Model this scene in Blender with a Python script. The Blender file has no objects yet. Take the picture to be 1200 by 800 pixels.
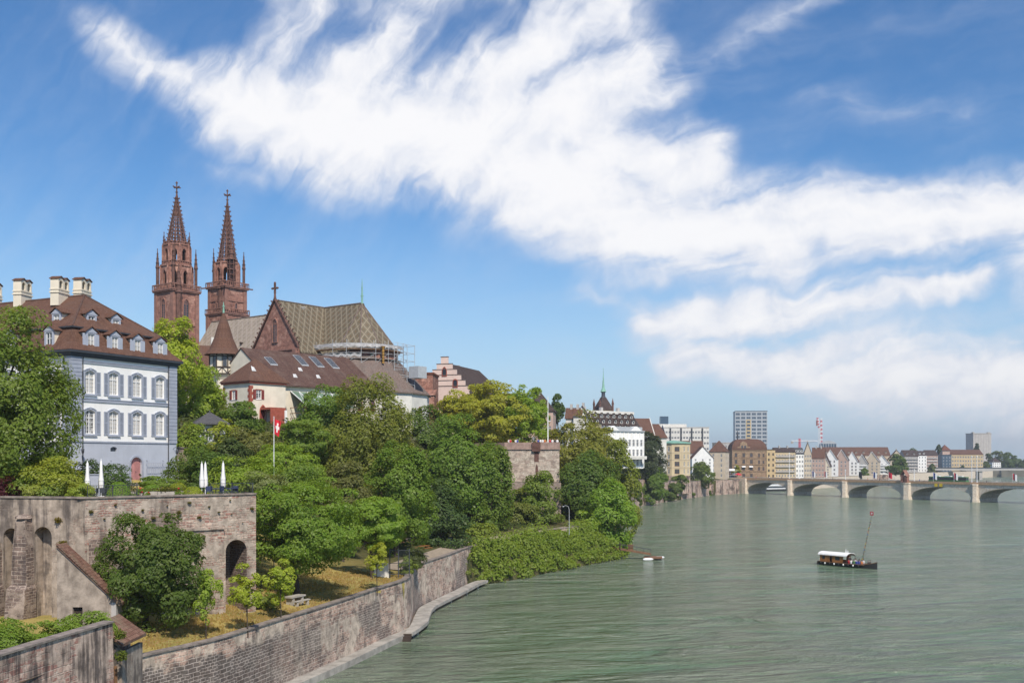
import bpy, math, random
import numpy as np
from mathutils import Vector, Matrix

random.seed(7)
scene = bpy.context.scene
COL = scene.collection
R = math.radians

# ------------------------------------------------------------------ camera
CAMZ, HOR, FPX = 20.0, 538.0, 1200.0
cd = bpy.data.cameras.new('camera')
cd.sensor_width = 36.0
cd.lens = 36.0
cd.shift_y = (HOR - 400.0) / 1200.0
cd.clip_start = 0.5
cd.clip_end = 30000.0
cam = bpy.data.objects.new('camera', cd)
cam.location = (0, 0, CAMZ)
cam.rotation_euler = (R(90), 0, 0)
COL.objects.link(cam)
scene.camera = cam

# ------------------------------------------------------------------ view, world, sun
SUN_EL, SUN_AZ = 47.0, 160.0            # azimuth clockwise from +Y
SUN_STRENGTH = 3.0
SKY_STRENGTH = 0.079
EXPOSURE = 0.70
vs = scene.view_settings
vs.view_transform = 'Standard'
vs.look = 'None'
vs.exposure = EXPOSURE
vs.gamma = 1.0
vs.use_curve_mapping = False
scene.cycles.max_bounces = 6
scene.cycles.diffuse_bounces = 4
scene.cycles.glossy_bounces = 3
scene.cycles.transmission_bounces = 4
scene.cycles.transparent_max_bounces = 8
scene.cycles.volume_bounces = 0
scene.cycles.caustics_reflective = False
scene.cycles.caustics_refractive = False
scene.cycles.use_denoising = True


class NT:
    """small helper that adds nodes and links inputs"""
    def __init__(s, tree):
        s.t = tree
        tree.nodes.clear()

    def n(s, typ, ins=None, **props):
        nd = s.t.nodes.new(typ)
        for k, v in props.items():
            setattr(nd, k, v)
        for k, v in (ins or {}).items():
            sk = nd.inputs[k]
            if isinstance(v, bpy.types.NodeSocket):
                s.t.links.new(v, sk)
            else:
                sk.default_value = v
        return nd

    def math(s, op, a, b=0.0, c=0.0, clamp=False):
        return s.n('ShaderNodeMath', {0: a, 1: b, 2: c}, operation=op, use_clamp=clamp).outputs[0]

    def mix(s, f, a, b, blend='MIX'):
        nd = s.n('ShaderNodeMix', {0: f, 6: c4(a), 7: c4(b)}, data_type='RGBA', blend_type=blend)
        return nd.outputs[2]

    def ramp(s, f, a, b, smooth=True):
        return s.n('ShaderNodeMapRange', {0: f, 1: a, 2: b, 3: 0.0, 4: 1.0},
                   interpolation_type='SMOOTHSTEP' if smooth else 'LINEAR').outputs[0]

    def noise(s, vec, scale, detail=4.0, rough=0.55, dist=0.0):
        return s.n('ShaderNodeTexNoise', {'Vector': vec, 'Scale': scale, 'Detail': detail,
                                          'Roughness': rough, 'Distortion': dist}).outputs['Fac']

    def mapping(s, vec, scale=(1, 1, 1), rot=(0, 0, 0), loc=(0, 0, 0)):
        return s.n('ShaderNodeMapping', {'Vector': vec, 'Scale': scale, 'Rotation': rot, 'Location': loc}).outputs[0]


def c4(c):
    if isinstance(c, (tuple, list)) and len(c) == 3:
        return (c[0], c[1], c[2], 1.0)
    return c


world = bpy.data.worlds.new('World')
scene.world = world
world.use_nodes = True
w = NT(world.node_tree)
sky = w.n('ShaderNodeTexSky', sky_type='NISHITA', sun_disc=False, sun_elevation=R(SUN_EL),
          sun_rotation=R(SUN_AZ), altitude=300.0, air_density=1.0, dust_density=0.2, ozone_density=1.8)
D = w.n('ShaderNodeTexCoord').outputs['Generated']
sep = w.n('ShaderNodeSeparateXYZ', {0: D})
dx, dy, dz = sep.outputs
ysafe = w.math('MAXIMUM', dy, 0.05)
# cloud-deck coordinates: tangent plane on the northern sky (units of one tenth of its distance)
cu = w.math('MULTIPLY_ADD', w.math('DIVIDE', dx, ysafe), 12.0, 6.0)
cv = w.math('MULTIPLY_ADD', w.math('DIVIDE', dz, ysafe), -12.0, 5.38)
p0 = w.n('ShaderNodeCombineXYZ', {0: cu, 1: cv, 2: 0.0}).outputs[0]
wn = w.n('ShaderNodeTexNoise', {'Vector': p0, 'Scale': 0.9, 'Detail': 3.0, 'Roughness': 0.55})
warp = w.n('ShaderNodeVectorMath', {0: wn.outputs['Color'], 1: (0.5, 0.5, 0.5)}, operation='SUBTRACT').outputs[0]
pw = w.n('ShaderNodeVectorMath', {0: warp, 1: (0.70, 0.70, 0.0), 2: p0}, operation='MULTIPLY_ADD').outputs[0]
wn2 = w.n('ShaderNodeTexNoise', {'Vector': p0, 'Scale': 3.6, 'Detail': 3.0, 'Roughness': 0.6})
warp2 = w.n('ShaderNodeVectorMath', {0: wn2.outputs['Color'], 1: (0.5, 0.5, 0.5)}, operation='SUBTRACT').outputs[0]
pw = w.n('ShaderNodeVectorMath', {0: warp2, 1: (0.07, 0.07, 0.0), 2: pw}, operation='MULTIPLY_ADD').outputs[0]

# each band of cirrus: two ends, two half widths, weight
g = bpy.data.node_groups.new('cloud_band', 'ShaderNodeTree')
for nm, ty in (('P', 'NodeSocketVector'), ('A', 'NodeSocketVector'), ('B', 'NodeSocketVector'),
               ('R0', 'NodeSocketFloat'), ('R1', 'NodeSocketFloat'), ('W', 'NodeSocketFloat')):
    g.interface.new_socket(nm, in_out='INPUT', socket_type=ty)
g.interface.new_socket('D', in_out='OUTPUT', socket_type='NodeSocketFloat')
gn = NT(g)
gi = gn.n('NodeGroupInput')
pa = gn.n('ShaderNodeVectorMath', {0: gi.outputs['P'], 1: gi.outputs['A']}, operation='SUBTRACT').outputs[0]
ba = gn.n('ShaderNodeVectorMath', {0: gi.outputs['B'], 1: gi.outputs['A']}, operation='SUBTRACT').outputs[0]
d1 = gn.n('ShaderNodeVectorMath', {0: pa, 1: ba}, operation='DOT_PRODUCT').outputs['Value']
d2 = gn.n('ShaderNodeVectorMath', {0: ba, 1: ba}, operation='DOT_PRODUCT').outputs['Value']
hh = gn.math('DIVIDE', d1, d2, clamp=True)
off = gn.n('ShaderNodeVectorMath', {0: ba, 'Scale': hh}, operation='SCALE').outputs[0]
dv = gn.n('ShaderNodeVectorMath', {0: pa, 1: off}, operation='SUBTRACT').outputs[0]
ln = gn.n('ShaderNodeVectorMath', {0: dv}, operation='LENGTH').outputs['Value']
rr = gn.math('MULTIPLY_ADD', hh, gn.math('SUBTRACT', gi.outputs['R1'], gi.outputs['R0']), gi.outputs['R0'])
val = gn.math('SUBTRACT', 1.0, gn.math('DIVIDE', ln, rr))
val = gn.math('MULTIPLY', gn.math('MAXIMUM', val, 0.0), gi.outputs['W'])
go = gn.n('NodeGroupOutput', {0: val})

BANDS = [  # ax, ay, bx, by, r0, r1, weight
    (1.10, 0.35, 1.75, 0.75, .52, .50, .62), (1.7, .75, 2.6, 1.15, .46, .55, .72),
    (2.5, 1.15, 4.2, 1.6, .75, 1.15, 1.05), (3.7, .1, 3.1, .9, .55, .6, .62),
    (4.2, 1.4, 5.6, 1.7, 1.25, 1.35, 1.25), (4.6, .2, 4.4, 1.0, .9, .9, .65),
    (5.4, 1.2, 7.1, .1, 1.0, .85, .80), (6.2, 1.5, 7.5, .9, 1.1, .85, 1.05),
    (5.6, 1.8, 7.2, 2.6, 1.15, 1.0, 1.2), (7.2, 2.55, 9.2, 2.85, 1.0, .75, 1.15), (6.8, 1.7, 8.2, 2.0, .9, .7, .85),
    (8.3, 2.5, 10.4, 2.5, .75, .7, .95), (9.2, 2.75, 12.5, 2.35, .7, .75, 1.0),
    (7.5, 3.75, 9.1, 3.75, .48, .55, .95), (9.0, 3.75, 11.6, 3.22, .50, .33, .95),
    (7.9, 4.1, 10.0, 4.35, .6, .95, .72), (9.8, 4.45, 12.8, 4.4, 1.0, 1.15, .92),
    (8.2, .75, 9.7, -.1, .35, .35, .42), (2.6, 1.95, 3.0, 2.05, .35, .3, .28),
    (6.8, 3.4, 7.2, 3.42, .25, .25, .36), (9.4, 1.15, 11.4, 1.35, .4, .5, .22),
    (12.2, 3.0, 14.5, 2.2, .9, 1.3, .9), (3.5, -.6, 7.5, -.8, 1.1, 1.2, .8),
]
acc = None
for b in BANDS:
    nd = w.n('ShaderNodeGroup', node_tree=g)
    w.t.links.new(pw, nd.inputs['P'])
    nd.inputs['A'].default_value = (b[0], b[1], 0)
    nd.inputs['B'].default_value = (b[2], b[3], 0)
    nd.inputs['R0'].default_value = b[4] * 0.97
    nd.inputs['R1'].default_value = b[5] * 0.97
    nd.inputs['W'].default_value = b[6]
    acc = nd.outputs[0] if acc is None else w.math('SMOOTH_MAX', acc, nd.outputs[0], 0.18)
# filament noise: streaks that fan up to the right, flatter toward the east, fine wisps, and a broad unevenness
ra = w.mapping(pw, rot=(0, 0, R(54)))
rb = w.mapping(pw, rot=(0, 0, R(14)))
n1a = w.noise(w.mapping(ra, scale=(0.30, 1.7, 1)), 1.25, 9.0, 0.58, 0.25)
n1b = w.noise(w.mapping(rb, scale=(0.34, 1.6, 1)), 1.25, 9.0, 0.58, 0.25)
turn = w.ramp(w.math('ADD', cu, w.math('MULTIPLY', cv, 0.9)), 6.6, 9.6)
n1 = w.math('ADD', w.math('MULTIPLY', n1a, w.math('SUBTRACT', 1.0, turn)), w.math('MULTIPLY', n1b, turn))
n2 = w.noise(pw, 2.2, 9.0, 0.60, 0.15)
n3 = w.noise(p0, 0.8, 3.0, 0.5)
nn = w.math('ADD', w.math('MULTIPLY', n1, 0.85), w.math('ADD', w.math('MULTIPLY', n2, 0.30), w.math('MULTIPLY', n3, 0.15)))
den = w.math('ADD', w.math('MULTIPLY', acc, 1.03), w.math('MULTIPLY', w.math('SUBTRACT', nn, 0.67), w.math('MINIMUM', w.math('MULTIPLY_ADD', acc, 3.6, 0.0), 1.9)))
alpha = w.ramp(den, 0.03, 0.72)
alpha = w.math('MULTIPLY', alpha, 0.96)
front = w.ramp(dy, 0.06, 0.25)
alpha = w.math('MULTIPLY', alpha, front)
# scattered high cloud over the rest of the sky (what the river and the glass reflect)
zs = w.math('MAXIMUM', dz, 0.03)
pl = w.n('ShaderNodeCombineXYZ', {0: w.math('DIVIDE', dx, zs), 1: w.math('DIVIDE', dy, zs), 2: 0.0}).outputs[0]
nb = w.noise(pl, 0.9, 6.0, 0.6, 0.4)
back = w.math('MULTIPLY', w.ramp(nb, 0.44, 0.72), w.math('SUBTRACT', 1.0, front))
back = w.math('MULTIPLY', back, w.ramp(dz, 0.02, 0.15))
alpha = w.math('MAXIMUM', alpha, w.math('MULTIPLY', back, 0.8))
cshade = w.ramp(w.math('ADD', den, w.math('MULTIPLY', w.math('SUBTRACT', n2, 0.5), 0.9)), 0.15, 1.15)
ccol = w.mix(cshade, (0.64, 0.68, 0.78), (0.91, 0.90, 0.905))
skyc = w.n('ShaderNodeHueSaturation', {'Saturation': 1.2, 'Value': 1.0, 'Color': sky.outputs[0]}).outputs[0]
SKY_TINT = (0.66, 0.86, 1.0)
skyc = w.mix(1.0, skyc, SKY_TINT, 'MULTIPLY')
skyc = w.mix(w.math('MULTIPLY', w.math('POWER', w.ramp(dz, 0.30, 0.0), 1.6), 0.82), skyc, (4.2, 5.5, 6.9))
bg1 = w.n('ShaderNodeBackground', {'Color': skyc, 'Strength': SKY_STRENGTH})
bg2 = w.n('ShaderNodeBackground', {'Color': ccol, 'Strength': 0.70})
ms = w.n('ShaderNodeMixShader', {0: alpha, 1: bg1.outputs[0], 2: bg2.outputs[0]})
w.n('ShaderNodeOutputWorld', {0: ms.outputs[0]})

sl = bpy.data.lights.new('sun', 'SUN')
sl.energy = SUN_STRENGTH
sl.angle = R(2.5)
sl.color = (1.0, 0.915, 0.79)
sun = bpy.data.objects.new('sun', sl)
sd = Vector((math.sin(R(SUN_AZ)) * math.cos(R(SUN_EL)), math.cos(R(SUN_AZ)) * math.cos(R(SUN_EL)), math.sin(R(SUN_EL))))
sun.rotation_euler = sd.to_track_quat('Z', 'Y').to_euler()
sun.location = (0, -50, 120)
COL.objects.link(sun)

# ------------------------------------------------------------------ surveying helpers
def at(px, py, Y):
    return Vector(((px - 600.0) / FPX * Y, Y, CAMZ + (HOR - py) / FPX * Y))

def on(px, py, z):
    Y = (CAMZ - z) * FPX / (py - HOR)
    return Vector(((px - 600.0) / FPX * Y, Y, z))

# ------------------------------------------------------------------ materials
def newmat(name):
    m = bpy.data.materials.new(name)
    m.use_nodes = True
    return m, NT(m.node_tree)

def finish(t, color, rough=0.8, bump=None, bstr=0.3, bdist=0.05, spec=0.3, metal=0.0, **extra):
    ins = {'Base Color': c4(color), 'Roughness': rough, 'Metallic': metal, 'Specular IOR Level': spec}
    ins.update(extra)
    b = t.n('ShaderNodeBsdfPrincipled', ins)
    if bump is not None:
        bn = t.n('ShaderNodeBump', {'Height': bump, 'Strength': bstr, 'Distance': bdist})
        t.t.links.new(bn.outputs[0], b.inputs['Normal'])
    t.n('ShaderNodeOutputMaterial', {0: b.outputs[0]})
    return b

def plain(name, col, rough=0.8, var=0.18, scale=1.5, spec=0.3, metal=0.0, streak=0.0):
    m, t = newmat(name)
    ob = t.n('ShaderNodeTexCoord').outputs['Object']
    a = t.noise(ob, scale, 6.0, 0.6)
    lo = tuple(c * (1 - var) for c in col)
    hi = tuple(min(1, c * (1 + var * 0.7)) for c in col)
    c = t.mix(t.ramp(a, 0.3, 0.7), lo, hi)
    if streak:
        s = t.noise(t.mapping(ob, scale=(2.2, 2.2, 0.16)), 1.0, 5.0, 0.6)
        c = t.mix(t.math('MULTIPLY', t.ramp(s, 0.52, 0.75), streak), c, tuple(x * 0.45 for x in col))
    finish(t, c, rough, bump=t.noise(ob, scale * 9, 3.0), bstr=0.15, bdist=0.02, spec=spec, metal=metal)
    return m

def masonry(name, c1, c2, mortar, bw=0.7, bh=0.3, msize=0.03, patch=None, patch_amt=0.5, stain=None, stain_amt=0.6,
            rough=0.92, bump=0.5, pscale=0.35, third=None, lowdark=None, sth=0.60):
    """coursed stone on UVs measured in metres, with plaster patches and dark run-off stains of their own shape"""
    m, t = newmat(name)
    uv = t.n('ShaderNodeTexCoord').outputs['UV']
    wob = t.n('ShaderNodeTexNoise', {'Vector': uv, 'Scale': 1.3, 'Detail': 2.0})
    uvw = t.n('ShaderNodeVectorMath', {0: wob.outputs['Color'], 1: (0.20, 0.12, 0), 2: uv}, operation='MULTIPLY_ADD').outputs[0]
    br = t.n('ShaderNodeTexBrick', {'Vector': uvw, 'Color1': c4(c1), 'Color2': c4(c2), 'Mortar': c4(mortar), 'Scale': 1.0,
                                    'Mortar Size': msize, 'Mortar Smooth': 0.4, 'Bias': 0.0, 'Brick Width': bw, 'Row Height': bh},
             offset=0.5)
    br2 = t.n('ShaderNodeTexBrick', {'Vector': t.mapping(uvw, loc=(3.3, 1.7, 0)), 'Color1': c4(c2), 'Color2': c4(c1), 'Mortar': c4(mortar), 'Scale': 1.0,
                                     'Mortar Size': msize * 1.3, 'Mortar Smooth': 0.5, 'Bias': 0.1, 'Brick Width': bw * 1.7, 'Row Height': bh * 1.45}, offset=0.42)
    sel = t.ramp(t.noise(uv, 0.30, 3.0, 0.6), 0.49, 0.53)
    c = t.mix(sel, br.outputs['Color'], br2.outputs['Color'])
    f = t.math('ADD', t.math('MULTIPLY', br.outputs['Fac'], t.math('SUBTRACT', 1.0, sel)), t.math('MULTIPLY', br2.outputs['Fac'], sel))
    fine = t.noise(uv, 5.0, 8.0, 0.7)
    c = t.mix(0.55, c, t.mix(t.ramp(fine, 0.25, 0.75), (0.25, 0.25, 0.25), (0.82, 0.80, 0.78)), 'OVERLAY')
    if third:
        v = t.n('ShaderNodeTexVoronoi', {'Vector': t.mapping(uvw, scale=(1 / bw, 1 / bh, 1)), 'Scale': 0.8}).outputs['Color']
        k = t.n('ShaderNodeSeparateXYZ', {0: v}).outputs[0]
        c = t.mix(t.math('MULTIPLY', t.ramp(k, 0.6, 0.75), t.math('SUBTRACT', 1.0, f)), c, third)
    height = t.math('MULTIPLY', t.math('SUBTRACT', 1.0, f), 0.6)
    if patch:
        pn = t.math('ADD', t.noise(t.mapping(uv, scale=(1, 1.3, 1)), pscale, 7.0, 0.62), t.math('MULTIPLY', t.math('SUBTRACT', fine, 0.5), 0.14))
        pm = t.ramp(pn, 0.56 - 0.25 * patch_amt, 0.62 - 0.25 * patch_amt)
        pc = t.mix(t.noise(uv, 1.2, 6.0, 0.65), tuple(x * 0.62 for x in patch), tuple(min(1, x * 1.25) for x in patch))
        c = t.mix(pm, c, pc)
        height = t.math('MULTIPLY_ADD', height, t.math('SUBTRACT', 1.0, pm), t.math('MULTIPLY', pm, 0.6))
    if stain:
        s1 = t.noise(t.mapping(uv, scale=(1.6, 0.13, 1)), 0.9, 7.0, 0.65)
        s2 = t.noise(uv, 0.22, 4.0, 0.6)
        sm = t.ramp(t.math('ADD', t.math('MULTIPLY', s1, 0.6), t.math('MULTIPLY', s2, 0.55)), sth, sth + 0.11)
        c = t.mix(t.math('MULTIPLY', sm, stain_amt), c, stain)
    if lowdark:
        vv = t.n('ShaderNodeSeparateXYZ', {0: uv}).outputs[1]
        e = t.math('ADD', vv, t.math('MULTIPLY', t.math('SUBTRACT', t.noise(uv, 0.7, 6.0, 0.65), 0.5), 3.2))
        un = t.math('ADD', t.n('ShaderNodeSeparateXYZ', {0: uv}).outputs[0], t.math('MULTIPLY', t.noise(uv, 0.25, 5.0, 0.6), 14.0))
        lm = t.math('MULTIPLY', t.ramp(e, lowdark[1] + 0.3, lowdark[1] - 0.3), t.math('MAXIMUM', t.math('MULTIPLY', t.ramp(t.noise(uv, 0.13, 3.0), 0.50, 0.56), .8), t.ramp(un, lowdark[4], lowdark[3])))
        c = t.mix(t.math('MULTIPLY', lm, lowdark[2]), c, t.mix(f, lowdark[0], tuple(min(1, x * 4.0) for x in lowdark[0])))
    mot = t.noise(uv, 1.15, 6.0, 0.68)
    c = t.mix(0.6, c, t.mix(t.ramp(mot, 0.30, 0.70), (0.24, 0.23, 0.22), (0.78, 0.77, 0.76)), 'OVERLAY')
    height = t.math('MULTIPLY_ADD', fine, 0.5, height)
    finish(t, c, rough, bump=height, bstr=bump, bdist=0.06, spec=0.2)
    return m

def tiles(name, c1, c2, c3, tw=0.22, th=0.17, patch=0.6):
    m, t = newmat(name)
    uv = t.n('ShaderNodeTexCoord').outputs['UV']
    br = t.n('ShaderNodeTexBrick', {'Vector': uv, 'Color1': c4(c1), 'Color2': c4(c2), 'Mortar': c4(tuple(x * 0.35 for x in c1)),
                                    'Scale': 1.0, 'Mortar Size': 0.018, 'Mortar Smooth': 0.5, 'Brick Width': tw, 'Row Height': th}, offset=0.5)
    n = t.noise(uv, 0.45, 8.0, 0.66)
    s = t.noise(t.mapping(uv, scale=(1.4, 0.22, 1)), 0.8, 6.0, 0.62)
    c = t.mix(t.math('MULTIPLY', t.ramp(n, 0.45, 0.68), patch), br.outputs['Color'], c3)
    c = t.mix(t.math('MULTIPLY', t.ramp(s, 0.5, 0.7), 0.45), c, tuple(x * 0.45 for x in c1))
    sp = t.noise(uv, 3.2, 5.0, 0.75)
    c = t.mix(t.math('MULTIPLY', t.ramp(sp, 0.58, 0.7), 0.35), c, tuple(min(1, x * 2.2) for x in c3))
    saw = t.math('FRACT', t.math('DIVIDE', t.n('ShaderNodeSeparateXYZ', {0: uv}).outputs[1], th))
    hgt = t.math('MULTIPLY_ADD', t.math('SUBTRACT', 1.0, saw), 0.7, t.math('MULTIPLY', sp, 0.6))
    finish(t, c, 0.88, bump=hgt, bstr=0.5, bdist=0.04, spec=0.2)
    return m

def lattice_tiles(name, base, dark, light, sx=1.25, sy=1.9, contrast=1.0, red=None):
    """glazed roof tiles laid in a diamond lattice (pattern on UVs in metres)"""
    m, t = newmat(name)
    uv = t.n('ShaderNodeTexCoord').outputs['UV']
    s = t.n('ShaderNodeSeparateXYZ', {0: uv})
    a = t.math('DIVIDE', s.outputs[0], sx * 2)
    b = t.math('DIVIDE', s.outputs[1], sy * 2)
    p = t.math('ABSOLUTE', t.math('SUBTRACT', t.math('FRACT', t.math('ADD', a, b)), 0.5))
    q = t.math('ABSOLUTE', t.math('SUBTRACT', t.math('FRACT', t.math('SUBTRACT', a, b)), 0.5))
    edge = t.math('MINIMUM', p, q)
    lines = t.ramp(edge, 0.085, 0.05)
    core = t.ramp(t.math('MINIMUM', t.math('SUBTRACT', 0.5, p), t.math('SUBTRACT', 0.5, q)), 0.0, 0.0)
    inner = t.ramp(t.math('MAXIMUM', t.math('SUBTRACT', 0.5, p), t.math('SUBTRACT', 0.5, q)), 0.19, 0.15)
    inner2 = t.ramp(t.math('MAXIMUM', t.math('SUBTRACT', 0.5, p), t.math('SUBTRACT', 0.5, q)), 0.10, 0.07)
    nz = t.noise(uv, 0.5, 7.0, 0.65)
    sp = t.noise(uv, 4.0, 4.0, 0.7)
    c = t.mix(t.ramp(nz, 0.3, 0.7), tuple(x * 0.8 for x in base), tuple(x * 1.15 for x in base))
    c = t.mix(t.math('MULTIPLY', lines, 0.85 * contrast), c, light)
    c = t.mix(t.math('MULTIPLY', inner, 0.8 * contrast), c, dark)
    c = t.mix(t.math('MULTIPLY', inner2, 0.8 * contrast), c, red or light)
    c = t.mix(0.4, c, t.mix(t.ramp(sp, 0.25, 0.75), (0.22, 0.22, 0.22), (0.8, 0.8, 0.8)), 'OVERLAY')
    finish(t, c, 0.6, bump=sp, bstr=0.3, bdist=0.04, spec=0.3)
    return m

def leafmat(name, trans=0.50, gloss=0.012, var=0.5):
    m, t = newmat(name)
    oc = t.n('ShaderNodeObjectInfo').outputs['Color']
    rnd = t.n('ShaderNodeNewGeometry').outputs['Random Per Island']
    obn = t.noise(t.n('ShaderNodeTexCoord').outputs['Object'], 0.55, 3.0, 0.5)
    hs = t.n('ShaderNodeHueSaturation', {'Hue': t.math('MULTIPLY_ADD', t.math('ADD', t.math('MULTIPLY', rnd, 0.5), t.math('MULTIPLY', obn, 0.9)), -0.036, 0.509),
                                         'Saturation': t.math('MULTIPLY_ADD', rnd, -0.15, 1.08),
                                         'Value': t.math('MULTIPLY_ADD', t.math('ADD', t.math('MULTIPLY', rnd, 0.6), t.math('MULTIPLY', obn, 0.8)), var, 1.0 - 0.6 * var),
                                         'Color': oc}).outputs[0]
    df = t.n('ShaderNodeBsdfDiffuse', {'Color': hs, 'Roughness': 0.5})
    tc = t.mix(1.0, hs, (1.3, 1.1, 0.4), 'MULTIPLY')
    tr = t.n('ShaderNodeBsdfTranslucent', {'Color': tc})
    m1 = t.n('ShaderNodeMixShader', {0: trans, 1: df.outputs[0], 2: tr.outputs[0]})
    gl = t.n('ShaderNodeBsdfGlossy', {'Color': (1, 1, 1, 1), 'Roughness': 0.45})
    m2 = t.n('ShaderNodeMixShader', {0: gloss, 1: m1.outputs[0], 2: gl.outputs[0]})
    t.n('ShaderNodeOutputMaterial', {0: m2.outputs[0]})
    return m

def glass(name, col=(0.035, 0.045, 0.06), rough=0.06, curtain=None):
    m, t = newmat(name)
    ob = t.n('ShaderNodeTexCoord').outputs['Object']
    c = col
    if curtain:
        rn = t.n('ShaderNodeObjectInfo').outputs['Random']
        xx = t.n('ShaderNodeSeparateXYZ', {0: ob}).outputs[0]
        c = t.mix(t.ramp(t.math('ADD', t.math('MULTIPLY', rn, .9), t.math('MULTIPLY', t.noise(ob, 2.0, 2.0), .5)), 0.42, 0.52), col, curtain)
    finish(t, c, rough, spec=0.6, bump=t.noise(ob, 1.2, 1.0), bstr=0.04, bdist=0.05)
    return m

M = {}
M['leaf'] = leafmat('leaf')
M['leaf_dark'] = leafmat('leaf_dark', trans=0.38, gloss=0.012, var=0.45)
M['bark'] = plain('bark', (0.075, 0.058, 0.045), 0.95, 0.4, 3.0, streak=0.5)
M['white_plaster'] = plain('white_plaster', (0.86, 0.85, 0.83), 0.9, 0.06, 0.5, streak=0.14)
M['cream_plaster'] = plain('cream_plaster', (0.74, 0.67, 0.55), 0.9, 0.09, 0.6, streak=0.10)
M['old_white'] = plain('old_white', (0.68, 0.66, 0.61), 0.9, 0.12, 0.5, streak=0.2)
M['blue_plaster'] = plain('blue_plaster', (0.455, 0.485, 0.555), 0.9, 0.10, 0.35, streak=0.16)
M['blue_trim'] = plain('blue_trim', (0.35, 0.38, 0.455), 0.85, 0.10, 1.0)
M['blue_shutter'] = plain('blue_shutter', (0.39, 0.42, 0.50), 0.7, 0.07, 1.0)
M['white_wood'] = plain('white_wood', (0.74, 0.74, 0.74), 0.6, 0.05, 3.0)
M['pink_wood'] = plain('pink_wood', (0.48, 0.225, 0.215), 0.7, 0.14, 2.0)
M['red_wood'] = plain('red_wood', (0.20, 0.045, 0.04), 0.7, 0.2, 2.0)
M['red_stone'] = plain('red_stone', (0.34, 0.09, 0.06), 0.9, 0.2, 1.5)
M['dark_timber'] = plain('dark_timber', (0.055, 0.04, 0.032), 0.85, 0.3, 2.0)
M['brown_wood'] = plain('brown_wood', (0.20, 0.11, 0.06), 0.8, 0.25, 2.0)
M['dark_metal'] = plain('dark_metal', (0.045, 0.05, 0.06), 0.5, 0.2, 2.0, spec=0.5)
M['grey_metal'] = plain('grey_metal', (0.42, 0.44, 0.46), 0.45, 0.1, 2.0, spec=0.5)
M['white_metal'] = plain('white_metal', (0.78, 0.79, 0.80), 0.45, 0.05, 2.0)
M['copper_green'] = plain('copper_green', (0.22, 0.42, 0.33), 0.7, 0.2, 1.0)
M['concrete'] = plain('concrete', (0.40, 0.37, 0.33), 0.92, 0.2, 0.9, streak=0.3)
M['pale_concrete'] = plain('pale_concrete', (0.47, 0.44, 0.41), 0.92, 0.14, 0.3, streak=0.15)
M['coping'] = plain('coping', (0.25, 0.21, 0.185), 0.95, 0.35, 1.6)
M['fabric_white'] = plain('fabric_white', (0.80, 0.79, 0.78), 0.95, 0.06, 2.0)
M['fabric_red'] = plain('fabric_red', (0.62, 0.03, 0.05), 0.9, 0.1, 1.0)
M['navy'] = plain('navy', (0.035, 0.05, 0.12), 0.6, 0.2, 2.0)
M['glass'] = glass('glass')
M['glass_curtain'] = glass('glass_curtain', (0.05, 0.055, 0.06), 0.08, (0.45, 0.43, 0.40))
M['glass_far'] = glass('glass_far', (0.06, 0.065, 0.075), 0.2)
M['glass_blue'] = glass('glass_blue', (0.05, 0.085, 0.13), 0.12)
M['slate'] = tiles('slate', (0.085, 0.085, 0.095), (0.13, 0.125, 0.13), (0.10, 0.095, 0.10), patch=0.4)
M['tile_brown'] = tiles('tile_brown', (0.125, 0.062, 0.043), (0.185, 0.10, 0.070), (0.13, 0.082, 0.065))
M['tile_old'] = tiles('tile_old', (0.095, 0.052, 0.043), (0.15, 0.088, 0.070), (0.16, 0.115, 0.095))
M['tile_red'] = tiles('tile_red', (0.17, 0.062, 0.040), (0.22, 0.09, 0.06), (0.13, 0.07, 0.05))
M['tile_grey'] = tiles('tile_grey', (0.17, 0.125, 0.105), (0.25, 0.19, 0.165), (0.15, 0.135, 0.125))
M['tile_dark'] = tiles('tile_dark', (0.06, 0.042, 0.038), (0.10, 0.068, 0.06), (0.085, 0.07, 0.065))
M['tile_shed'] = tiles('tile_shed', (0.17, 0.085, 0.06), (0.26, 0.15, 0.11), (0.22, 0.19, 0.13), 0.3, 0.3, 0.8)
M['roof_nave'] = lattice_tiles('roof_nave', (0.30, 0.245, 0.20), (0.22, 0.19, 0.13), (0.40, 0.35, 0.29), 0.8, 1.25, 0.7, (0.30, 0.27, 0.18))
M['roof_lattice'] = lattice_tiles('roof_lattice', (0.135, 0.108, 0.072), (0.07, 0.078, 0.042), (0.27, 0.23, 0.165), 0.8, 1.3, 1.0, (0.24, 0.09, 0.05))
M['sandstone_red'] = masonry('sandstone_red', (0.235, 0.118, 0.093), (0.31, 0.163, 0.128), (0.22, 0.125, 0.10), 0.9, 0.42, 0.02,
                             patch=(0.42, 0.24, 0.19), patch_amt=0.15, stain=(0.13, 0.07, 0.06), stain_amt=0.5, bump=0.3)
M['sandstone_dark'] = plain('sandstone_dark', (0.145, 0.078, 0.063), 0.95, 0.35, 1.2, streak=0.4)
M['parapet_pink'] = plain('parapet_pink', (0.36, 0.255, 0.215), 0.95, 0.25, 1.2, streak=0.3)
M['sandstone_pale'] = plain('sandstone_pale', (0.285, 0.15, 0.118), 0.95, 0.25, 1.2, streak=0.3)
M['pink_plaster'] = plain('pink_plaster', (0.76, 0.585, 0.515), 0.9, 0.08, 0.4, streak=0.12)
M['river_wall'] = masonry('river_wall', (0.41, 0.275, 0.22), (0.50, 0.375, 0.31), (0.50, 0.44, 0.375), 0.52, 0.24, 0.03,
                          patch=(0.53, 0.445, 0.365), patch_amt=0.3, stain=(0.11, 0.092, 0.084), stain_amt=0.72, bump=0.9,
                          third=(0.24, 0.175, 0.15), lowdark=((0.105, 0.09, 0.082), 5.0, 0.92, 20.0, 44.0))
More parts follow.
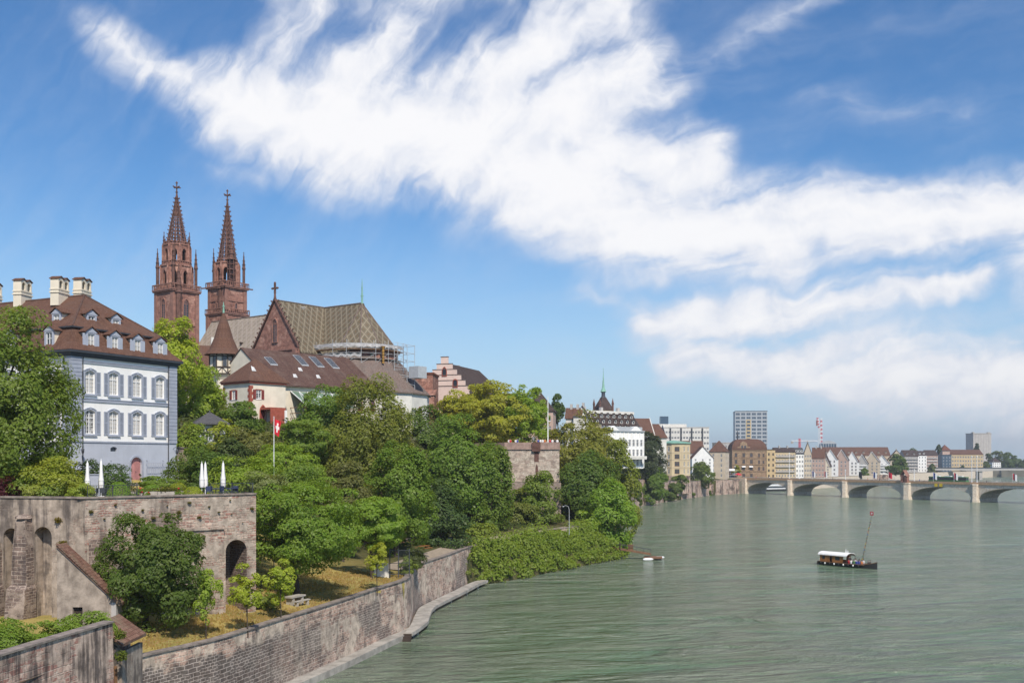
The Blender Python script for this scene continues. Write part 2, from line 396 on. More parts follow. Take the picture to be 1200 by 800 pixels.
M['quay_wall'] = masonry('quay_wall', (0.44, 0.30, 0.245), (0.53, 0.40, 0.335), (0.48, 0.40, 0.34), 0.5, 0.25, 0.03,
                         patch=(0.52, 0.41, 0.34), patch_amt=0.45, stain=(0.06, 0.05, 0.05), stain_amt=0.85, bump=0.9, third=(0.36, 0.19, 0.155), sth=0.545)
M['terrace_wall'] = masonry('terrace_wall', (0.32, 0.245, 0.20), (0.45, 0.37, 0.31), (0.38, 0.325, 0.275), 0.42, 0.20, 0.04,
                            patch=(0.40, 0.34, 0.285), patch_amt=0.30, stain=(0.15, 0.122, 0.108), stain_amt=0.75, bump=0.9, third=(0.30, 0.165, 0.135), pscale=0.6, sth=0.57)
M['niche_wall'] = masonry('niche_wall', (0.29, 0.22, 0.18), (0.37, 0.30, 0.25), (0.36, 0.31, 0.26), 0.5, 0.24, 0.03,
                          patch=(0.39, 0.325, 0.27), patch_amt=0.75, stain=(0.085, 0.072, 0.068), stain_amt=0.8, bump=0.7, pscale=0.45, sth=0.55)
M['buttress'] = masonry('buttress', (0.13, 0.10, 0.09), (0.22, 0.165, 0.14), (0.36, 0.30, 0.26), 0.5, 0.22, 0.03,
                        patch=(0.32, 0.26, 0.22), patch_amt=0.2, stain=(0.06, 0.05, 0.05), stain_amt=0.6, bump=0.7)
M['old_plaster'] = masonry('old_plaster', (0.36, 0.30, 0.25), (0.42, 0.35, 0.29), (0.38, 0.32, 0.27), 0.5, 0.25, 0.01,
                           patch=(0.35, 0.295, 0.245), patch_amt=1.4, stain=(0.16, 0.125, 0.105), stain_amt=0.6, bump=0.35, pscale=0.5)
M['bridge_stone'] = masonry('bridge_stone', (0.62, 0.53, 0.43), (0.70, 0.61, 0.505), (0.52, 0.45, 0.37), 1.4, 0.55, 0.03,
                            stain=(0.34, 0.28, 0.23), stain_amt=0.4, bump=0.3)
M['pfalz_stone'] = masonry('pfalz_stone', (0.44, 0.385, 0.325), (0.54, 0.475, 0.405), (0.36, 0.31, 0.27), 0.9, 0.42, 0.035,
                           patch=(0.52, 0.43, 0.36), patch_amt=0.2, stain=(0.33, 0.25, 0.21), stain_amt=0.4, bump=0.4, third=(0.37, 0.295, 0.25))
M['pfalz_old'] = masonry('pfalz_old', (0.24, 0.19, 0.165), (0.33, 0.27, 0.235), (0.33, 0.28, 0.25), 0.9, 0.42, 0.04,
                         stain=(0.10, 0.085, 0.085), stain_amt=0.7, bump=0.5)
M['brown_stone'] = masonry('brown_stone', (0.27, 0.19, 0.125), (0.33, 0.235, 0.155), (0.20, 0.14, 0.10), 1.2, 0.5, 0.02, bump=0.2,
                           stain=(0.14, 0.10, 0.07), stain_amt=0.4)
M['yellow_plaster'] = plain('yellow_plaster', (0.63, 0.51, 0.33), 0.9, 0.1, 0.3, streak=0.2)
M['ochre_plaster'] = plain('ochre_plaster', (0.56, 0.43, 0.25), 0.9, 0.1, 0.3, streak=0.2)
M['beige_plaster'] = plain('beige_plaster', (0.56, 0.47, 0.36), 0.9, 0.1, 0.3, streak=0.15)
M['grey_plaster'] = plain('grey_plaster', (0.44, 0.42, 0.40), 0.9, 0.1, 0.3, streak=0.15)
M['rose_plaster'] = plain('rose_plaster', (0.50, 0.36, 0.30), 0.9, 0.1, 0.3, streak=0.15)
M['hull_black'] = plain('hull_black', (0.03, 0.03, 0.03), 0.5, 0.2, 1.0)
M['varnished_wood'] = plain('varnished_wood', (0.36, 0.15, 0.05), 0.45, 0.2, 2.0)
M['skin'] = plain('skin', (0.50, 0.30, 0.22), 0.6, 0.05, 4.0)
M['hair'] = plain('hair', (0.05, 0.03, 0.02), 0.7, 0.2, 4.0)
for nm, c in (('cloth_red', (0.5, 0.04, 0.05)), ('cloth_blue', (0.06, 0.09, 0.35)), ('cloth_white', (0.72, 0.72, 0.72)),
              ('cloth_orange', (0.6, 0.2, 0.06)), ('cloth_black', (0.03, 0.03, 0.035)), ('cloth_green', (0.08, 0.2, 0.08)),
              ('cloth_yellow', (0.7, 0.5, 0.05)), ('cloth_denim', (0.08, 0.11, 0.19)), ('rose_red', (0.45, 0.03, 0.03)),
              ('sign_yellow', (0.80, 0.56, 0.03))):
    M[nm] = plain(nm, c, 0.85, 0.1, 4.0)

# ------------------------------------------------------------------ mesh builder
class MB:
    def __init__(s):
        s.V, s.F, s.I, s.S, s.U = [], [], [], [], []

    def face(s, pts, m=0, uv=None):
        b = len(s.V)
        s.V += [tuple(p) for p in pts]
        s.F.append(tuple(range(b, b + len(pts))))
        s.I.append(m); s.S.append(False); s.U.append(uv)

    def add(s, verts, faces, m=0, smooth=False):
        b = len(s.V)
        s.V += [tuple(p) for p in verts]
        for f in faces:
            s.F.append(tuple(i + b for i in f)); s.I.append(m); s.S.append(smooth); s.U.append(None)

    def box(s, x0, x1, y0, y1, z0, z1, m=0):
        v = [(x0, y0, z0), (x1, y0, z0), (x1, y1, z0), (x0, y1, z0), (x0, y0, z1), (x1, y0, z1), (x1, y1, z1), (x0, y1, z1)]
        for f in ((0, 1, 5, 4), (1, 2, 6, 5), (2, 3, 7, 6), (3, 0, 4, 7), (4, 5, 6, 7), (3, 2, 1, 0)):
            s.face([v[i] for i in f], m)

    def bar(s, a, b, wx, wz, m=0):
        """rectangular bar from a to b"""
        a, b = Vector(a), Vector(b)
        d = (b - a).normalized()
        side = d.cross(Vector((0, 0, 1)))
        if side.length < 1e-4:
            side = Vector((1, 0, 0))
        side.normalize()
        up = side.cross(d)
        q = []
        for p in (a, b):
            q.append([p + side * (sx * wx / 2) + up * (sz * wz / 2) for sx, sz in ((-1, -1), (1, -1), (1, 1), (-1, 1))])
        for i in range(4):
            j = (i + 1) % 4
            s.face([q[0][i], q[0][j], q[1][j], q[1][i]], m)
        s.face(q[0][::-1], m); s.face(q[1], m)

    def prism(s, poly, z0, z1, m=0, mtop=None):
        n = len(poly)
        for i in range(n):
            a, b = poly[i], poly[(i + 1) % n]
            s.face([(a[0], a[1], z0), (b[0], b[1], z0), (b[0], b[1], z1), (a[0], a[1], z1)], m)
        s.face([(p[0], p[1], z1) for p in poly], m if mtop is None else mtop)
        s.face([(p[0], p[1], z0) for p in poly][::-1], m)

    def extrude(s, pts, vec, m=0, caps=True):
        pts = [Vector(p) for p in pts]; vec = Vector(vec)
        n = len(pts)
        for i in range(n):
            a, b = pts[i], pts[(i + 1) % n]
            s.face([a, b, b + vec, a + vec], m)
        if caps:
            s.face(pts[::-1], m); s.face([p + vec for p in pts], m)

    def tube(s, pts, radii, n=7, m=0, cap=True, smooth=True):
        pts = [Vector(p) for p in pts]
        if not isinstance(radii, (list, tuple)):
            radii = [radii] * len(pts)
        vs_, fs = [], []
        for i, p in enumerate(pts):
            d = (pts[min(i + 1, len(pts) - 1)] - pts[max(i - 1, 0)]).normalized()
            a = d.orthogonal().normalized() if i == 0 else (a - d * a.dot(d)).normalized()
            b = d.cross(a)
            for k in range(n):
                t = 2 * math.pi * k / n
                vs_.append(p + (a * math.cos(t) + b * math.sin(t)) * radii[i])
        for i in range(len(pts) - 1):
            for k in range(n):
                k2 = (k + 1) % n
                fs.append((i * n + k, i * n + k2, (i + 1) * n + k2, (i + 1) * n + k))
        s.add(vs_, fs, m, smooth)
        if cap:
            s.face([vs_[k] for k in range(n)][::-1], m)
            s.face([vs_[(len(pts) - 1) * n + k] for k in range(n)], m)

    def lathe(s, prof, c=(0, 0, 0), n=12, m=0, smooth=True, rot=0.0, squash=(1, 1)):
        vs_, fs = [], []
        for r, z in prof:
            for k in range(n):
                t = 2 * math.pi * k / n + rot
                vs_.append((c[0] + r * math.cos(t) * squash[0], c[1] + r * math.sin(t) * squash[1], c[2] + z))
        for i in range(len(prof) - 1):
            for k in range(n):
                k2 = (k + 1) % n
                fs.append((i * n + k, i * n + k2, (i + 1) * n + k2, (i + 1) * n + k))
        if smooth:
            s.add(vs_, fs, m, True)
        else:
            for f in fs:
                s.face([vs_[i] for i in f], m)
        if prof[0][0] > 1e-3:
            s.face([vs_[k] for k in range(n)][::-1], m)
        if prof[-1][0] > 1e-3:
            s.face([vs_[(len(prof) - 1) * n + k] for k in range(n)], m)

    def mesh(s, name, mats):
        me = bpy.data.meshes.new(name)
        me.from_pydata(s.V, [], s.F)
        for m in (mats if isinstance(mats, (list, tuple)) else [mats]):
            me.materials.append(M[m] if isinstance(m, str) else m)
        me.polygons.foreach_set('material_index', s.I)
        me.polygons.foreach_set('use_smooth', s.S)
        uvl = me.uv_layers.new(name='UVMap')
        uvs = np.zeros((len(me.loops), 2), np.float32)
        V = s.V
        li = 0
        for f, uv in zip(s.F, s.U):
            k = len(f)
            if uv is not None:
                uvs[li:li + k] = uv
            else:
                nx = ny = nz = 0.0                        # Newell normal
                for i in range(k):
                    a, b = V[f[i]], V[f[(i + 1) % k]]
                    nx += (a[1] - b[1]) * (a[2] + b[2]); ny += (a[2] - b[2]) * (a[0] + b[0]); nz += (a[0] - b[0]) * (a[1] + b[1])
                h = math.hypot(nx, ny)
                if h < 1e-6 + 0.02 * abs(nz):
                    for i in range(k):
                        uvs[li + i] = V[f[i]][:2]
                else:
                    l = math.sqrt(nx * nx + ny * ny + nz * nz)
                    ux, uy = -ny / h, nx / h
                    nx, ny, nz = nx / l, ny / l, nz / l
                    vx, vy, vz = -nz * uy, nz * ux, nx * uy - ny * ux
                    for i in range(k):
                        p = V[f[i]]
                        uvs[li + i] = (p[0] * ux + p[1] * uy, p[0] * vx + p[1] * vy + p[2] * vz)
            li += k
        uvl.data.foreach_set('uv', uvs.ravel())
        me.update()
        return me

    def build(s, name, mats, parent=None, loc=None, rotz=None):
        return link(name, s.mesh(name, mats), parent, loc, rotz)


def link(name, data, parent=None, loc=None, rotz=None):
    o = bpy.data.objects.new(name, data)
    COL.objects.link(o)
    if parent is not None:
        o.parent = parent
    if loc is not None:
        o.location = loc
    if rotz is not None:
        o.rotation_euler = (0, 0, rotz)
    return o

def tag(o, label=None, cat=None, group=None, kind=None):
    if label: o['label'] = label
    if cat: o['category'] = cat
    if group: o['group'] = group
    if kind: o['kind'] = kind
    return o

def empty(name, loc, rotz=0.0, label=None, cat=None, group=None):
    o = link(name, None, None, loc, rotz)
    o.empty_display_size = 0.5
    return tag(o, label, cat, group)

def copy_tree(o, parent=None):
    c = o.copy()
    COL.objects.link(c)
    c.parent = parent
    for ch in list(o.children):
        copy_tree(ch, c)
    return c


class Fr:
    """a wall plane: origin, direction along the wall, outward normal (local to the parent)"""
    def __init__(s, o, ux):
        s.o = Vector(o); s.ux = Vector(ux).normalized()
        s.n = Vector((s.ux.y, -s.ux.x, 0))
        s.rz = math.atan2(s.ux.y, s.ux.x)

    def p(s, u, v, d=0.0):
        return s.o + s.ux * u + Vector((0, 0, v)) + s.n * d

def fbox(mb, fr, u0, u1, v0, v1, d0, d1, m=0):
    c = [(u0, v0), (u1, v0), (u1, v1), (u0, v1)]
    a = [fr.p(u, v, d0) for u, v in c]; b = [fr.p(u, v, d1) for u, v in c]
    mb.face(b, m)
    for i in range(4):
        j = (i + 1) % 4
        mb.face([a[i], a[j], b[j], b[i]], m)

def fpoly(mb, fr, poly, d0, d1, m=0, front=True):
    a = [fr.p(u, v, d0) for u, v in poly]; b = [fr.p(u, v, d1) for u, v in poly]
    if front: mb.face(b, m)
    for i in range(len(poly)):
        j = (i + 1) % len(poly)
        mb.face([a[i], a[j], b[j], b[i]], m)

def fring(mb, fr, outer, inner, d0, d1, m=0, closed=True):
    n = len(outer)
    for i in range(n if closed else n - 1):
        j = (i + 1) % n
        mb.face([fr.p(*outer[i], d1), fr.p(*outer[j], d1), fr.p(*inner[j], d1), fr.p(*inner[i], d1)], m)
        mb.face([fr.p(*inner[i], d1), fr.p(*inner[j], d1), fr.p(*inner[j], d0), fr.p(*inner[i], d0)], m)
        mb.face([fr.p(*outer[i], d1), fr.p(*outer[j], d1), fr.p(*outer[j], d0), fr.p(*outer[i], d0)], m)

def arch_poly(u0, u1, v0, v1, kind='round', n=8):
    """outline of an opening: 'flat', 'segment', 'round' or 'pointed' head; v1 is the crown"""
    wd = u1 - u0; c = (u0 + u1) / 2
    if kind == 'flat':
        return [(u0, v0), (u1, v0), (u1, v1), (u0, v1)]
    out = [(u0, v0), (u1, v0)]
    if kind == 'pointed':
        rise = wd * 0.87
        vs0 = v1 - rise
        for k in range(n + 1):
            t = math.pi / 3 * k / n
            out.append((u0 + wd * math.cos(t), vs0 + wd * math.sin(t)))
        for k in range(n - 1, -1, -1):
            t = math.pi / 3 * k / n
            out.append((u1 - wd * math.cos(t), vs0 + wd * math.sin(t)))
        return out
    rise = wd / 2 if kind == 'round' else wd * 0.17
    vs0 = v1 - rise
    rad = (wd * wd / 4 + rise * rise) / (2 * rise)
    cy = v1 - rad
    a0 = math.asin(wd / 2 / rad)
    if kind == 'round':
        a0 = math.pi / 2
    for k in range(n + 1):
        t = a0 - 2 * a0 * k / n
        out.append((c + rad * math.sin(t), cy + rad * math.cos(t)))
    return out

def wall_plane(mb, fr, W, H, holes=(), reveal=0.18, m=0):
    us = sorted({0.0, W} | {h[0] for h in holes} | {h[1] for h in holes})
    vz = sorted({0.0, H} | {h[2] for h in holes} | {h[3] for h in holes})
    for i in range(len(us) - 1):
        for j in range(len(vz) - 1):
            uc, vc = (us[i] + us[i + 1]) / 2, (vz[j] + vz[j + 1]) / 2
            if any(h[0] < uc < h[1] and h[2] < vc < h[3] for h in holes):
                continue
            mb.face([fr.p(us[i], vz[j]), fr.p(us[i + 1], vz[j]), fr.p(us[i + 1], vz[j + 1]), fr.p(us[i], vz[j + 1])], m)
    for h in holes:
        c = [(h[0], h[2]), (h[1], h[2]), (h[1], h[3]), (h[0], h[3])]
        for k in range(4):
            a, b = c[k], c[(k + 1) % 4]
            mb.face([fr.p(*a), fr.p(*b), fr.p(*b, -reveal), fr.p(*a, -reveal)], m)


_wcache = {}
def window_mesh(w_, h_, style='cross', frame='white_wood', gl='glass_far', back=0.14):
    """a casement set back in its opening; x along the wall, z up, outward is -y"""
    key = (round(w_, 2), round(h_, 2), style, frame, gl, back)
    if key in _wcache:
        return _wcache[key]
    b = MB()
    y = back
    b.face([(0, y, 0), (w_, y, 0), (w_, y, h_), (0, y, h_)], 1)
    t = min(0.10, w_ * 0.09)
    y0, y1 = y - 0.07, y - 0.004
    b.box(0, t, y0, y1, 0, h_); b.box(w_ - t, w_, y0, y1, 0, h_)
    b.box(t, w_ - t, y0, y1, 0, t); b.box(t, w_ - t, y0, y1, h_ - t, h_)
    if style in ('cross', 'T', 'bars'):
        b.box(w_ / 2 - t * .5, w_ / 2 + t * .5, y0 - .002, y1, t, h_ - t)
        b.box(t, w_ - t, y0 + .006, y1, h_ * .64, h_ * .64 + t * .8)
    if style == 'bars':
        for k in (.22, .43):
            b.box(t, w_ - t, y0 + .02, y1, h_ * k, h_ * k + t * .35)
        b.box(t, w_ - t, y0 + .02, y1, h_ * .83, h_ * .83 + t * .35)
    b.box(-0.06, w_ + 0.06, -0.07, y0, -0.09, -0.004)
    me = b.mesh('window', [frame, gl])
    _wcache[key] = me
    return me

def put_windows(parent, fr, holes, style='cross', frame='white_wood', gl='glass_far', name='window'):
    for h in holes:
        p = fr.p(h[0], h[2])
        link(name, window_mesh(h[1] - h[0], h[3] - h[2], style, frame, gl), parent, p, fr.rz)

def grid_holes(W, n, rows, w_, h_, u0=None, u1=None):
    """n openings per row spread over u0..u1; rows = sill heights"""
    u0 = 0.0 if u0 is None else u0
    u1 = W if u1 is None else u1
    st = (u1 - u0) / n
    return [(u0 + st * (i + .5) - w_ / 2, u0 + st * (i + .5) + w_ / 2, v, v + h_) for v in rows for i in range(n)]

# roofs, all in the building's own axes -------------------------------------------------
def roof_gable(mb, x0, x1, y0, y1, z0, z1, axis='x', ov=0.4, th=0.22, m=0, oe=None):
    oe = ov if oe is None else oe
    a, b = (y0, y1) if axis == 'x' else (x0, x1)
    c = (a + b) / 2
    k = (z1 - z0) / (c - a)
    prof = [(a - ov, z0 - ov * k), (c, z1), (b + ov, z0 - ov * k), (b + ov, z0 - ov * k - th), (c, z1 - th), (a - ov, z0 - ov * k - th)]
    if axis == 'x':
        pts = [(x0 - oe, q, z) for q, z in prof]; vec = (x1 - x0 + 2 * oe, 0, 0)
    else:
        pts = [(q, y0 - oe, z) for q, z in prof]; vec = (0, y1 - y0 + 2 * oe, 0)
    mb.extrude(pts, vec, m)

def gable_tri(mb, x0, x1, y0, y1, z0, z1, axis='x', m=0, drop=0.22):
    if axis == 'x':
        c = (y0 + y1) / 2
        for x in (x0, x1):
            mb.face([(x, y0, z0), (x, y1, z0), (x, c, z1 - drop)], m)
    else:
        c = (x0 + x1) / 2
        for y in (y0, y1):
            mb.face([(x0, y, z0), (x1, y, z0), (c, y, z1 - drop)], m)

def roof_hip(mb, x0, x1, y0, y1, z0, z1, inset=None, axis='x', ov=0.4, th=0.2, m=0, flat=False):
    """hipped roof with a ridge along axis; inset = how far the ridge ends stand in from the ends"""
    k0, k1, l0, l1 = x0 - ov, x1 + ov, y0 - ov, y1 + ov
    if axis == 'x':
        ins = (y1 - y0) / 2 if inset is None else inset
        c = (y0 + y1) / 2
        r0, r1 = (x0 + ins, c, z1), (x1 - ins, c, z1)
    else:
        ins = (x1 - x0) / 2 if inset is None else inset
        c = (x0 + x1) / 2
        r0, r1 = (c, y0 + ins, z1), (c, y1 - ins, z1)
    a, b, c_, d = (k0, l0, z0), (k1, l0, z0), (k1, l1, z0), (k0, l1, z0)
    if axis == 'x':
        mb.face([a, b, r1, r0], m); mb.face([c_, d, r0, r1], m); mb.face([b, c_, r1], m); mb.face([d, a, r0], m)
    else:
        mb.face([a, b, r0], m); mb.face([c_, d, r1], m); mb.face([b, c_, r1, r0], m); mb.face([d, a, r0, r1], m)
    lo = [(p[0], p[1], z0 - th) for p in (a, b, c_, d)]
    hi = [a, b, c_, d]
    for i in range(4):
        j = (i + 1) % 4
        mb.face([lo[i], lo[j], hi[j], hi[i]], m)
    mb.face(lo[::-1], m)

def frustum(mb, r0, r1, z0, z1, m=0, top=True):
    """four sloping faces between two rectangles (x0,x1,y0,y1)"""
    a = [(r0[0], r0[2], z0), (r0[1], r0[2], z0), (r0[1], r0[3], z0), (r0[0], r0[3], z0)]
    b = [(r1[0], r1[2], z1), (r1[1], r1[2], z1), (r1[1], r1[3], z1), (r1[0], r1[3], z1)]
    for i in range(4):
        j = (i + 1) % 4
        mb.face([a[i], a[j], b[j], b[i]], m)
    if top: mb.face(b, m)

def box_walls(parent, w_, d_, h_, mat, holes=None, extra=None, reveal=0.18, name='wall', style='cross', frame='white_wood', gl='glass_far', top=True):
    """four walls with openings; holes = {'front': [...], 'left': ..., 'right': ..., 'back': ...}; also hangs the windows"""
    holes = holes or {}
    b = MB()
    frs = {'front': (Fr((0, 0, 0), (1, 0, 0)), w_), 'right': (Fr((w_, 0, 0), (0, 1, 0)), d_),
           'back': (Fr((w_, d_, 0), (-1, 0, 0)), w_), 'left': (Fr((0, d_, 0), (0, -1, 0)), d_)}
    for k, (fr, ln) in frs.items():
        wall_plane(b, fr, ln, h_, holes.get(k, ()), reveal)
    if top:
        b.face([(0, 0, h_ - .01), (w_, 0, h_ - .01), (w_, d_, h_ - .01), (0, d_, h_ - .01)])
    if extra:
        extra(b)
    o = b.build(name, mat if isinstance(mat, (list, tuple)) else [mat], parent)
    for k, (fr, ln) in frs.items():
        put_windows(parent, fr, holes.get(k, ()), style, frame, gl)
    return frs

# ------------------------------------------------------------------ foliage
def quads_mesh(name, verts, mat, n=4):
    """verts: (N, n, 3) array of separate small faces"""
    N = len(verts)
    me = bpy.data.meshes.new(name)
    me.vertices.add(N * n); me.loops.add(N * n); me.polygons.add(N)
    me.vertices.foreach_set('co', np.ascontiguousarray(verts, np.float32).ravel())
    me.loops.foreach_set('vertex_index', np.arange(N * n, dtype=np.int32))
    me.polygons.foreach_set('loop_start', np.arange(0, N * n, n, dtype=np.int32))
    try:
        me.polygons.foreach_set('loop_total', np.full(N, n, np.int32))
    except Exception:
        pass
    me.materials.append(M[mat] if isinstance(mat, str) else mat)
    me.update(calc_edges=True)
    return me

def unit(a):
    return a / np.maximum(np.linalg.norm(a, axis=-1, keepdims=True), 1e-9)

def leaf_quads(rng, P, Nn, size, aspect=0.5, droop=0.0):
    n = len(P)
    Nn = unit(Nn + rng.normal(0, 0.34, (n, 3)))
    t = unit(np.cross(Nn, rng.normal(0, 1, (n, 3))))
    t[:, 2] -= droop
    t = unit(t)
    b = unit(np.cross(Nn, t))
    s = (size * rng.uniform(0.45, 1.5, n))[:, None]
    q = np.stack([P - t * s * .5, P + b * s * aspect * .5 + Nn * s * .06, P + t * s * .5, P - b * s * aspect * .5 + Nn * s * .06], 1)
    return q

def crown_quads(rng, rad, n_clump, n_leaf, size, shape='broad', clump=0.30, aspect=0.5, inner=0.25, droop=0.1):
    """leaves gathered in clumps spread through an uneven crown of half-axes rad, centred on the origin"""
    rad = np.array(rad, float)
    # lobes: a few big masses make the outline uneven
    L = max(8, int(n_clump / 6.5))
    k = np.arange(L) + 0.5
    th = np.pi * (1 + 5 ** .5) * k + rng.uniform(0, 6.28)
    zz = 1 - 2 * k / L
    ld = np.stack([np.sqrt(1 - zz ** 2) * np.cos(th), np.sqrt(1 - zz ** 2) * np.sin(th), zz], 1)
    ld = unit(ld + rng.normal(0, .22, (L, 3)))
    lr = rng.uniform(0.46, 0.60, L)
    lc = ld * lr[:, None]
    lsz = rng.uniform(0.36, 0.52, L)
    ci = rng.integers(0, L, n_clump)
    d = unit(rng.normal(0, 1, (n_clump, 3)))
    d[:, 2] = np.abs(d[:, 2]) * np.where(rng.random(n_clump) < .72, 1, -1)
    c = lc[ci] + unit(d + 0.6 * ld[ci]) * (lsz[ci] * rng.uniform(0.6, 1.05, n_clump))[:, None]
    ni = int(n_clump * inner)
    c[:ni] = unit(rng.normal(0, 1, (ni, 3))) * (rng.random((ni, 1)) ** .5) * .55
    if shape == 'cone':
        z01 = (c[:, 2] + 1) / 2
        c[:, :2] *= np.clip(1.25 - 1.15 * z01, .06, 1.2)[:, None]
    elif shape == 'column':
        z01 = (c[:, 2] + 1) / 2
        c[:, :2] *= np.clip(1.2 - 0.9 * np.abs(z01 - .35) ** 1.5 * 1.8, .12, 1.2)[:, None]
    elif shape == 'dome':
        c[:, 2] = np.where(c[:, 2] < -.35, -.35 + (c[:, 2] + .35) * .25, c[:, 2])
    elif shape == 'egg':
        z01 = (c[:, 2] + 1) / 2
        c[:, :2] *= np.clip(1.12 - .45 * z01 ** 1.6, .2, 1.2)[:, None]
    rm = rad.mean()
    cr = clump * rng.uniform(0.55, 1.25, n_clump)
    crv = cr[:, None] * np.array([1.0, 1.0, 0.62])
    wgt = cr ** 2
    idx = rng.choice(n_clump, n_leaf, p=wgt / wgt.sum())
    dd = unit(rng.normal(0, 1, (n_leaf, 3)))
    flip = (dd[:, 2] < 0) & (rng.random(n_leaf) < .62)
    dd[flip, 2] *= -1
    outw = unit(c[idx] + 1e-6)
    neg = ((dd * outw).sum(1) < -.2) & (rng.random(n_leaf) < .6)
    dd[neg] *= -1
    rr_ = rng.uniform(0.55, 1.08, n_leaf) ** .7
    P = c[idx] + dd * crv[idx] * rr_[:, None]
    lo_, hi_ = np.percentile(P, 1.0, 0), np.percentile(P, 99.0, 0)
    sc_ = 1.9 / (hi_ - lo_); P = (P - (lo_ + hi_) / 2) * sc_ * rad
    c = (c - (lo_ + hi_) / 2) * sc_
    N_ = unit(dd * 0.65 + outw * .55 + np.array([0, 0, .42]))
    return leaf_quads(rng, P, N_, size, aspect, droop), c * rad

_tree_n = [0]
LEAF_GAIN = 2.25
def leaf_rgb(c):
    return (min(c[0] * 1.06, c[1] * .86) * LEAF_GAIN, c[1] * LEAF_GAIN, c[2] * LEAF_GAIN * .85, 1.0) if c[1] > c[0] * .8 else (*c, 1.0)
def limb(rng, a, b, r0, r1, mb, n=6, bend=.12, steps=4):
    a, b = Vector(a), Vector(b)
    L = (b - a).length
    pts, rs = [], []
    for i in range(steps + 1):
        t = i / steps
        p = a.lerp(b, t)
        if 0 < i < steps:
            p += Vector((rng.normal(0, 1), rng.normal(0, 1), rng.normal(0, .6))) * L * bend * .5
        p.z += math.sin(t * math.pi) * L * .06
        pts.append(p); rs.append(r0 + (r1 - r0) * t)
    mb.tube(pts, rs, n)

def make_tree(name, label, cat, base, crown_c, rad, color, leaf=0.4, shape='broad', n_clump=90, cover=4.2, mat='leaf', clump=0.30,
              trunk_r=None, limbs=7, group=None, clip=.05, seed=None, aspect=0.55, inner=0.25, droop=0.1, stems=1):
    """a thing with trunk and crown; base and crown centre in metres"""
    _tree_n[0] += 1
    rng = np.random.default_rng(1000 + (_tree_n[0] if seed is None else seed))
    base = Vector(base); cc = Vector(crown_c)
    root = empty(name, base, 0, label, cat, group)
    p = 1.6
    a, b, c = rad
    area = 4 * math.pi * (((a * b) ** p + (a * c) ** p + (b * c) ** p) / 3) ** (1 / p)
    n_leaf = int(min(60000, max(1500, 1.45 * cover * area / (leaf * leaf * aspect))))
    q, centres = crown_quads(rng, rad, n_clump, n_leaf, leaf, shape, clump, aspect, inner, droop)
    off = cc - base
    q = q + np.array(off)
    # leaves never below the ground at the trunk
    keep = q[:, :, 2].min(1) > clip
    crown = link('crown', quads_mesh('crown', q[keep], mat), root)
    crown.color = leaf_rgb(color)
    tb = MB()
    H = off.z
    tr = trunk_r or max(0.07, 0.028 * (H + rad[2]))
    top = Vector((off.x * .9, off.y * .9, max(H + rad[2] * .25, .5)))
    for s_ in range(stems):
        st = Vector((rng.normal(0, .25), rng.normal(0, .25), 0)) * (0 if stems == 1 else 1)
        pts = [st + Vector((0, 0, -.3)), st + Vector((0, 0, .25)), st + Vector((off.x * .25 + rng.normal(0, tr), off.y * .25 + rng.normal(0, tr), H * .45)), top]
        tb.tube(pts, [tr * 1.35, tr, tr * .8, tr * .3], 8)
    order = rng.permutation(len(centres))[:limbs]
    for i in order:
        e = Vector(centres[i]) + off
        f = rng.uniform(.35, .8)
        s0 = Vector((off.x * .9 * f, off.y * .9 * f, top.z * f))
        if e.z > .3:
            limb(rng, s0, s0.lerp(e, .92), tr * .42 * (1.1 - f * .5), tr * .10, tb)
    tb.build('trunk', 'bark', root)
    return root

def tree_px(name, label, cat, cx, top, bot, width, Y, color, base=None, depth=None, **kw):
    """a tree whose crown spans these survey marks at distance Y; it grows from base (x, y, z) or the ground below"""
    s = Y / FPX
    X = (cx - 600) * s
    z1 = CAMZ + (HOR - top) * s; z0 = CAMZ + (HOR - bot) * s
    rw = width * s / 2
    cc = (X, Y, (z0 + z1) / 2)
    if base is None:
        base = (X, Y, terrain_z(X, Y))
    if X > rimx(Y) - 5 and Y < 600 and base[2] > z0 and 'clip' not in kw:
        kw['clip'] = -50.0
    kw.setdefault('leaf', max(0.2, min(1.1, 2.7 * Y / 1024)))
    return make_tree(name, label, cat, base, cc, (rw * .98, depth or rw * .98, (z1 - z0) / 2 * .98), color, **kw)

def make_bush(name, label, cat, c, rad, color, leaf=0.22, mat='leaf', n_clump=34, cover=3.0, group=None, clump=.36, shape='dome', flowers=None, seed=None):
    """one mound of leaves on short stems; c is on the ground"""
    _tree_n[0] += 1
    rng = np.random.default_rng(5000 + (_tree_n[0] if seed is None else seed))
    root = empty(name, c, 0, label, cat, group)
    a, b, h = rad
    area = 2 * math.pi * (a * b + (a + b) * h) / 2
    n_leaf = int(min(16000, max(500, cover * area / (leaf * leaf * .55))))
    q, cen = crown_quads(rng, (a, b, h * .62), n_clump, n_leaf, leaf, shape, clump, .55, .3)
    q = q + np.array([0, 0, h * .42])
    q = q[q[:, :, 2].min(1) > -.4]
    f = link('foliage', quads_mesh('foliage', q, mat), root)
    f.color = leaf_rgb(color)
    tb = MB()
    for i in range(4):
        e = Vector(cen[rng.integers(0, len(cen))]) * .7 + Vector((0, 0, h * .45))
        limb(rng, (rng.normal(0, .1), rng.normal(0, .1), -.2), e, .05 + .01 * h, .015, tb, 5)
    tb.build('stem', 'bark', root)
    if flowers:
        fm, n = flowers
        fb = MB()
        for i in range(n):
            pnt = q[rng.integers(0, len(q))].mean(0) * np.array([1.04, 1.04, 1.04])
            fb.lathe([(0, -.09), (.09, -.03), (.10, .04), (0, .09)], tuple(pnt), 6)
        fb.build('flower', fm, root)
    return root

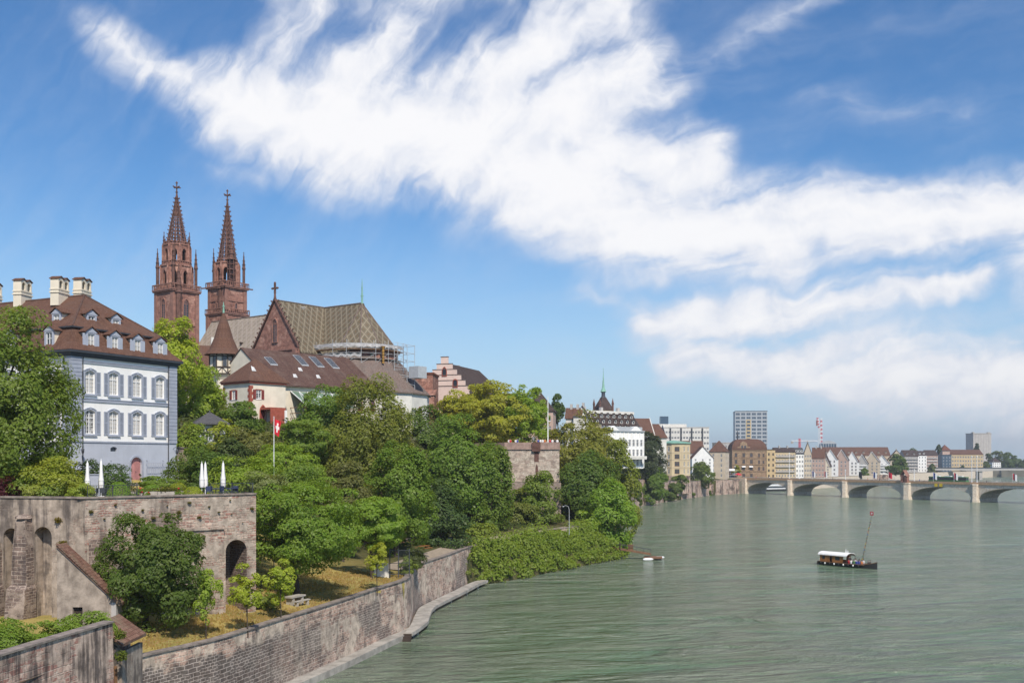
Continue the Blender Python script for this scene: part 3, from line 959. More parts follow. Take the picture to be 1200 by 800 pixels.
# ------------------------------------------------------------------ river and land
def wall_arches(mb, fr, W, H, arches, depth, m=0, mback=None, back=True, mrev=None):
    """wall plane with arched recesses or passages: (u0, u1, v0, v1, kind)"""
    holes = [(a[0], a[1], a[2], a[3]) for a in arches]
    us = sorted({0.0, W} | {h[0] for h in holes} | {h[1] for h in holes})
    vz = sorted({0.0, H} | {h[2] for h in holes} | {h[3] for h in holes})
    for i in range(len(us) - 1):
        for j in range(len(vz) - 1):
            uc, vc = (us[i] + us[i + 1]) / 2, (vz[j] + vz[j + 1]) / 2
            if any(h[0] < uc < h[1] and h[2] < vc < h[3] for h in holes):
                continue
            mb.face([fr.p(us[i], vz[j]), fr.p(us[i + 1], vz[j]), fr.p(us[i + 1], vz[j + 1]), fr.p(us[i], vz[j + 1])], m)
    for u0, u1, v0, v1, kind in arches:
        o = arch_poly(u0, u1, v0, v1, kind, 10)
        for k in range(len(o)):
            a, b = o[k], o[(k + 1) % len(o)]
            mb.face([fr.p(*a), fr.p(*b), fr.p(*b, -depth), fr.p(*a, -depth)], m if mrev is None else mrev)
            if k >= 1 and k < len(o) - 1 and abs(a[0] - b[0]) > 1e-6:
                mb.face([fr.p(*a), fr.p(a[0], v1), fr.p(b[0], v1), fr.p(*b)], m)
        if back:
            mb.face([fr.p(u, v, -depth) for u, v in o], m if mback is None else mback)

def lerp_tab(tab, y):
    return float(np.interp(y, [t[0] for t in tab], [t[1] for t in tab]))

RIM = [(30, -28.6), (55.5, -27.9), (66.3, -27.4), (69.2, -27.5), (71.5, -26.7), (73.6, -25.8), (78.3, -23.0), (87, -20.4), (98, -17.3), (110.4, -14.2), (117.8, -12.1),
       (126, -12.5), (133, -12.5), (140, -11.2), (150, -9.0), (160, -7.2), (166, -5.8), (176, -.3), (190, 7.5), (205, 14.0), (215, 18), (240, 21), (300, 31), (330, 37), (428, 51),
       (500, 79), (571, 111), (600, 134)]
EDGE = [(160, -7.0), (165, -3.4), (170, .5), (182, 7.6), (195, 15.5), (205, 21.9), (215, 24.5), (240, 26.5), (300, 33), (330, 38)]
RIMZ = [(30, 6.5), (66, 6.5), (74, 5.9), (160, 5.9), (180, 6.2), (260, 5.8), (320, 8), (350, 11), (430, 11.5), (520, 8.5), (600, 8.0)]
D0 = [(70, 9), (100, 6), (112, 6.5), (130, 9), (160, 8), (200, 12), (225, 21), (250, 16), (300, 6), (600, 6)]
D1 = [(90, 38), (110, 40), (150, 38), (200, 36), (225, 34), (260, 34), (300, 24), (430, 34), (600, 40)]
TOP = [(90, 17), (105, 21), (140, 26), (240, 25), (300, 24), (430, 19), (520, 14), (600, 8.0)]

def rimx(Y): return lerp_tab(RIM, Y)
def edgex(Y):
    return lerp_tab(EDGE, Y) if 160 < Y < 330 else rimx(Y) + .02

def profile(d, Y):
    z0 = lerp_tab(RIMZ, Y)
    lawn = 0.11 * min(d, 12)
    d0, d1, tp = lerp_tab(D0, Y), lerp_tab(D1, Y), lerp_tab(TOP, Y)
    t = min(1, max(0, (d - d0) / (d1 - d0)))
    t = t * t * (3 - 2 * t)
    z = z0 + lawn + (tp - z0 - lawn) * t
    if Y < 125:
        cap = 16.3 if Y < 108 else 16.3 + (Y - 108) * .6
        if Y < 90: cap = min(cap, 7.2)
        elif Y < 96 : cap = min(cap, 7.2 + (Y - 90) * 1.5)
        z = min(z, cap)
    return z

def terrain_z(X, Y):
    return profile(max(0, rimx(Y) - X), Y)

# water -------------------------------------------------------------------------------
m, t = newmat('water')
g3 = t.n('ShaderNodeTexCoord').outputs['Object']
rot = t.mapping(g3, rot=(0, 0, R(-12)))
r1 = t.noise(t.mapping(rot, scale=(0.26, 0.46, 1)), 1.0, 6.0, 0.64, 0.8)
r2 = t.noise(t.mapping(rot, scale=(0.85, 1.35, 1)), 1.0, 5.0, 0.64, 0.5)
r3 = t.noise(t.mapping(rot, scale=(2.4, 3.6, 1)), 1.0, 3.0, 0.6)
big = t.noise(t.mapping(rot, scale=(0.018, 0.045, 1)), 1.0, 5.0, 0.6, 0.8)
mid = t.noise(t.mapping(rot, scale=(0.05, 0.16, 1)), 1.0, 5.0, 0.62, 1.2)
rough_amt = t.ramp(t.math('ADD', t.math('MULTIPLY', big, .6), t.math('MULTIPLY', mid, .5)), 0.40, 0.68)
r0 = t.noise(t.mapping(rot, scale=(0.06, 0.15, 1)), 1.0, 5.0, 0.62, 1.0)
hgt = t.math('ADD', t.math('MULTIPLY_ADD', r0, 1.1, t.math('MULTIPLY', r1, 1.0)), t.math('ADD', t.math('MULTIPLY', r2, 0.34), t.math('MULTIPLY', r3, 0.10)))
hgt = t.math('MULTIPLY', hgt, t.math('MULTIPLY_ADD', rough_amt, 1.0, 0.30))
wx = t.n('ShaderNodeSeparateXYZ', {0: g3})
mottle = t.math('ADD', t.math('MULTIPLY', mid, 0.6), t.math('MULTIPLY', t.noise(t.mapping(rot, scale=(0.14, 0.40, 1)), 1.0, 6.0, 0.65, 1.0), 0.5))
deep = t.mix(t.ramp(big, 0.35, 0.65), (0.090, 0.162, 0.088), (0.135, 0.188, 0.116))
wc = t.mix(t.ramp(mottle, 0.42, 0.66), deep, (0.215, 0.25, 0.18))  # paler streaky mottling mixed into the base colour
bn = t.n('ShaderNodeBump', {'Height': hgt, 'Strength': 1.0, 'Distance': 2.1})
b = t.n('ShaderNodeBsdfPrincipled', {'Base Color': wc, 'Roughness': 0.14, 'IOR': 1.33, 'Specular IOR Level': 0.5, 'Normal': bn.outputs[0]})
t.n('ShaderNodeOutputMaterial', {0: b.outputs[0]})
M['water'] = m
b = MB()
b.face([(-3000, -300, 0), (5500, -300, 0), (5500, 3400, 0), (-3000, 3400, 0)])
tag(b.build('river', 'water'), kind='structure')

# hillside and lawn ---------------------------------------------------------------------
m, t = newmat('dry_lawn')
ob = t.n('ShaderNodeTexCoord').outputs['Object']
n1 = t.noise(ob, 0.16, 6.0, 0.62)
n2 = t.noise(ob, 1.4, 6.0, 0.7)
n3 = t.noise(ob, 7.0, 3.0, 0.7)
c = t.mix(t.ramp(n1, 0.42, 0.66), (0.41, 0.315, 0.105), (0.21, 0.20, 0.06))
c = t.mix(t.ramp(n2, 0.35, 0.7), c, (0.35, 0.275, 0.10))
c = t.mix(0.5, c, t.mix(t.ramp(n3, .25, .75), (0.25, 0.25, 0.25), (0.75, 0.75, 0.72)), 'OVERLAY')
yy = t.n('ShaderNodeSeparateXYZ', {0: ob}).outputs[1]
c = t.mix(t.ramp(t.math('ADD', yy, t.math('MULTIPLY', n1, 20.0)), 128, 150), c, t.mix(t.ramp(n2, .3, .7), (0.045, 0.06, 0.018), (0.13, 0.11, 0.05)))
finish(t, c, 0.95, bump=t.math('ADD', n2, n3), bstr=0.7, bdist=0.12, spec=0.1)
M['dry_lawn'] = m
M['path_gravel'] = plain('path_gravel', (0.33, 0.27, 0.205), 0.95, 0.2, 2.0)
M['soil'] = plain('soil', (0.10, 0.075, 0.05), 0.95, 0.35, 1.2)
M['far_ground'] = plain('far_ground', (0.16, 0.15, 0.12), 0.95, 0.3, 0.02)

b = MB()
ys = list(np.arange(36, 170, 3.0)) + list(np.arange(170, 300, 5.0)) + list(np.arange(300, 606, 12.0))
ds = [0, .8, 2, 3.5, 5, 7, 9, 12, 15, 18, 22, 26, 30, 34, 38, 44, 60, 100, 180, 320]
rows = []
rng = np.random.default_rng(3)
for Y in ys:
    xr, ex = rimx(Y), edgex(Y)
    zr = profile(0, Y)
    row = [(ex, Y, -1.2)] + [(ex + (xr - ex) * k, Y, -.4 + (zr + .4) * (k ** .8)) for k in (.25, .5, .75)]
    for d in ds:
        row.append((xr - d, Y, profile(d, Y) + (rng.normal(0, .06) if d > 1 else 0)))
    rows.append(row)
vv, ff = [], []
n = len(rows[0])
for r_ in rows: vv += r_
for i in range(len(rows) - 1):
    for j in range(n - 1):
        ff.append((i * n + j, (i + 1) * n + j, (i + 1) * n + j + 1, i * n + j + 1))
b.add(vv, ff, 0, True)
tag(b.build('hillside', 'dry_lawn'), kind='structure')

# land round the bend, out to the horizon
FAR = [(134, 598), (146, 632), (211, 705), (262, 780), (337, 900), (540, 1150), (1000, 1560), (3200, 2200)]
b = MB()
poly = FAR + [(5500, 3200), (5500, 6000), (-5500, 6000), (-5500, 597), (-150, 597)]
b.prism(poly, -1.0, 7.4)
tag(b.build('ground', 'far_ground'), kind='structure')

# riverside path under the trees
b = MB()
prev = None
for Y in np.arange(128, 222, 4.0):
    x = rimx(Y)
    cur = [(x - .7, Y, profile(.7, Y) + .10), (x - 3.6, Y, profile(3.6, Y) + .10)]
    if prev: b.face([prev[0], cur[0], cur[1], prev[1]])
    prev = cur
tag(b.build('path', 'path_gravel'), kind='structure')

# garden terrace ------------------------------------------------------------------------
TZ = 16.9
TA, TB, TC = Vector((-41.9, 83.7, 0)), Vector((-34.2, 82.0, 0)), Vector((-23.0, 92.0, 0))
nAB = (TA - TB).normalized()
TA2 = TB + nAB * 26
b = MB()
tp = [(TA2.x, TA2.y + .3), (TB.x - .1, TB.y + .35), (TC.x - .3, TC.y + .3), (-25.5, 101), (-33, 113), (-80, 128)]
b.prism(tp, 15.4, TZ - .25)
tq = [(TA2.x, TA2.y + 4.5), (TB.x - 1.5, TB.y + 4.6), (-26.2, 97.0), (-27.5, 101), (-33, 112.5), (-80, 127.5)]
b.prism(tq, 6.0, 15.39)
tag(b.build('garden_terrace', 'path_gravel'), kind='structure')

def ribbon_wall(name, pts, thick, mat, label, cat, cop=0.12, cop_over=0.12, copmat='coping', batter=0.0):
    """wall along (x, y, z0, z1) with its face on the right of the walk; stone courses follow its length"""
    root = empty(name, (pts[0][0], pts[0][1], pts[0][2]), 0, label, cat)
    o = Vector(root.location)
    b = MB(); k = MB()
    s = 0.0
    P = [Vector((p[0], p[1], 0)) for p in pts]
    N = []
    for i in range(len(P)):
        d = (P[min(i + 1, len(P) - 1)] - P[max(i - 1, 0)]).normalized()
        N.append(Vector((d.y, -d.x, 0)))
    for i in range(len(P) - 1):
        L = (P[i + 1] - P[i]).length
        q = []
        for j in (i, i + 1):
            z0, z1 = pts[j][2], pts[j][3]
            bt = batter * (z1 - z0)
            q.append((P[j] + N[j] * bt + Vector((0, 0, z0)) - o, P[j] + Vector((0, 0, z1)) - o, P[j] - N[j] * thick + Vector((0, 0, z1)) - o,
                      P[j] - N[j] * thick + Vector((0, 0, z0)) - o))
        (a0, a1, a2, a3), (b0, b1, b2, b3) = q
        za, zb = pts[i], pts[i + 1]
        b.face([a0, b0, b1, a1], 0, [(s, za[2]), (s + L, zb[2]), (s + L, zb[3]), (s, za[3])])
        b.face([a1, b1, b2, a2]); b.face([a2, b2, b3, a3])
        if i == 0: b.face([a0, a1, a2, a3])
        if i == len(P) - 2: b.face([b0, b3, b2, b1])
        if cop:
            up = Vector((0, 0, cop)); e = Vector((0, 0, .002))
            c0, c1 = P[i] + N[i] * cop_over, P[i + 1] + N[i + 1] * cop_over
            e0, e1 = P[i] - N[i] * (thick + .05), P[i + 1] - N[i + 1] * (thick + .05)
            c0 = c0 + Vector((0, 0, za[3])) - o + e; c1 = c1 + Vector((0, 0, zb[3])) - o + e
            e0 = e0 + Vector((0, 0, za[3])) - o + e; e1 = e1 + Vector((0, 0, zb[3])) - o + e
            k.face([c0, c1, c1 + up, c0 + up]); k.face([c0 + up, c1 + up, e1 + up, e0 + up]); k.face([e0, e1, e1 + up, e0 + up]); k.face([c0, c1, e1, e0])
            if i == 0: k.face([c0, c0 + up, e0 + up, e0])
            if i == len(P) - 2: k.face([c1, e1, e1 + up, c1 + up])
        s += L
    b.build('wall', mat, root)
    if cop: k.build('coping', copmat, root)
    return root

def smooth_line(pts, step):
    """Catmull-Rom through the points"""
    out = []
    P = [np.array(p, float) for p in pts]
    for i in range(len(P) - 1):
        p0, p1, p2, p3 = P[max(i - 1, 0)], P[i], P[i + 1], P[min(i + 2, len(P) - 1)]
        nseg = max(2, int(np.linalg.norm((p2 - p1)[:2]) / step))
        for k in range(nseg):
            u = k / nseg
            out.append(.5 * (2 * p1 + (p2 - p0) * u + (2 * p0 - 5 * p1 + 4 * p2 - p3) * u * u + (3 * p1 - p0 - 3 * p2 + p3) * u ** 3))
    out.append(P[-1])
    return [tuple(p) for p in out]

M['walk_concrete'] = plain('walk_concrete', (0.36, 0.335, 0.30), 0.95, 0.3, 0.8, streak=0.3)
# river wall below the lawn
rw = smooth_line([(-26.9, 69.2), (-26.1, 71.5), (-25.2, 73.6), (-22.8, 78.3), (-20.4, 87), (-17.3, 98), (-14.2, 110.4), (-12.2, 118), (-12.4, 126), (-12.4, 133), (-11.1, 140), (-8.9, 150), (-7.1, 160), (-5.4, 166.5)], 2.0)
river_wall = ribbon_wall('river_wall', [(x, y, -1.0, 6.15) for x, y in rw], .55, 'river_wall',
                         'long curving stone river wall with dark stained masonry below the dry lawn', 'wall', batter=.03)
# stone footing along its near half, and the concrete walkway that follows the far half
ft = [p for p in rw if p[1] < 119]
b = MB()
for i in range(len(ft) - 1):
    (x0, y0), (x1, y1) = ft[i], ft[i + 1]
    d = Vector((x1 - x0, y1 - y0, 0)).normalized(); nrm = Vector((d.y, -d.x, 0))
    a, c = Vector((x0, y0, 0)) + nrm * .1, Vector((x1, y1, 0)) + nrm * .1
    e, f = a + nrm * 1.35, c + nrm * 1.35
    hz = Vector((0, 0, .62)); lo = Vector((0, 0, -1))
    b.face([a + hz, e + hz, f + hz, c + hz]); b.face([e + lo, f + lo, f + hz, e + hz])
    if i == len(ft) - 2: b.face([c + lo, c + hz, f + hz, f + lo])
tag(b.build('stone_ledge', 'walk_concrete'), 'narrow stone ledge at the waterline along the foot of the river wall', 'ledge')

root = empty('walkway', (-12, 118, 0), 0, 'curved pale concrete walkway hugging the river wall just above the water', 'walkway')
o = Vector((-12, 118, 0))
inner = smooth_line([(-11.85, 113.5), (-11.75, 119), (-11.95, 126), (-11.9, 133), (-10.6, 140), (-8.4, 150), (-6.5, 159), (-5.2, 163)], 1.5)
wd = np.interp(np.linspace(0, 1, len(inner)), [0, .15, .45, .8, 1], [.8, 1.9, 1.8, 1.7, 1.5])
b = MB(); pb = MB()
prev = None
for i, (x, y) in enumerate(inner):
    x2, y2 = inner[min(i + 1, len(inner) - 1)]; x1, y1 = inner[max(i - 1, 0)]
    d = Vector((x2 - x1, y2 - y1, 0)).normalized(); nrm = Vector((d.y, -d.x, 0))
    a = Vector((x, y, 0)) - o; e = a + nrm * wd[i]
    cur = (a, e)
    if prev:
        z0, z1 = Vector((0, 0, .45)), Vector((0, 0, .85))
        b.face([prev[0] + z1, prev[1] + z1, e + z1, a + z1]); b.face([prev[1] + z0, e + z0, e + z1, prev[1] + z1]); b.face([prev[0] + z0, prev[1] + z0, e + z0, a + z0])
        if i % 5 == 2:
            pb = MB(); pb.tube([e - nrm * .35 + Vector((0, 0, -1)), e - nrm * .35 + z0], .16, 8); pb.build('pile', 'concrete', root)
    else:
        z0, z1 = Vector((0, 0, .45)), Vector((0, 0, .85))
        b.face([a + z0, e + z0, e + z1, a + z1])
    prev = cur
b.build('deck', 'walk_concrete', root)
b = MB()
for k in range(3):
    b.box(.0, .9, -4.9 - .35 * k, -4.6 - .35 * k, .42 - .22 * k, .72 - .22 * k)
st = b.build('steps', 'dark_timber', root)

# wall under the garden terrace: pier-and-niche stretch, then the long stretch with the arch
root = empty('garden_retaining_wall', (TB.x, TB.y, 0), 0, 'tall weathered retaining wall with niches and an arch below the blue and white house garden', 'wall')
o = Vector((TB.x, TB.y, 0))
b = MB()
frA = Fr(TA2 - o, TB - TA2)
WA = (TB - TA2).length
def uA(X):                      # distance along the wall for a world x
    return (X - TA2.x) / (TB - TA2).normalized().x
wall_arches(b, frA, WA, TZ - .05, [(uA(-41.55), uA(-40.05), 5.5, 14.4, 'round'), (uA(-38.75), uA(-37.15), 5.5, 14.55, 'round'), (uA(-44.6), uA(-43.0), 5.5, 14.3, 'round'),
                                   (uA(-48.6), uA(-47.0), 5.5, 14.3, 'round')], 1.1)
b.build('niche_wall', 'niche_wall', root)
b = MB()
frB = Fr(Vector((0, 0, 0)), TC - TB)
WB = (TC - TB).length
wall_arches(b, frB, WB, TZ - .05, [(.805 * WB, .94 * WB, 6.4, 12.9, 'round')], 3.2, 0, 1, True, 1)  # darker stone on arch back and reveals paints in the shade of the recess
# return of the wall behind the arch tree
d2 = Vector((-27.5, 104, 0)) - TC
wall_plane(b, Fr(TC - o, d2), d2.length, TZ - .05)
b.build('arch_wall', ['terrace_wall', 'buttress'], root)
# thicker lower face with a set-off ledge
b = MB()
u0, u1 = .40 * WB, .785 * WB
fbox(b, frB, u0, u1, 5.5, 13.9, 0.0, .34)
fbox(b, frB, u0 - .1, u1 + .05, 13.9, 14.12, 0.0, .50)
b.build('lower_face', 'terrace_wall', root)
b = MB()
fbox(b, frB, .02 * WB, .16 * WB, 9.0, 13.6, 0.0, .10)
b.build('render_patch', 'buttress', root)
# coping
b = MB()
fbox(b, frA, 0, WA, TZ - .04, TZ + .10, -.5, .10)
fbox(b, frB, 0, WB, TZ - .05, TZ + .09, -.5, .12)
b.box(-.6, .12, -.12, .6, TZ - .045, TZ + .095)
b.build('coping', 'coping', root)
# buttress piers against the niches
def buttress(X, w0, w1, z1, d0, d1, nm='buttress'):
    b = MB()
    u = uA(X)
    prof = [(5.0, d1 + .5), (9.6, d1), (9.9, d1 - .35), (12.6, d0 + .12), (z1 - .5, d0), (z1, .05)]
    ws = [w1, w1, w1 * .84, w0, w0 * .72, w0 * .72]
    for i in range(len(prof) - 1):
        (za, da), (zb, db) = prof[i], prof[i + 1]
        wa, wb = ws[i] / 2, ws[i + 1] / 2
        b.face([frA.p(u - wa, za, da), frA.p(u + wa, za, da), frA.p(u + wb, zb, db), frA.p(u - wb, zb, db)])
        b.face([frA.p(u + wa, za, da), frA.p(u + wa, za, 0), frA.p(u + wb, zb, 0), frA.p(u + wb, zb, db)])
        b.face([frA.p(u - wa, za, 0), frA.p(u - wa, za, da), frA.p(u - wb, zb, db), frA.p(u - wb, zb, 0)])
    b.lathe([(w0 * .52, 0), (w0 * .50, .16), (w0 * .3, .30), (0, .36)], tuple(frA.p(u, z1 - .28, d0 * .45)), 9, 0)
    return b.build(nm, 'buttress', root)
buttress(-39.4, 1.25, 1.75, 15.5, .8, 1.3)
buttress(-42.3, 1.3, 1.7, 13.3, .9, 1.4)
buttress(-46.0, 1.3, 1.7, 13.3, .9, 1.4)

# lean-to with the half gable, below the niches
root = empty('lean_to', (-33.9, 76.3, 5.5), 0, 'rendered lean-to outbuilding with a steep half gable and dark doorway', 'outbuilding')
def lt(X, z, y): return (X + 33.9, y - 76.3, z - 5.5)
b = MB()
xa, xe, za, ze = -33.9, -29.5, 13.45, 9.35
dr = (-32.75, -32.0, 5.5, 9.0)
zt = lambda X: za + (ze - za) * (X - xa) / (xe - xa)
yF, yB = 76.3, 77.7
for x0, x1, z0 in ((xa, dr[0], 5.5), (dr[0], dr[1], dr[3]), (dr[1], xe, 5.5)):
    b.face([lt(x0, z0, yF), lt(x1, z0, yF), lt(x1, zt(x1), yF), lt(x0, zt(x0), yF)])
for q in (dr[0], dr[1]):
    b.face([lt(q, dr[2], yF), lt(q, dr[2], yF + .35), lt(q, dr[3], yF + .35), lt(q, dr[3], yF)])
b.face([lt(dr[0], dr[3], yF), lt(dr[1], dr[3], yF), lt(dr[1], dr[3], yF + .35), lt(dr[0], dr[3], yF + .35)])
b.face([lt(xe, 5.5, yF), lt(xe, 5.5, yB), lt(xe, ze, yB), lt(xe, ze, yF)])
b.face([lt(xa, 5.5, yF), lt(xa, 5.5, yB), lt(xa, za, yB), lt(xa, za, yF)])
b.build('wall', 'old_plaster', root)
b = MB()
b.face([lt(dr[0], dr[2], yF + .3), lt(dr[1], dr[2], yF + .3), lt(dr[1], dr[3], yF + .3), lt(dr[0], dr[3], yF + .3)])
for k in range(1, 4):
    x = dr[0] + (dr[1] - dr[0]) * k / 4
    b.box(x + 33.9 - .015, x + 33.9 + .015, .27, .298, 0, 3.5)
b.build('door', 'dark_timber', root)
b = MB()
sl = (ze - za) / (xe - xa)
p = [lt(xa, za + .03, yF - .14), lt(xe + .3, ze + sl * .3 + .03, yF - .14)]
b.extrude([p[0], p[1], (p[1][0], p[1][1], p[1][2] + .2), (p[0][0], p[0][1], p[0][2] + .2)], (0, yB - yF + .3, 0))
b.build('roof', 'tile_shed', root)
b = MB()
for k in range(24):
    f0, f1 = k / 24, (k + .86) / 24
    x0, x1 = xa + (xe - xa) * f0, xa + (xe - xa) * f1
    b.extrude([lt(x0, zt(x0) + .235, yF - .24), lt(x1, zt(x1) + .235, yF - .24), lt(x1, zt(x1) + .30, yF - .24), lt(x0, zt(x0) + .30, yF - .24)], (0, .30, 0))
b.build('verge_tiles', 'tile_shed', root)
b = MB()
b.box(4.06, 4.42, -.06, .3, 0, 3.82)
b.build('corner_pier', 'pale_concrete', root)

# quay wall of the lower garden, nearest the bridge
qw = ribbon_wall('quay_wall', [(-29.6, 40, -1, 9.35), (-28.6, 50, -1, 9.35), (-27.75, 55.5, -1, 9.35), (-26.9, 60.5, -1, 9.4), (-25.85, 66.3, -1, 9.45)], .6, 'quay_wall',
                 'pinkish stained quay wall in the near corner below the overgrown garden', 'wall', batter=.02)
b = MB()
b.face([(-60, 40, 7.6), (-28.9, 40, 7.6), (-26.4, 66.2, 7.6), (-60, 66.2, 7.6)])
b.face([(-60, 66.2, 7.6), (-26.4, 66.2, 7.6), (-29.2, 76, 7.0), (-60, 83, 7.0)])
tag(b.build('garden_soil', 'soil'), kind='structure')
# end of the quay wall and the little tiled shed in the gap
root = empty('tiled_shed', (-27.2, 68.0, 0), 0, 'small mossy tiled shed squeezed between the quay wall and the river wall', 'shed')
b = MB()
b.box(0, 1.3, 0, .3, -1, 7.2); b.box(1.0, 1.3, .3, 3.8, -1, 7.2); b.box(0, .3, .3, 4.2, -1, 8.2)
b.face([(0, 0, 7.2), (1.3, 0, 7.2), (0, 0, 8.3)]); b.face([(0, .3, 7.2), (1.3, .3, 7.2), (0, .3, 8.3)])
b.build('wall', 'niche_wall', root)
b = MB(); b.box(.3, 1.0, -.05, .0 - .003, 3.6, 6.3)
for k in range(1, 4): b.box(.3 + .175 * k - .012, .3 + .175 * k + .012, -.062, -.05, 3.6, 6.3)
b.build('door', 'brown_wood', root)
b = MB()
b.extrude([(-.35, -.55, 9.0), (1.55, -.55, 7.65), (1.55, -.55, 7.82), (-.35, -.55, 9.17)], (0, 4.4, 0))
b.build('roof', 'tile_shed', root)
b = MB()
b.box(.1, 2.5, -1.4, -.1, 2.6, 3.5); b.box(-1, 2.6, -1.3, -.12, -1, 2.6)
b.build('step_block', 'quay_wall', root)

# ------------------------------------------------------------------ the blue and white house
HU = Vector((.448, .894, 0)); HROT = math.atan2(.894, .448)
house = empty('town_house', (-45.2, 105.0, 17.3), HROT, 'tall blue and white town house with brown mansard roof above the garden terrace', 'house')
HW, HD, HE = 14.5, 34.0, 13.9
rowz = [(5.35, 7.85), (9.55, 11.95)]
cx_front = [2.35, 5.45, 8.7, 12.05]
cx_left = [2.9, 6.1, 9.3, 12.5, 15.7, 18.9, 22.1, 25.3, 28.5]
fF = Fr((0, 0, 0), (1, 0, 0)); fL = Fr((0, HD, 0), (0, -1, 0)); fR = Fr((HW, 0, 0), (0, 1, 0)); fB = Fr((HW, HD, 0), (-1, 0, 0))
def harch(cx, z0, z1, w_=1.24): return (cx - w_ / 2, cx + w_ / 2, z0, z1, 'segment')
openF = [harch(c, a, b_) for a, b_ in rowz for c in cx_front]
openL = [harch(HD - c, a, b_) for a, b_ in rowz for c in cx_left]
up_F = [(o[0], o[1], o[2] - 4.5, o[3] - 4.5, o[4]) for o in openF]
up_L = [(o[0], o[1], o[2] - 4.5, o[3] - 4.5, o[4]) for o in openL]
b = MB()
def shifted(fr, dz): return Fr(fr.o + Vector((0, 0, dz)), fr.ux)
wall_arches(b, shifted(fF, 4.5), HW, HE - 4.5, up_F, .22, back=False)
wall_arches(b, shifted(fL, 4.5), HD, HE - 4.5, up_L, .22, back=False)
wall_plane(b, shifted(fR, 4.5), HD, HE - 4.5); wall_plane(b, shifted(fB, 4.5), HW, HE - 4.5)
b.face([(0, 0, HE - .02), (HW, 0, HE - .02), (HW, HD, HE - .02), (0, HD, HE - .02)])
b.build('wall', 'white_plaster', house)
b = MB()
wall_arches(b, Fr((0, -.05, 0), (1, 0, 0)), HW, 4.5, [(7.75, 9.35, .25, 2.95, 'round'), (5.0, 5.9, 3.55, 4.05, 'segment')], .28, back=False)
wall_plane(b, Fr((-.05, HD, 0), (0, -1, 0)), HD + .05, 4.5); wall_plane(b, Fr((HW, -.05, 0), (0, 1, 0)), HD, 4.5)
b.face([(-.05, -.05, 4.5), (HW, -.05, 4.5), (HW, .0, 4.5), (-.05, 0, 4.5)]); b.face([(-.05, -.05, 4.5), (0, -.05, 4.5), (0, HD, 4.5), (-.05, HD, 4.5)])
b.build('base_storey', 'blue_plaster', house)
b = MB()
fpoly(b, fF, arch_poly(5.0, 5.9, 3.55, 4.05, 'segment'), -.22, -.20)
b.build('vent_window', 'glass', house)
# banded corner pilasters
for x0, x1, left in ((-.16, 1.2, True), (13.35, HW + .02, False)):
    b = MB()
    n = 22
    for k in range(n):
        z0, z1 = 4.5 + (HE - 5.1) * k / n, 4.5 + (HE - 5.1) * (k + 1) / n
        b.box(x0, x1, -.16, .0 if not left else 1.2, z0 + .028, z1 - .028)
    b.box(x0 + .04, x1 - (.04 if left else 0), -.12, .0 if not left else 1.16, 4.5, HE - .6)
    b.build('pilaster', 'blue_trim', house)
# string courses, cornice
b = MB()
for z0, z1, d in ((8.72, 9.0, .10), (12.72, 12.92, .10)):
    fbox(b, fF, 1.2, 13.35, z0, z1, 0, d); fbox(b, fL, 0, HD - 1.2, z0, z1, 0, d)
    fbox(b, fF, 1.2, 13.35, z1 + .002, z1 + .07, 0, d + .05); fbox(b, fL, 0, HD - 1.2, z1 + .002, z1 + .07, 0, d + .05)
fbox(b, fF, 1.2, 13.35, 4.45, 4.62, .052, .13)
b.build('string_course', 'blue_trim', house)
b = MB()
for z0, z1, d in ((HE - .6, HE - .42, .20), (HE - .42, HE - .2, .36), (HE - .2, HE + .04, .58)):
    fbox(b, fF, -d, HW + d, z0 + .002, z1, 0, d); fbox(b, fL, 0, HD - .001, z0 + .004, z1 - .002, 0, d - .003); fbox(b, fR, 0, HD, z0 + .004, z1 - .002, 0, d - .003)
b.build('cornice', 'dark_metal', house)

for x in (1.34, 13.2):
    b = MB(); b.tube([(x, -.2, HE - .5), (x, -.14, HE - 1.0), (x, -.14, .2)], .055, 7); b.build('downpipe', 'dark_metal', house)
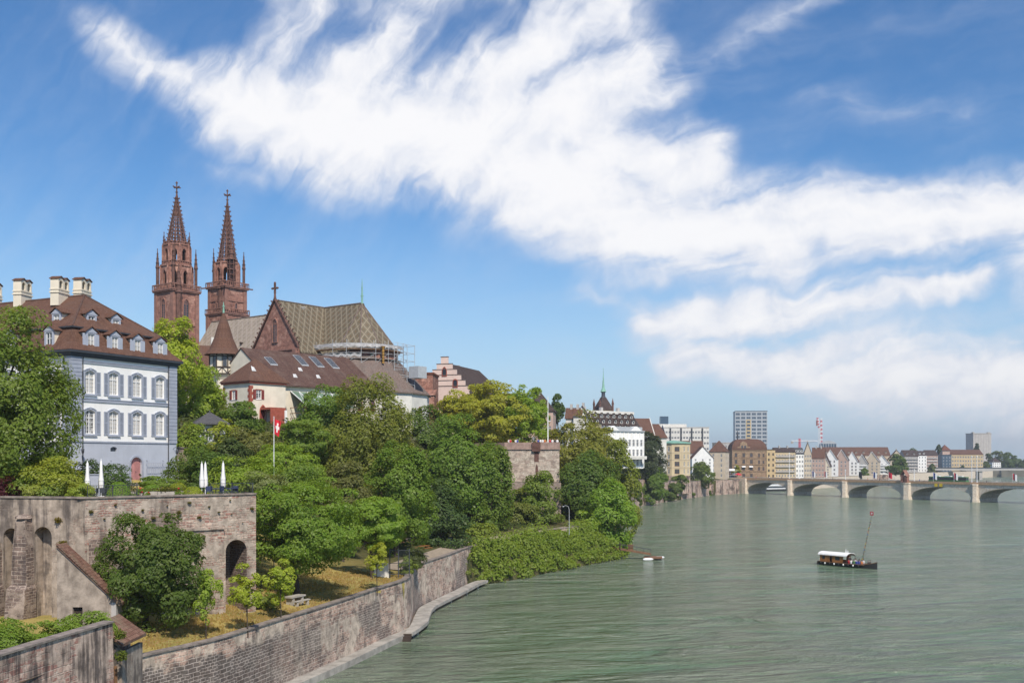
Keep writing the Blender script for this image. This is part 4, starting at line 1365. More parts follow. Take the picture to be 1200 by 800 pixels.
# one window with its surround, pane and two shutters, then copies
def arched_sash(w_, h_):
    fr = Fr((0, 0, 0), (1, 0, 0))
    outer = arch_poly(-.13, w_ + .13, -.1, h_ + .17, 'segment', 10)
    inner = arch_poly(0, w_, 0, h_, 'segment', 10)
    b = MB()
    fring(b, fr, outer, inner, 0, .07, 0)
    b.box(-.2, w_ + .2, -.17, 0, -.22, -.08)                       # sill
    b.box(w_ / 2 - .11, w_ / 2 + .11, -.14, 0, h_ + .03, h_ + .30)    # keystone
    o1 = arch_poly(-.2, w_ + .2, h_ * .8, h_ + .27, 'segment', 10)[2:]
    o2 = arch_poly(-.1, w_ + .1, h_ * .8, h_ + .19, 'segment', 10)[2:]
    for i in range(len(o1) - 1):
        b.face([fr.p(*o1[i], .12), fr.p(*o1[i + 1], .12), fr.p(*o2[i + 1], .12), fr.p(*o2[i], .12)])
        b.face([fr.p(*o1[i], .12), fr.p(*o1[i + 1], .12), fr.p(*o1[i + 1], 0), fr.p(*o1[i], 0)])
    sur = b.mesh('window', 'blue_trim')
    b = MB()
    fpoly(b, fr, inner, -.22, -.20)
    pane = b.mesh('pane', 'glass_curtain')
    b = MB()
    fring(b, fr, inner, arch_poly(.09, w_ - .09, .09, h_ - .09, 'segment', 10), -.196, -.12)
    b.box(w_ / 2 - .06, w_ / 2 + .06, .12, .195, .09, h_ - .09)
    b.box(.09, w_ - .09, .125, .195, h_ * .66, h_ * .66 + .1)
    for k in (.17, .33, .5):
        b.box(.09, w_ - .09, .155, .194, h_ * k, h_ * k + .035)
    b.box(.09, w_ - .09, .155, .194, h_ * .83, h_ * .83 + .035)
    for k in (.28, .72):
        b.box(w_ * k - .02, w_ * k + .02, .150, .193, .09, h_ - .12)
    fm = b.mesh('frame', 'white_wood')
    shs = []
    sw = .56
    for x0 in (-.15 - sw, w_ + .15):
        b = MB()
        b.box(x0, x0 + .07, -.09, -.04, -.05, h_ - .08); b.box(x0 + sw - .07, x0 + sw, -.09, -.04, -.05, h_ - .08)
        for z in (-.05, h_ * .47, h_ - .16):
            b.box(x0 + .07, x0 + sw - .07, -.088, -.042, z, z + .08)
        n = 22
        for k in range(n):
            z = .03 + (h_ - .22) * k / n
            b.face([(x0 + .07, -.05, z), (x0 + sw - .07, -.05, z), (x0 + sw - .07, -.085, z + .10), (x0 + .07, -.085, z + .10)])
        shs.append(b.mesh('shutter', 'blue_shutter'))
    return sur, pane, fm, shs
SASH = {}
for i, (a, b_) in enumerate(rowz):
    SASH[i] = arched_sash(1.24, b_ - a)
def put_sash(fr, u, i):
    sur, pane, fm, shs = SASH[i]
    wdw = link('window', sur, house, fr.p(u - .62, rowz[i][0]), fr.rz)
    link('pane', pane, wdw); link('frame', fm, wdw)
    for s_ in shs: link('shutter', s_, wdw)
for i in range(2):
    for c in cx_front: put_sash(fF, c, i)
    for c in cx_left[:5]: put_sash(fL, HD - c, i)

# pink arched door

b = MB()
frD = Fr((0, -.05, 0), (1, 0, 0))
fpoly(b, frD, arch_poly(7.75, 9.35, .25, 2.95, 'round', 10), -.27, -.24)
for k in range(17):                                   # diagonal boarding on both leaves
    z = .35 + k * .13
    if z > 2.2: break
    for x0, x1, sg in ((7.85, 8.5, 1), (8.6, 9.25, -1)):
        za, zb = (z, z + .33) if sg > 0 else (z + .33, z)
        b.face([frD.p(x0, za, -.215), frD.p(x1, zb, -.215), frD.p(x1, zb + .10, -.235), frD.p(x0, za + .10, -.235)])
b.box(8.53, 8.57, .16, .185, .3, 2.85)
door = b.build('door', 'pink_wood', house)
b = MB(); b.lathe([(.0, -.05), (.05, -.02), (.05, .02), (0, .05)], (8.64, .10, 1.35), 8); b.build('handle', 'dark_metal', door)
b = MB()
fring(b, frD, arch_poly(7.55, 9.55, .1, 3.15, 'round', 10), arch_poly(7.75, 9.35, .1, 2.95, 'round', 10), 0, .08)
b.build('door_surround', 'blue_trim', house)
b = MB(); b.box(7.5, 9.6, -.75, -.06, -.3, .16); b.build('doorstep', 'coping', house)
# mansard: steep bell-cast skirt, then the hipped upper roof
ZB, ZR = 16.6, 21.0
b = MB()
r0 = (-.6, HW + .6, -.6, HD + .6); r1 = (.35, HW - .35, .35, HD - .35); r2 = (1.25, HW - 1.25, 1.25, HD - 1.25)
frustum(b, r0, r1, HE + .05, HE + .95, top=False); frustum(b, r1, r2, HE + .95, ZB - .1, top=False)
k0 = (1.0, HW - 1.0, 1.0, HD - 1.0)
xa, xb, ya, yb = k0
rz0 = (HW / 2, 6.5, ZR); rz1 = (HW / 2, HD - 6.5, ZR)
a_, b2, c_, d_ = (xa, ya, ZB), (xb, ya, ZB), (xb, yb, ZB), (xa, yb, ZB)
b.face([a_, b2, rz0]); b.face([b2, c_, rz1, rz0]); b.face([c_, d_, rz1]); b.face([d_, a_, rz0, rz1])
roof = b.build('roof', 'tile_brown', house)
b = MB()
b.box(xa - .04, xb + .04, ya - .06, ya + .1, ZB - .16, ZB - .02); b.box(xa - .06, xa + .1, ya + .1, yb, ZB - .16, ZB - .02); b.box(xb - .1, xb + .06, ya + .1, yb, ZB - .16, ZB - .02)
b.build('gutter', 'dark_metal', roof)
b = MB()
b.tube([rz0, rz1], .13, 6)
for p_ in (a_, b2): b.tube([Vector(p_), Vector(rz0)], .10, 6)
b.build('ridge_tiles', 'tile_old', roof)
# dormers
def dormer(fr, u, z, w_, h_, depth, shutter=False, ped=True):
    """front stands at the wall plane moved in; its back runs into the roof"""
    b = MB()
    x0, x1 = u - w_ / 2, u + w_ / 2
    b.face([fr.p(x0, z, 0), fr.p(x0, z, -depth), fr.p(x0, z + h_, -depth), fr.p(x0, z + h_, 0)])
    b.face([fr.p(x1, z, 0), fr.p(x1, z, -depth), fr.p(x1, z + h_, -depth), fr.p(x1, z + h_, 0)])
    o = b.build('dormer', 'cream_plaster', house)
    b = MB()
    fring(b, fr, [(x0 - .02, z), (x1 + .02, z), (x1 + .02, z + h_), (x0 - .02, z + h_)], [(x0 + .2, z + .12), (x1 - .2, z + .12), (x1 - .2, z + h_ - .12), (x0 + .2, z + h_ - .12)], -.1, .06)
    rise = .55
    if ped:
        fpoly(b, fr, [(x0 - .18, z + h_), (x1 + .18, z + h_), (u, z + h_ + rise)], -.1, .10)
    b.build('dormer_front', 'blue_shutter', o)
    b = MB()
    fbox(b, fr, x0 + .2, x1 - .2, z + .12, z + h_ - .12, -.14, -.10)
    b.build('pane', 'glass_curtain', o)
    b = MB()
    fring(b, fr, [(x0 + .2, z + .12), (x1 - .2, z + .12), (x1 - .2, z + h_ - .12), (x0 + .2, z + h_ - .12)], [(x0 + .28, z + .2), (x1 - .28, z + .2), (x1 - .28, z + h_ - .2), (x0 + .28, z + h_ - .2)], -.098, -.04)
    fbox(b, fr, u - .04, u + .04, z + .2, z + h_ - .2, -.098, -.04); fbox(b, fr, x0 + .28, x1 - .28, z + h_ * .5, z + h_ * .5 + .06, -.098, -.045)
    b.build('frame', 'white_wood', o)
    if shutter:
        b = MB()
        fbox(b, fr, x0 - .42, x0 - .04, z + .1, z + h_ - .1, -.04, .02); b.build('shutter', 'blue_shutter', o)
        b = MB(); fbox(b, fr, x1 + .04, x1 + .42, z + .1, z + h_ - .1, -.04, .02); b.build('shutter', 'blue_shutter', o)
    b = MB()
    t_ = .10
    L, C_, R_ = (x0 - .3, z + h_ + .02), (u, z + h_ + rise + .06), (x1 + .3, z + h_ + .02)
    pr = [L, C_, R_, (R_[0], R_[1] + t_), (C_[0], C_[1] + t_), (L[0], L[1] + t_)]
    b.extrude([fr.p(*q, .22) for q in pr], fr.n * -(depth + .4))
    b.build('dormer_roof', 'tile_brown', o)
frF2 = Fr((0, .12, 0), (1, 0, 0)); frL2 = Fr((.12, HD, 0), (0, -1, 0))
for c in (2.6, 5.75, 8.9, 12.2): dormer(frF2, c, HE + .55, 1.25, 1.5, 1.2, True)
frF3 = Fr((0, 2.35, 0), (1, 0, 0)); frL3 = Fr((2.35, HD, 0), (0, -1, 0))
for c in (4.6, 7.9): dormer(frF3, c, ZB + .55, 1.25, 1.05, 1.9, False, True)
for c in (3.4, 9.4, 15.4): dormer(frL2, HD - c, HE + .55, 1.3, 1.6, 1.2, False)
for c in (5.0, 11.5): dormer(frL3, HD - c, ZB + .5, 1.3, 1.15, 1.9, False)
# double chimneys with tiled hoods
def chimney(x, y, zb, h_=2.5, sx=1.0, sy=2.0, rz=R(18)):
    """two flues side by side along local y, arched mouths facing the river side"""
    o = link('chimney', None, house, (x, y, zb), rz)
    b = MB()
    b.box(-sy / 2, sy / 2, -sx / 2, sx / 2, 0, h_ * .70)
    b.box(-sy / 2 - .09, sy / 2 + .09, -sx / 2 - .09, sx / 2 + .09, h_ * .56, h_ * .62)
    b.box(-sy / 2 - .07, sy / 2 + .07, -sx / 2 - .07, sx / 2 + .07, h_ * .70, h_ * .75)
    for s_ in (-1, 1):
        x0, x1 = (-sy / 2, -.02) if s_ < 0 else (.02, sy / 2)
        fr = Fr((x0, -sx / 2, h_ * .75), (1, 0, 0)); frb = Fr((x1, sx / 2, h_ * .75), (-1, 0, 0))
        W_ = x1 - x0; H_ = h_ * .42
        wall_arches(b, fr, W_, H_, [(.16, W_ - .16, .04, H_ - .12, 'round')], .16, back=False)
        wall_arches(b, frb, W_, H_, [(.16, W_ - .16, .04, H_ - .12, 'round')], .16, back=False)
        b.face([(x0, -sx / 2, h_ * .75), (x0, sx / 2, h_ * .75), (x0, sx / 2, h_ * .75 + H_), (x0, -sx / 2, h_ * .75 + H_)])
        b.face([(x1, -sx / 2, h_ * .75), (x1, sx / 2, h_ * .75), (x1, sx / 2, h_ * .75 + H_), (x1, -sx / 2, h_ * .75 + H_)])
        b.face([(x0, -sx / 2, h_ * .75 + .06), (x1, -sx / 2, h_ * .75 + .06), (x1, sx / 2, h_ * .75 + .06), (x0, sx / 2, h_ * .75 + .06)])
        xm = (x0 + x1) / 2
        for yy_ in (-sx / 2, sx / 2):
            b.face([(x0, yy_, h_ * .75 + H_), (x1, yy_, h_ * .75 + H_), (xm, yy_, h_ * .75 + H_ + .2)])
    m_ = b.mesh('stack', 'cream_plaster')
    link('stack', m_, o)
    b = MB()
    zt_ = h_ * 1.17
    for s_ in (-1, 1):
        x0, x1 = (-sy / 2 - .1, .0) if s_ < 0 else (.0, sy / 2 + .1)
        xm = (x0 + x1) / 2
        b.extrude([(x0, -sx / 2 - .1, zt_), (xm, -sx / 2 - .1, zt_ + .28), (x1, -sx / 2 - .1, zt_), (x1, -sx / 2 - .1, zt_ + .1), (xm, -sx / 2 - .1, zt_ + .38), (x0, -sx / 2 - .1, zt_ + .1)], (0, sx + .2, 0))
    b.build('hood', 'tile_brown', o)
chimney(8.6, 8.4, 20.0); chimney(6.2, 9.2, 19.8); chimney(7.2, 16.6, 20.2, 2.6); chimney(7.2, 21.8, 20.2, 2.6)
# wrought lamps on the base storey corners
for u in (.9, 14.0):
    b = MB()
    b.tube([frD.p(u, 3.9, 0), frD.p(u, 4.1, .35), frD.p(u, 3.9, .6)], .025, 5)
    b.lathe([(.05, .0), (.16, -.08), (.12, -.5), (.03, -.56)], tuple(frD.p(u, 3.85, .6)), 6)
    b.build('wall_lantern', 'dark_metal', house)

# tall grey trellis fence in front of the base storey
def trellis(x0, x1, label):
    root = empty('trellis_fence', house.matrix_basis @ Vector((x0, -.42, 0)) if False else Vector((-45.2, 105, 17.3)) + HU * x0 + Vector((.894, -.448, 0)) * .42, HROT, label, 'fence', 'trellis panels against the house')
    b = MB()
    W_ = x1 - x0
    n = int(W_ / .32)
    for k in range(n + 1):
        x = W_ * k / n
        b.box(x - .017, x + .017, -.02, .02, -.3, 2.35)
    for z in (.12, .85, 1.6, 2.3):
        b.box(0, W_, -.014, .014, z, z + .05)
    b.build('lattice', 'blue_shutter', root)
    for x in np.linspace(0, W_, 3):
        b = MB()
        b.box(x - .05, x + .05, -.055, -.021, -.4, 2.5); b.lathe([(.02, 0), (.08, .05), (.09, .12), (0, .24)], (x, -.035, 2.5), 8)
        b.build('post', 'blue_trim', root)
trellis(2.0, 7.4, 'grey trellis fence left of the pink door of the blue and white house')
trellis(9.7, 14.4, 'grey trellis fence right of the pink door of the blue and white house')

# ------------------------------------------------------------------ garden on the terrace
def TG(px, Y): return Vector(((px - 600) / FPX * Y, Y, TZ))
GREEN, LIME, DARK, OLIVE, BRIGHT = (.070, .125, .022), (.13, .185, .028), (.028, .062, .020), (.105, .125, .025), (.085, .170, .030)
def parasol(px, Y, h_, label):
    root = empty('closed_parasol', TG(px, Y) + Vector((0, 0, -.2)), 0, label, 'parasol', 'closed white parasols on the terrace')
    b = MB(); b.tube([(0, 0, 0), (0, 0, h_ + .12)], .03, 6); b.lathe([(.35, 0), (.33, .08), (.06, .12)], n=10); b.build('pole', 'white_metal', root)
    b = MB()
    prof = [(.20, .75), (.25, 1.0), (.22, 1.6), (.15, 2.2), (.10, h_ - .15), (.03, h_)]
    vs_, fs = [], []
    for r_, z in prof:
        for k in range(16):
            a = 2 * math.pi * k / 16
            rr_ = r_ * (1.0 if k % 2 else .72)
            vs_.append((rr_ * math.cos(a), rr_ * math.sin(a), z))
    for i in range(len(prof) - 1):
        for k in range(16):
            fs.append((i * 16 + k, i * 16 + (k + 1) % 16, (i + 1) * 16 + (k + 1) % 16, (i + 1) * 16 + k))
    b.add(vs_, fs, 0, True)
    b.build('canopy', 'fabric_white', root)
    b = MB(); b.lathe([(.215, 1.45), (.225, 1.5), (.21, 1.55)], n=12); b.build('tie', 'fabric_white', root)
parasol(102.5, 88, 3.1, 'closed white parasol, leftmost of the pair before the dark hedge')
parasol(118.5, 89.5, 3.25, 'closed white parasol, right of the pair before the dark hedge')
parasol(236.5, 93.5, 3.0, 'closed white parasol, left of the pair standing close together near the blue tables')
parasol(240.6, 94.2, 3.0, 'closed white parasol, right of the pair standing close together near the blue tables')
parasol(261.5, 94.5, 3.05, 'closed white parasol standing alone beyond the clipped bush by the blue tables')

def box_ball(px, Y, rx, rz_, label, col=LIME):
    """tightly clipped shrub: an even skin of small leaves over a dense twig core"""
    root = empty('clipped_bush', TG(px, Y) + Vector((0, 0, -.2)), 0, label, 'bush', 'clipped bushes on the terrace')
    rng = np.random.default_rng(int(px) + 40)
    n = int(5200 * rx * rx)
    d = unit(rng.normal(0, 1, (n, 3))); d[:, 2] = np.abs(d[:, 2]) * 1.05 - .05
    wob = 1 + .05 * np.sin(d[:, 0] * 7 + px) * np.sin(d[:, 1] * 6) + rng.normal(0, .022, n)
    P = d * wob[:, None] * np.array([rx, rx, rz_])
    f = link('foliage', quads_mesh('foliage', leaf_quads(rng, P, d + np.array([0, 0, .3]), .085, .7), 'leaf'), root)
    f.color = leaf_rgb(col)
    b = MB(); b.lathe([(rx * .94, -.1), (rx * .93, rz_ * .25), (rx * .78, rz_ * .6), (rx * .4, rz_ * .88), (0, rz_ * .95)], n=16); b.build('twig_core', 'bark', root)
box_ball(139, 87.5, 1.0, 1.35, 'big round clipped bush left of the pink door', BRIGHT)
box_ball(178, 95.0, .95, .95, 'low spreading clipped bush right of the pink door', BRIGHT)
box_ball(190, 93.5, .7, .7, 'small lime clipped mound beside the red roses', LIME)
box_ball(209, 93.0, .95, 1.15, 'round yellow green clipped bush at the right corner of the blue house', LIME)
box_ball(226, 91.0, .95, .85, 'low clipped bush left of the closed parasols')
box_ball(251, 95.5, .85, .95, 'clipped bush between the closed parasols')
for px, Y, lb in ((160, 87.6, 'red rose bush below the pink door'), (168, 88.2, 'red rose bush right of the pink door'), (211, 89.5, 'tall red rose bush between the clipped bushes'),
                  (222, 91.5, 'red rose bush left of the closed parasols')):
    make_bush('rose_bush', lb, 'rose bush', TG(px, Y) + Vector((0, 0, -.2)), (.5, .5, .75), GREEN, leaf=.12, n_clump=16, flowers=('rose_red', 7), group='red rose bushes')
def planter(px, Y, L, label):
    root = empty('flower_bed', TG(px, Y) + Vector((0, 0, -.15)), HROT * .66, label, 'flower bed')
    b = MB()
    pts = [(L * math.cos(a) * .5, .55 * math.sin(a)) for a in np.linspace(0, 2 * math.pi, 18)[:-1]]
    b.prism(pts, -.1, .42)
    b.build('edging', 'concrete', root)
    rng = np.random.default_rng(int(px))
    P = np.stack([rng.uniform(-L / 2 * .9, L / 2 * .9, 700), rng.uniform(-.45, .45, 700), rng.uniform(.4, .72, 700)], 1)
    f = link('foliage', quads_mesh('foliage', leaf_quads(rng, P, np.tile([0, 0, 1.0], (700, 1)), .16), 'leaf'), root); f.color = (*OLIVE, 1)
planter(182, 90.5, 5.0, 'long low planted bed below the clipped bushes')
planter(205, 90.8, 3.2, 'short low planted bed beside the red roses')
# dark garden table and chairs, blue ones at the far end
def chair(px, Y, rz, mat, label, group):
    root = empty('garden_chair', TG(px, Y) + Vector((0, 0, -.25)), rz, label, 'chair', group)
    b = MB(); b.box(-.22, .22, -.22, .22, .42, .46); b.build('seat', mat, root)
    b = MB(); b.box(-.22, .22, .2, .24, .5, .95); b.build('backrest', mat, root)
    for sx in (-.2, .2):
        for sy in (-.2, .2):
            b = MB(); b.tube([(sx, sy, 0), (sx, sy, .42 if sy < 0 else .95)], .022, 5); b.build('leg', 'dark_metal', root)
    for sx in (-.24, .24):
        b = MB(); b.box(sx - .02, sx + .02, -.2, .22, .66, .69); b.build('armrest', mat, root)
def table(px, Y, mat, label, r_=.5):
    root = empty('garden_table', TG(px, Y) + Vector((0, 0, -.25)), 0, label, 'table')
    b = MB(); b.lathe([(r_, .70), (r_, .74)], n=16); b.build('tabletop', mat, root)
    b = MB(); b.tube([(0, 0, 0), (0, 0, .70)], .04, 6); b.lathe([(.26, 0), (.24, .03), (.05, .06)], n=10); b.build('leg', 'dark_metal', root)
table(106, 86.5, 'dark_metal', 'dark round garden table by the leftmost closed parasol')
for px, Y, rz, lb in ((101, 86.3, 1.6, 'dark metal chair left of the dark round table'), (111, 86.2, -1.6, 'dark metal chair right of the dark round table'),
                      (120, 86.6, .4, 'dark metal chair below the right parasol of the left pair'), (124, 87.0, -.5, 'dark metal chair nearest the big clipped bush')):
    chair(px, Y, rz, 'dark_metal', lb, 'dark metal garden chairs')
for px, Y, rz, lb in ((244, 91.6, .3, 'navy blue chair at the left end of the blue seating'), (249, 92.2, 2.6, 'second navy blue chair along the blue seating'),
                      (257, 92.0, -.6, 'navy blue chair in the middle of the blue seating'), (262, 92.6, .9, 'navy blue chair beside the lone parasol'),
                      (269, 92.8, -1.5, 'navy blue chair toward the end of the terrace wall'), (276, 93.0, .2, 'navy blue chair at the right end of the blue seating')):
    chair(px, Y, rz, 'navy', lb, 'navy blue terrace chairs')
table(253, 92.4, 'navy', 'navy blue table between the blue terrace chairs', .6)
table(272, 93.2, 'navy', 'navy blue table near the right end of the terrace', .6)
# railings along the coping
def railing(p0, p1, h_, label, mat='dark_metal', gap=.14):
    p0, p1 = Vector(p0), Vector(p1)
    d = p1 - p0; L = math.hypot(d.x, d.y)
    root = empty('railing', p0, math.atan2(d.y, d.x), label, 'railing')
    b = MB(); b.box(0, L, -.02, .02, h_ - .04, h_); b.box(0, L, -.015, .015, .1, .13); b.build('rail', mat, root)
    b = MB()
    for k in range(int(L / gap) + 1): b.box(k * gap - .007, k * gap + .007, -.007, .007, .13, h_ - .04)
    b.build('balusters', mat, root)
    for k in range(int(L / 2) + 1):
        b = MB(); b.box(k * 2 - .025, k * 2 + .025, -.025, .025, -.1, h_ + .03); b.build('post', mat, root)
e1 = TB + (TC - TB) * .02; e2 = TB + (TC - TB) * .30; e3 = TB + (TC - TB) * .72; e4 = TB + (TC - TB) * .995
inw = Vector((-.55, .6, 0)) * .3
railing((e1 + inw) + Vector((0, 0, TZ + .05)), (e2 + inw) + Vector((0, 0, TZ + .05)), .95, 'thin dark railing on the terrace edge before the big clipped bush')
railing((e3 + inw) + Vector((0, 0, TZ + .05)), (e4 + inw) + Vector((0, 0, TZ + .05)), .95, 'dark railing on the terrace edge before the blue chairs')
# notice cabinet between the parasols
root = empty('garden_cabinet', TG(111, 92.5) + Vector((0, 0, -.2)), .4, 'small grey lattice cabinet between two closed parasols before the dark hedge', 'cabinet')
b = MB(); b.box(-.42, .42, -.2, .2, 0, 1.9); b.build('body', 'blue_shutter', root)
b = MB(); b.box(-.5, .5, -.28, .28, 1.9, 1.98); b.build('lid', 'blue_trim', root)
b = MB()
for k in range(6): b.bar((-.4 + .13 * k, -.215, .1), (-.4 + .13 * k + .12, -.215, 1.8), .02, .02)
b.build('lattice', 'blue_trim', root)
# brick steps that climb to the house's left corner
root = empty('garden_steps', TG(74, 99) + Vector((0, 0, -.25)), 2.3, 'dark garden steps climbing to the left corner of the blue and white house', 'steps')
b = MB()
for k in range(9): b.box(0, 1.8, .3 * k, .3 * k + 3, .17 * k, .17 * (k + 1))
b.build('treads', 'tile_shed', root)
b = MB(); b.tube([(1.85, 0, .9), (1.85, 2.6, 2.5)], .025, 5)
for k in range(5): b.tube([(1.85, .1 + .6 * k, .0), (1.85, .1 + .6 * k, .95 + .37 * k)], .015, 5)
b.build('handrail', 'dark_metal', root)
# flagpole with the Swiss flag
fpY = 104.0
fb_ = at(321, 566, fpY)
root = empty('flagpole', (fb_.x, fb_.y, terrain_z(fb_.x, fb_.y)), 0, 'white flagpole flying a red flag with a white cross among the trees', 'flagpole')
ztop = at(321, 489, fpY).z - root.location.z
b = MB(); b.tube([(0, 0, -.2), (0, 0, ztop * .5), (0, 0, ztop)], [.06, .05, .035], 8); b.lathe([(.0, -.06), (.06, 0), (0, .06)], (0, 0, ztop + .06), 8); b.build('pole', 'white_metal', root)
b = MB(); cb = MB()
fw, fh = .72, 1.5
def flagpt(u, v):   # hanging, folded
    return Vector((.06 + u * fw * (.62 + .38 * v), .10 * math.sin(u * 9 + v * 3) * (.3 + u), ztop - .15 - (1 - v) * fh - u * .35 * (1 - v * .3)))
N_ = 10
for i in range(N_):
    for j in range(N_):
        u0, u1, v0, v1 = i / N_, (i + 1) / N_, j / N_, (j + 1) / N_
        cross = (abs((u0 + u1) / 2 - .5) < .11 and abs((v0 + v1) / 2 - .5) < .31) or (abs((v0 + v1) / 2 - .5) < .11 and abs((u0 + u1) / 2 - .5) < .31)
        b.face([flagpt(u0, v0), flagpt(u1, v0), flagpt(u1, v1), flagpt(u0, v1)], 1 if cross else 0)
b.build('flag', ['fabric_red', 'fabric_white'], root)
# garden pavilion with a slate hip roof, on its wall
pv = at(232, 524, 138)
root = empty('garden_pavilion', (pv.x, pv.y, pv.z), .45, 'grey blue garden pavilion with a slate hipped roof half hidden by creepers', 'pavilion')
box_walls(root, 3.6, 3.4, 3.2, 'blue_plaster', {'front': [(.5, 1.4, .8, 2.7), (2.1, 3.0, .8, 2.7)], 'right': [(.5, 1.3, .6, 2.7), (1.9, 2.7, .6, 2.7)]}, frame='white_wood')
b = MB(); roof_hip(b, 0, 3.6, 0, 3.4, 3.25, 4.8, 1.6, 'x', .55, .15); b.lathe([(.1, 0), (.1, .25), (.0, .4)], (1.8, 1.7, 4.75), 8); b.build('roof', 'slate', root)
gw0, gw1 = at(196, 545, 125), at(238, 545, 131)
ribbon_wall('garden_wall', [(gw0.x - 3, gw0.y - 2, 15, at(200, 524, 125).z), (gw0.x, gw0.y, 15, at(200, 524, 125).z), (gw1.x, gw1.y, 15, at(235, 526, 131).z)], .5, 'terrace_wall',
            'pinkish garden wall behind the blue house below the pavilion', 'wall')
gw2, gw3 = at(318, 500, 168), at(352, 500, 175)
ribbon_wall('garden_wall', [(gw2.x, gw2.y, 14, gw2.z + .1), (gw3.x, gw3.y, 14, gw3.z + .1)], .5, 'old_plaster', 'pale rendered wall behind the flagpole below the glasshouse', 'wall')

# ------------------------------------------------------------------ the red sandstone cathedral
CROT = R(-36.4)
cath = empty('cathedral', (-41.0, 223.6, 27.0), CROT, 'red sandstone cathedral with two openwork spires and diamond patterned tiled roofs', 'cathedral')
E_, RG = 15.7, 26.0
b = MB()
b.box(-39, -7, -7, 7, -6, E_)
b.box(-7, 7, -13.7, 13.7, -6, E_)
b.box(7, 12, -7, 7, -6, E_)
apse = [(12, -7), (16.5, -5.6), (19, -2.2), (19, 2.2), (16.5, 5.6), (12, 7)]
b.prism(apse, -6, E_)
for y in (-13.7, 13.7):
    b.face([(-7, y, E_), (7, y, E_), (0, y, RG - .1)])
b.build('wall', 'sandstone_red', cath)
# corner quoins and stepped bands on the transept gable
b = MB()
for s_ in (-1, 1):
    n = 13
    for k in range(n):
        t0, t1 = k / n, (k + 1) / n
        x0, z0 = s_ * (7.15 - 7.15 * t0), E_ + (RG - E_) * t0
        x1, z1 = s_ * (7.15 - 7.15 * t1), E_ + (RG - E_) * t1
        b.extrude([(x0, -14.05, z0 + .1), (x1, -14.05, z1 + .1), (x1, -14.05, z1 + .55), (x0, -14.05, z0 + .55)], (0, .55, 0))
b.build('gable_coping', 'sandstone_dark', cath)
for s_ in (-1, 1):
    for k in range(11):
        t0 = (k + .4) / 11.5
        x0, z0 = s_ * (7.3 - 7.3 * t0), E_ + (RG - E_) * t0 + .5
        b = MB()
        b.tube([(x0, -13.8, z0), (x0 + s_ * .35, -13.8, z0 + .25)], [.07, .10], 5); b.lathe([(0, -.16), (.2, -.02), (.16, .12), (0, .22)], (x0 + s_ * .42, -13.8, z0 + .34), 6)
        b.build('crocket', 'sandstone_dark', cath)
b = MB()
b.tube([(0, -13.8, RG + .2), (0, -13.8, RG + 1.5)], [.3, .16], 6)
b.box(-.17, .17, -13.97, -13.63, RG + 1.3, RG + 3.5); b.box(-.75, .75, -13.95, -13.65, RG + 2.3, RG + 2.65)
for x, z in ((-.85, 2.47), (.85, 2.47), (0, 3.6)):
    b.lathe([(0, -.28), (.28, 0), (0, .28)], (x, -13.8, RG + z), 6)
b.build('gable_cross', 'sandstone_dark', cath)

def lancet(parent, fr, u, v0, v1, w_, gl='glass', stone='sandstone_pale', mull=True, name='window'):
    b = MB()
    outer = arch_poly(u - w_ / 2 - .22, u + w_ / 2 + .22, v0 - .15, v1 + .3, 'pointed', 7)
    inner = arch_poly(u - w_ / 2, u + w_ / 2, v0, v1, 'pointed', 7)
    fring(b, fr, outer, inner, .0, .24)
    o = b.build(name, stone, parent)
    b = MB(); fpoly(b, fr, inner, .004, .03); b.build('pane', gl, o)
    if mull and w_ > .7:
        b = MB()
        fbox(b, fr, u - .06, u + .06, v0, v1 - w_ * .55, .032, .12)
        fring(b, fr, arch_poly(u - w_ * .25 - .05, u + w_ * .25 + .05, v1 - w_ * .95, v1 - w_ * .15, 'pointed', 5), arch_poly(u - w_ * .25 + .05, u + w_ * .25 - .05, v1 - w_ * .85, v1 - w_ * .28, 'pointed', 5), .034, .12)
        for k in range(1, 6):
            z = v0 + (v1 - w_ - v0) * k / 6
            fbox(b, fr, u - w_ / 2, u + w_ / 2, z, z + .05, .033, .07)
        b.build('mullion', stone, o)
frT = Fr((-7, -13.7, 0), (1, 0, 0))
lancet(cath, frT, 7.0, E_ + 1.6, E_ + 6.4, 1.25)
b = MB(); fbox(b, frT, 0, 14, E_ - .3, E_, 0, .22); fbox(b, frT, .2, 1.2, -6, E_ - .3, 0, .6); fbox(b, frT, 12.8, 13.8, -6, E_ - .3, 0, .6); b.build('string_course', 'sandstone_pale', cath)

b = MB(); roof_gable(b, -39, 0, -7, 7, E_, RG, 'x', .5, .3, 0, .02); b.build('nave_roof', 'roof_nave', cath)
b = MB(); roof_gable(b, -7, 7, -13.4, 13.4, E_, RG + .02, 'y', .5, .3, 0, .05); b.build('transept_roof', 'roof_lattice', cath)
b = MB()
roof_gable(b, 0, 12, -7, 7, E_, RG - .02, 'x', .4, .3, 0, 0)
apx = (11.5, 0, RG)
ov = [(12, -7.5), (16.8, -6.1), (19.5, -2.4), (19.5, 2.4), (16.8, 6.1), (12, 7.5)]
for i in range(5):
    b.face([(*ov[i], E_ - .35), (*ov[i + 1], E_ - .35), apx])
b.build('choir_roof', 'roof_lattice', cath)
b = MB()
b.tube([(-39, 0, RG + .05), (11.5, 0, RG + .05)], .16, 6); b.tube([(0, -13.5, RG + .08), (0, 13.5, RG + .08)], .16, 6)
for q in ov: b.tube([apx, (*q, E_ - .3)], .14, 5)
b.build('ridge_tiles', 'tile_grey', cath)
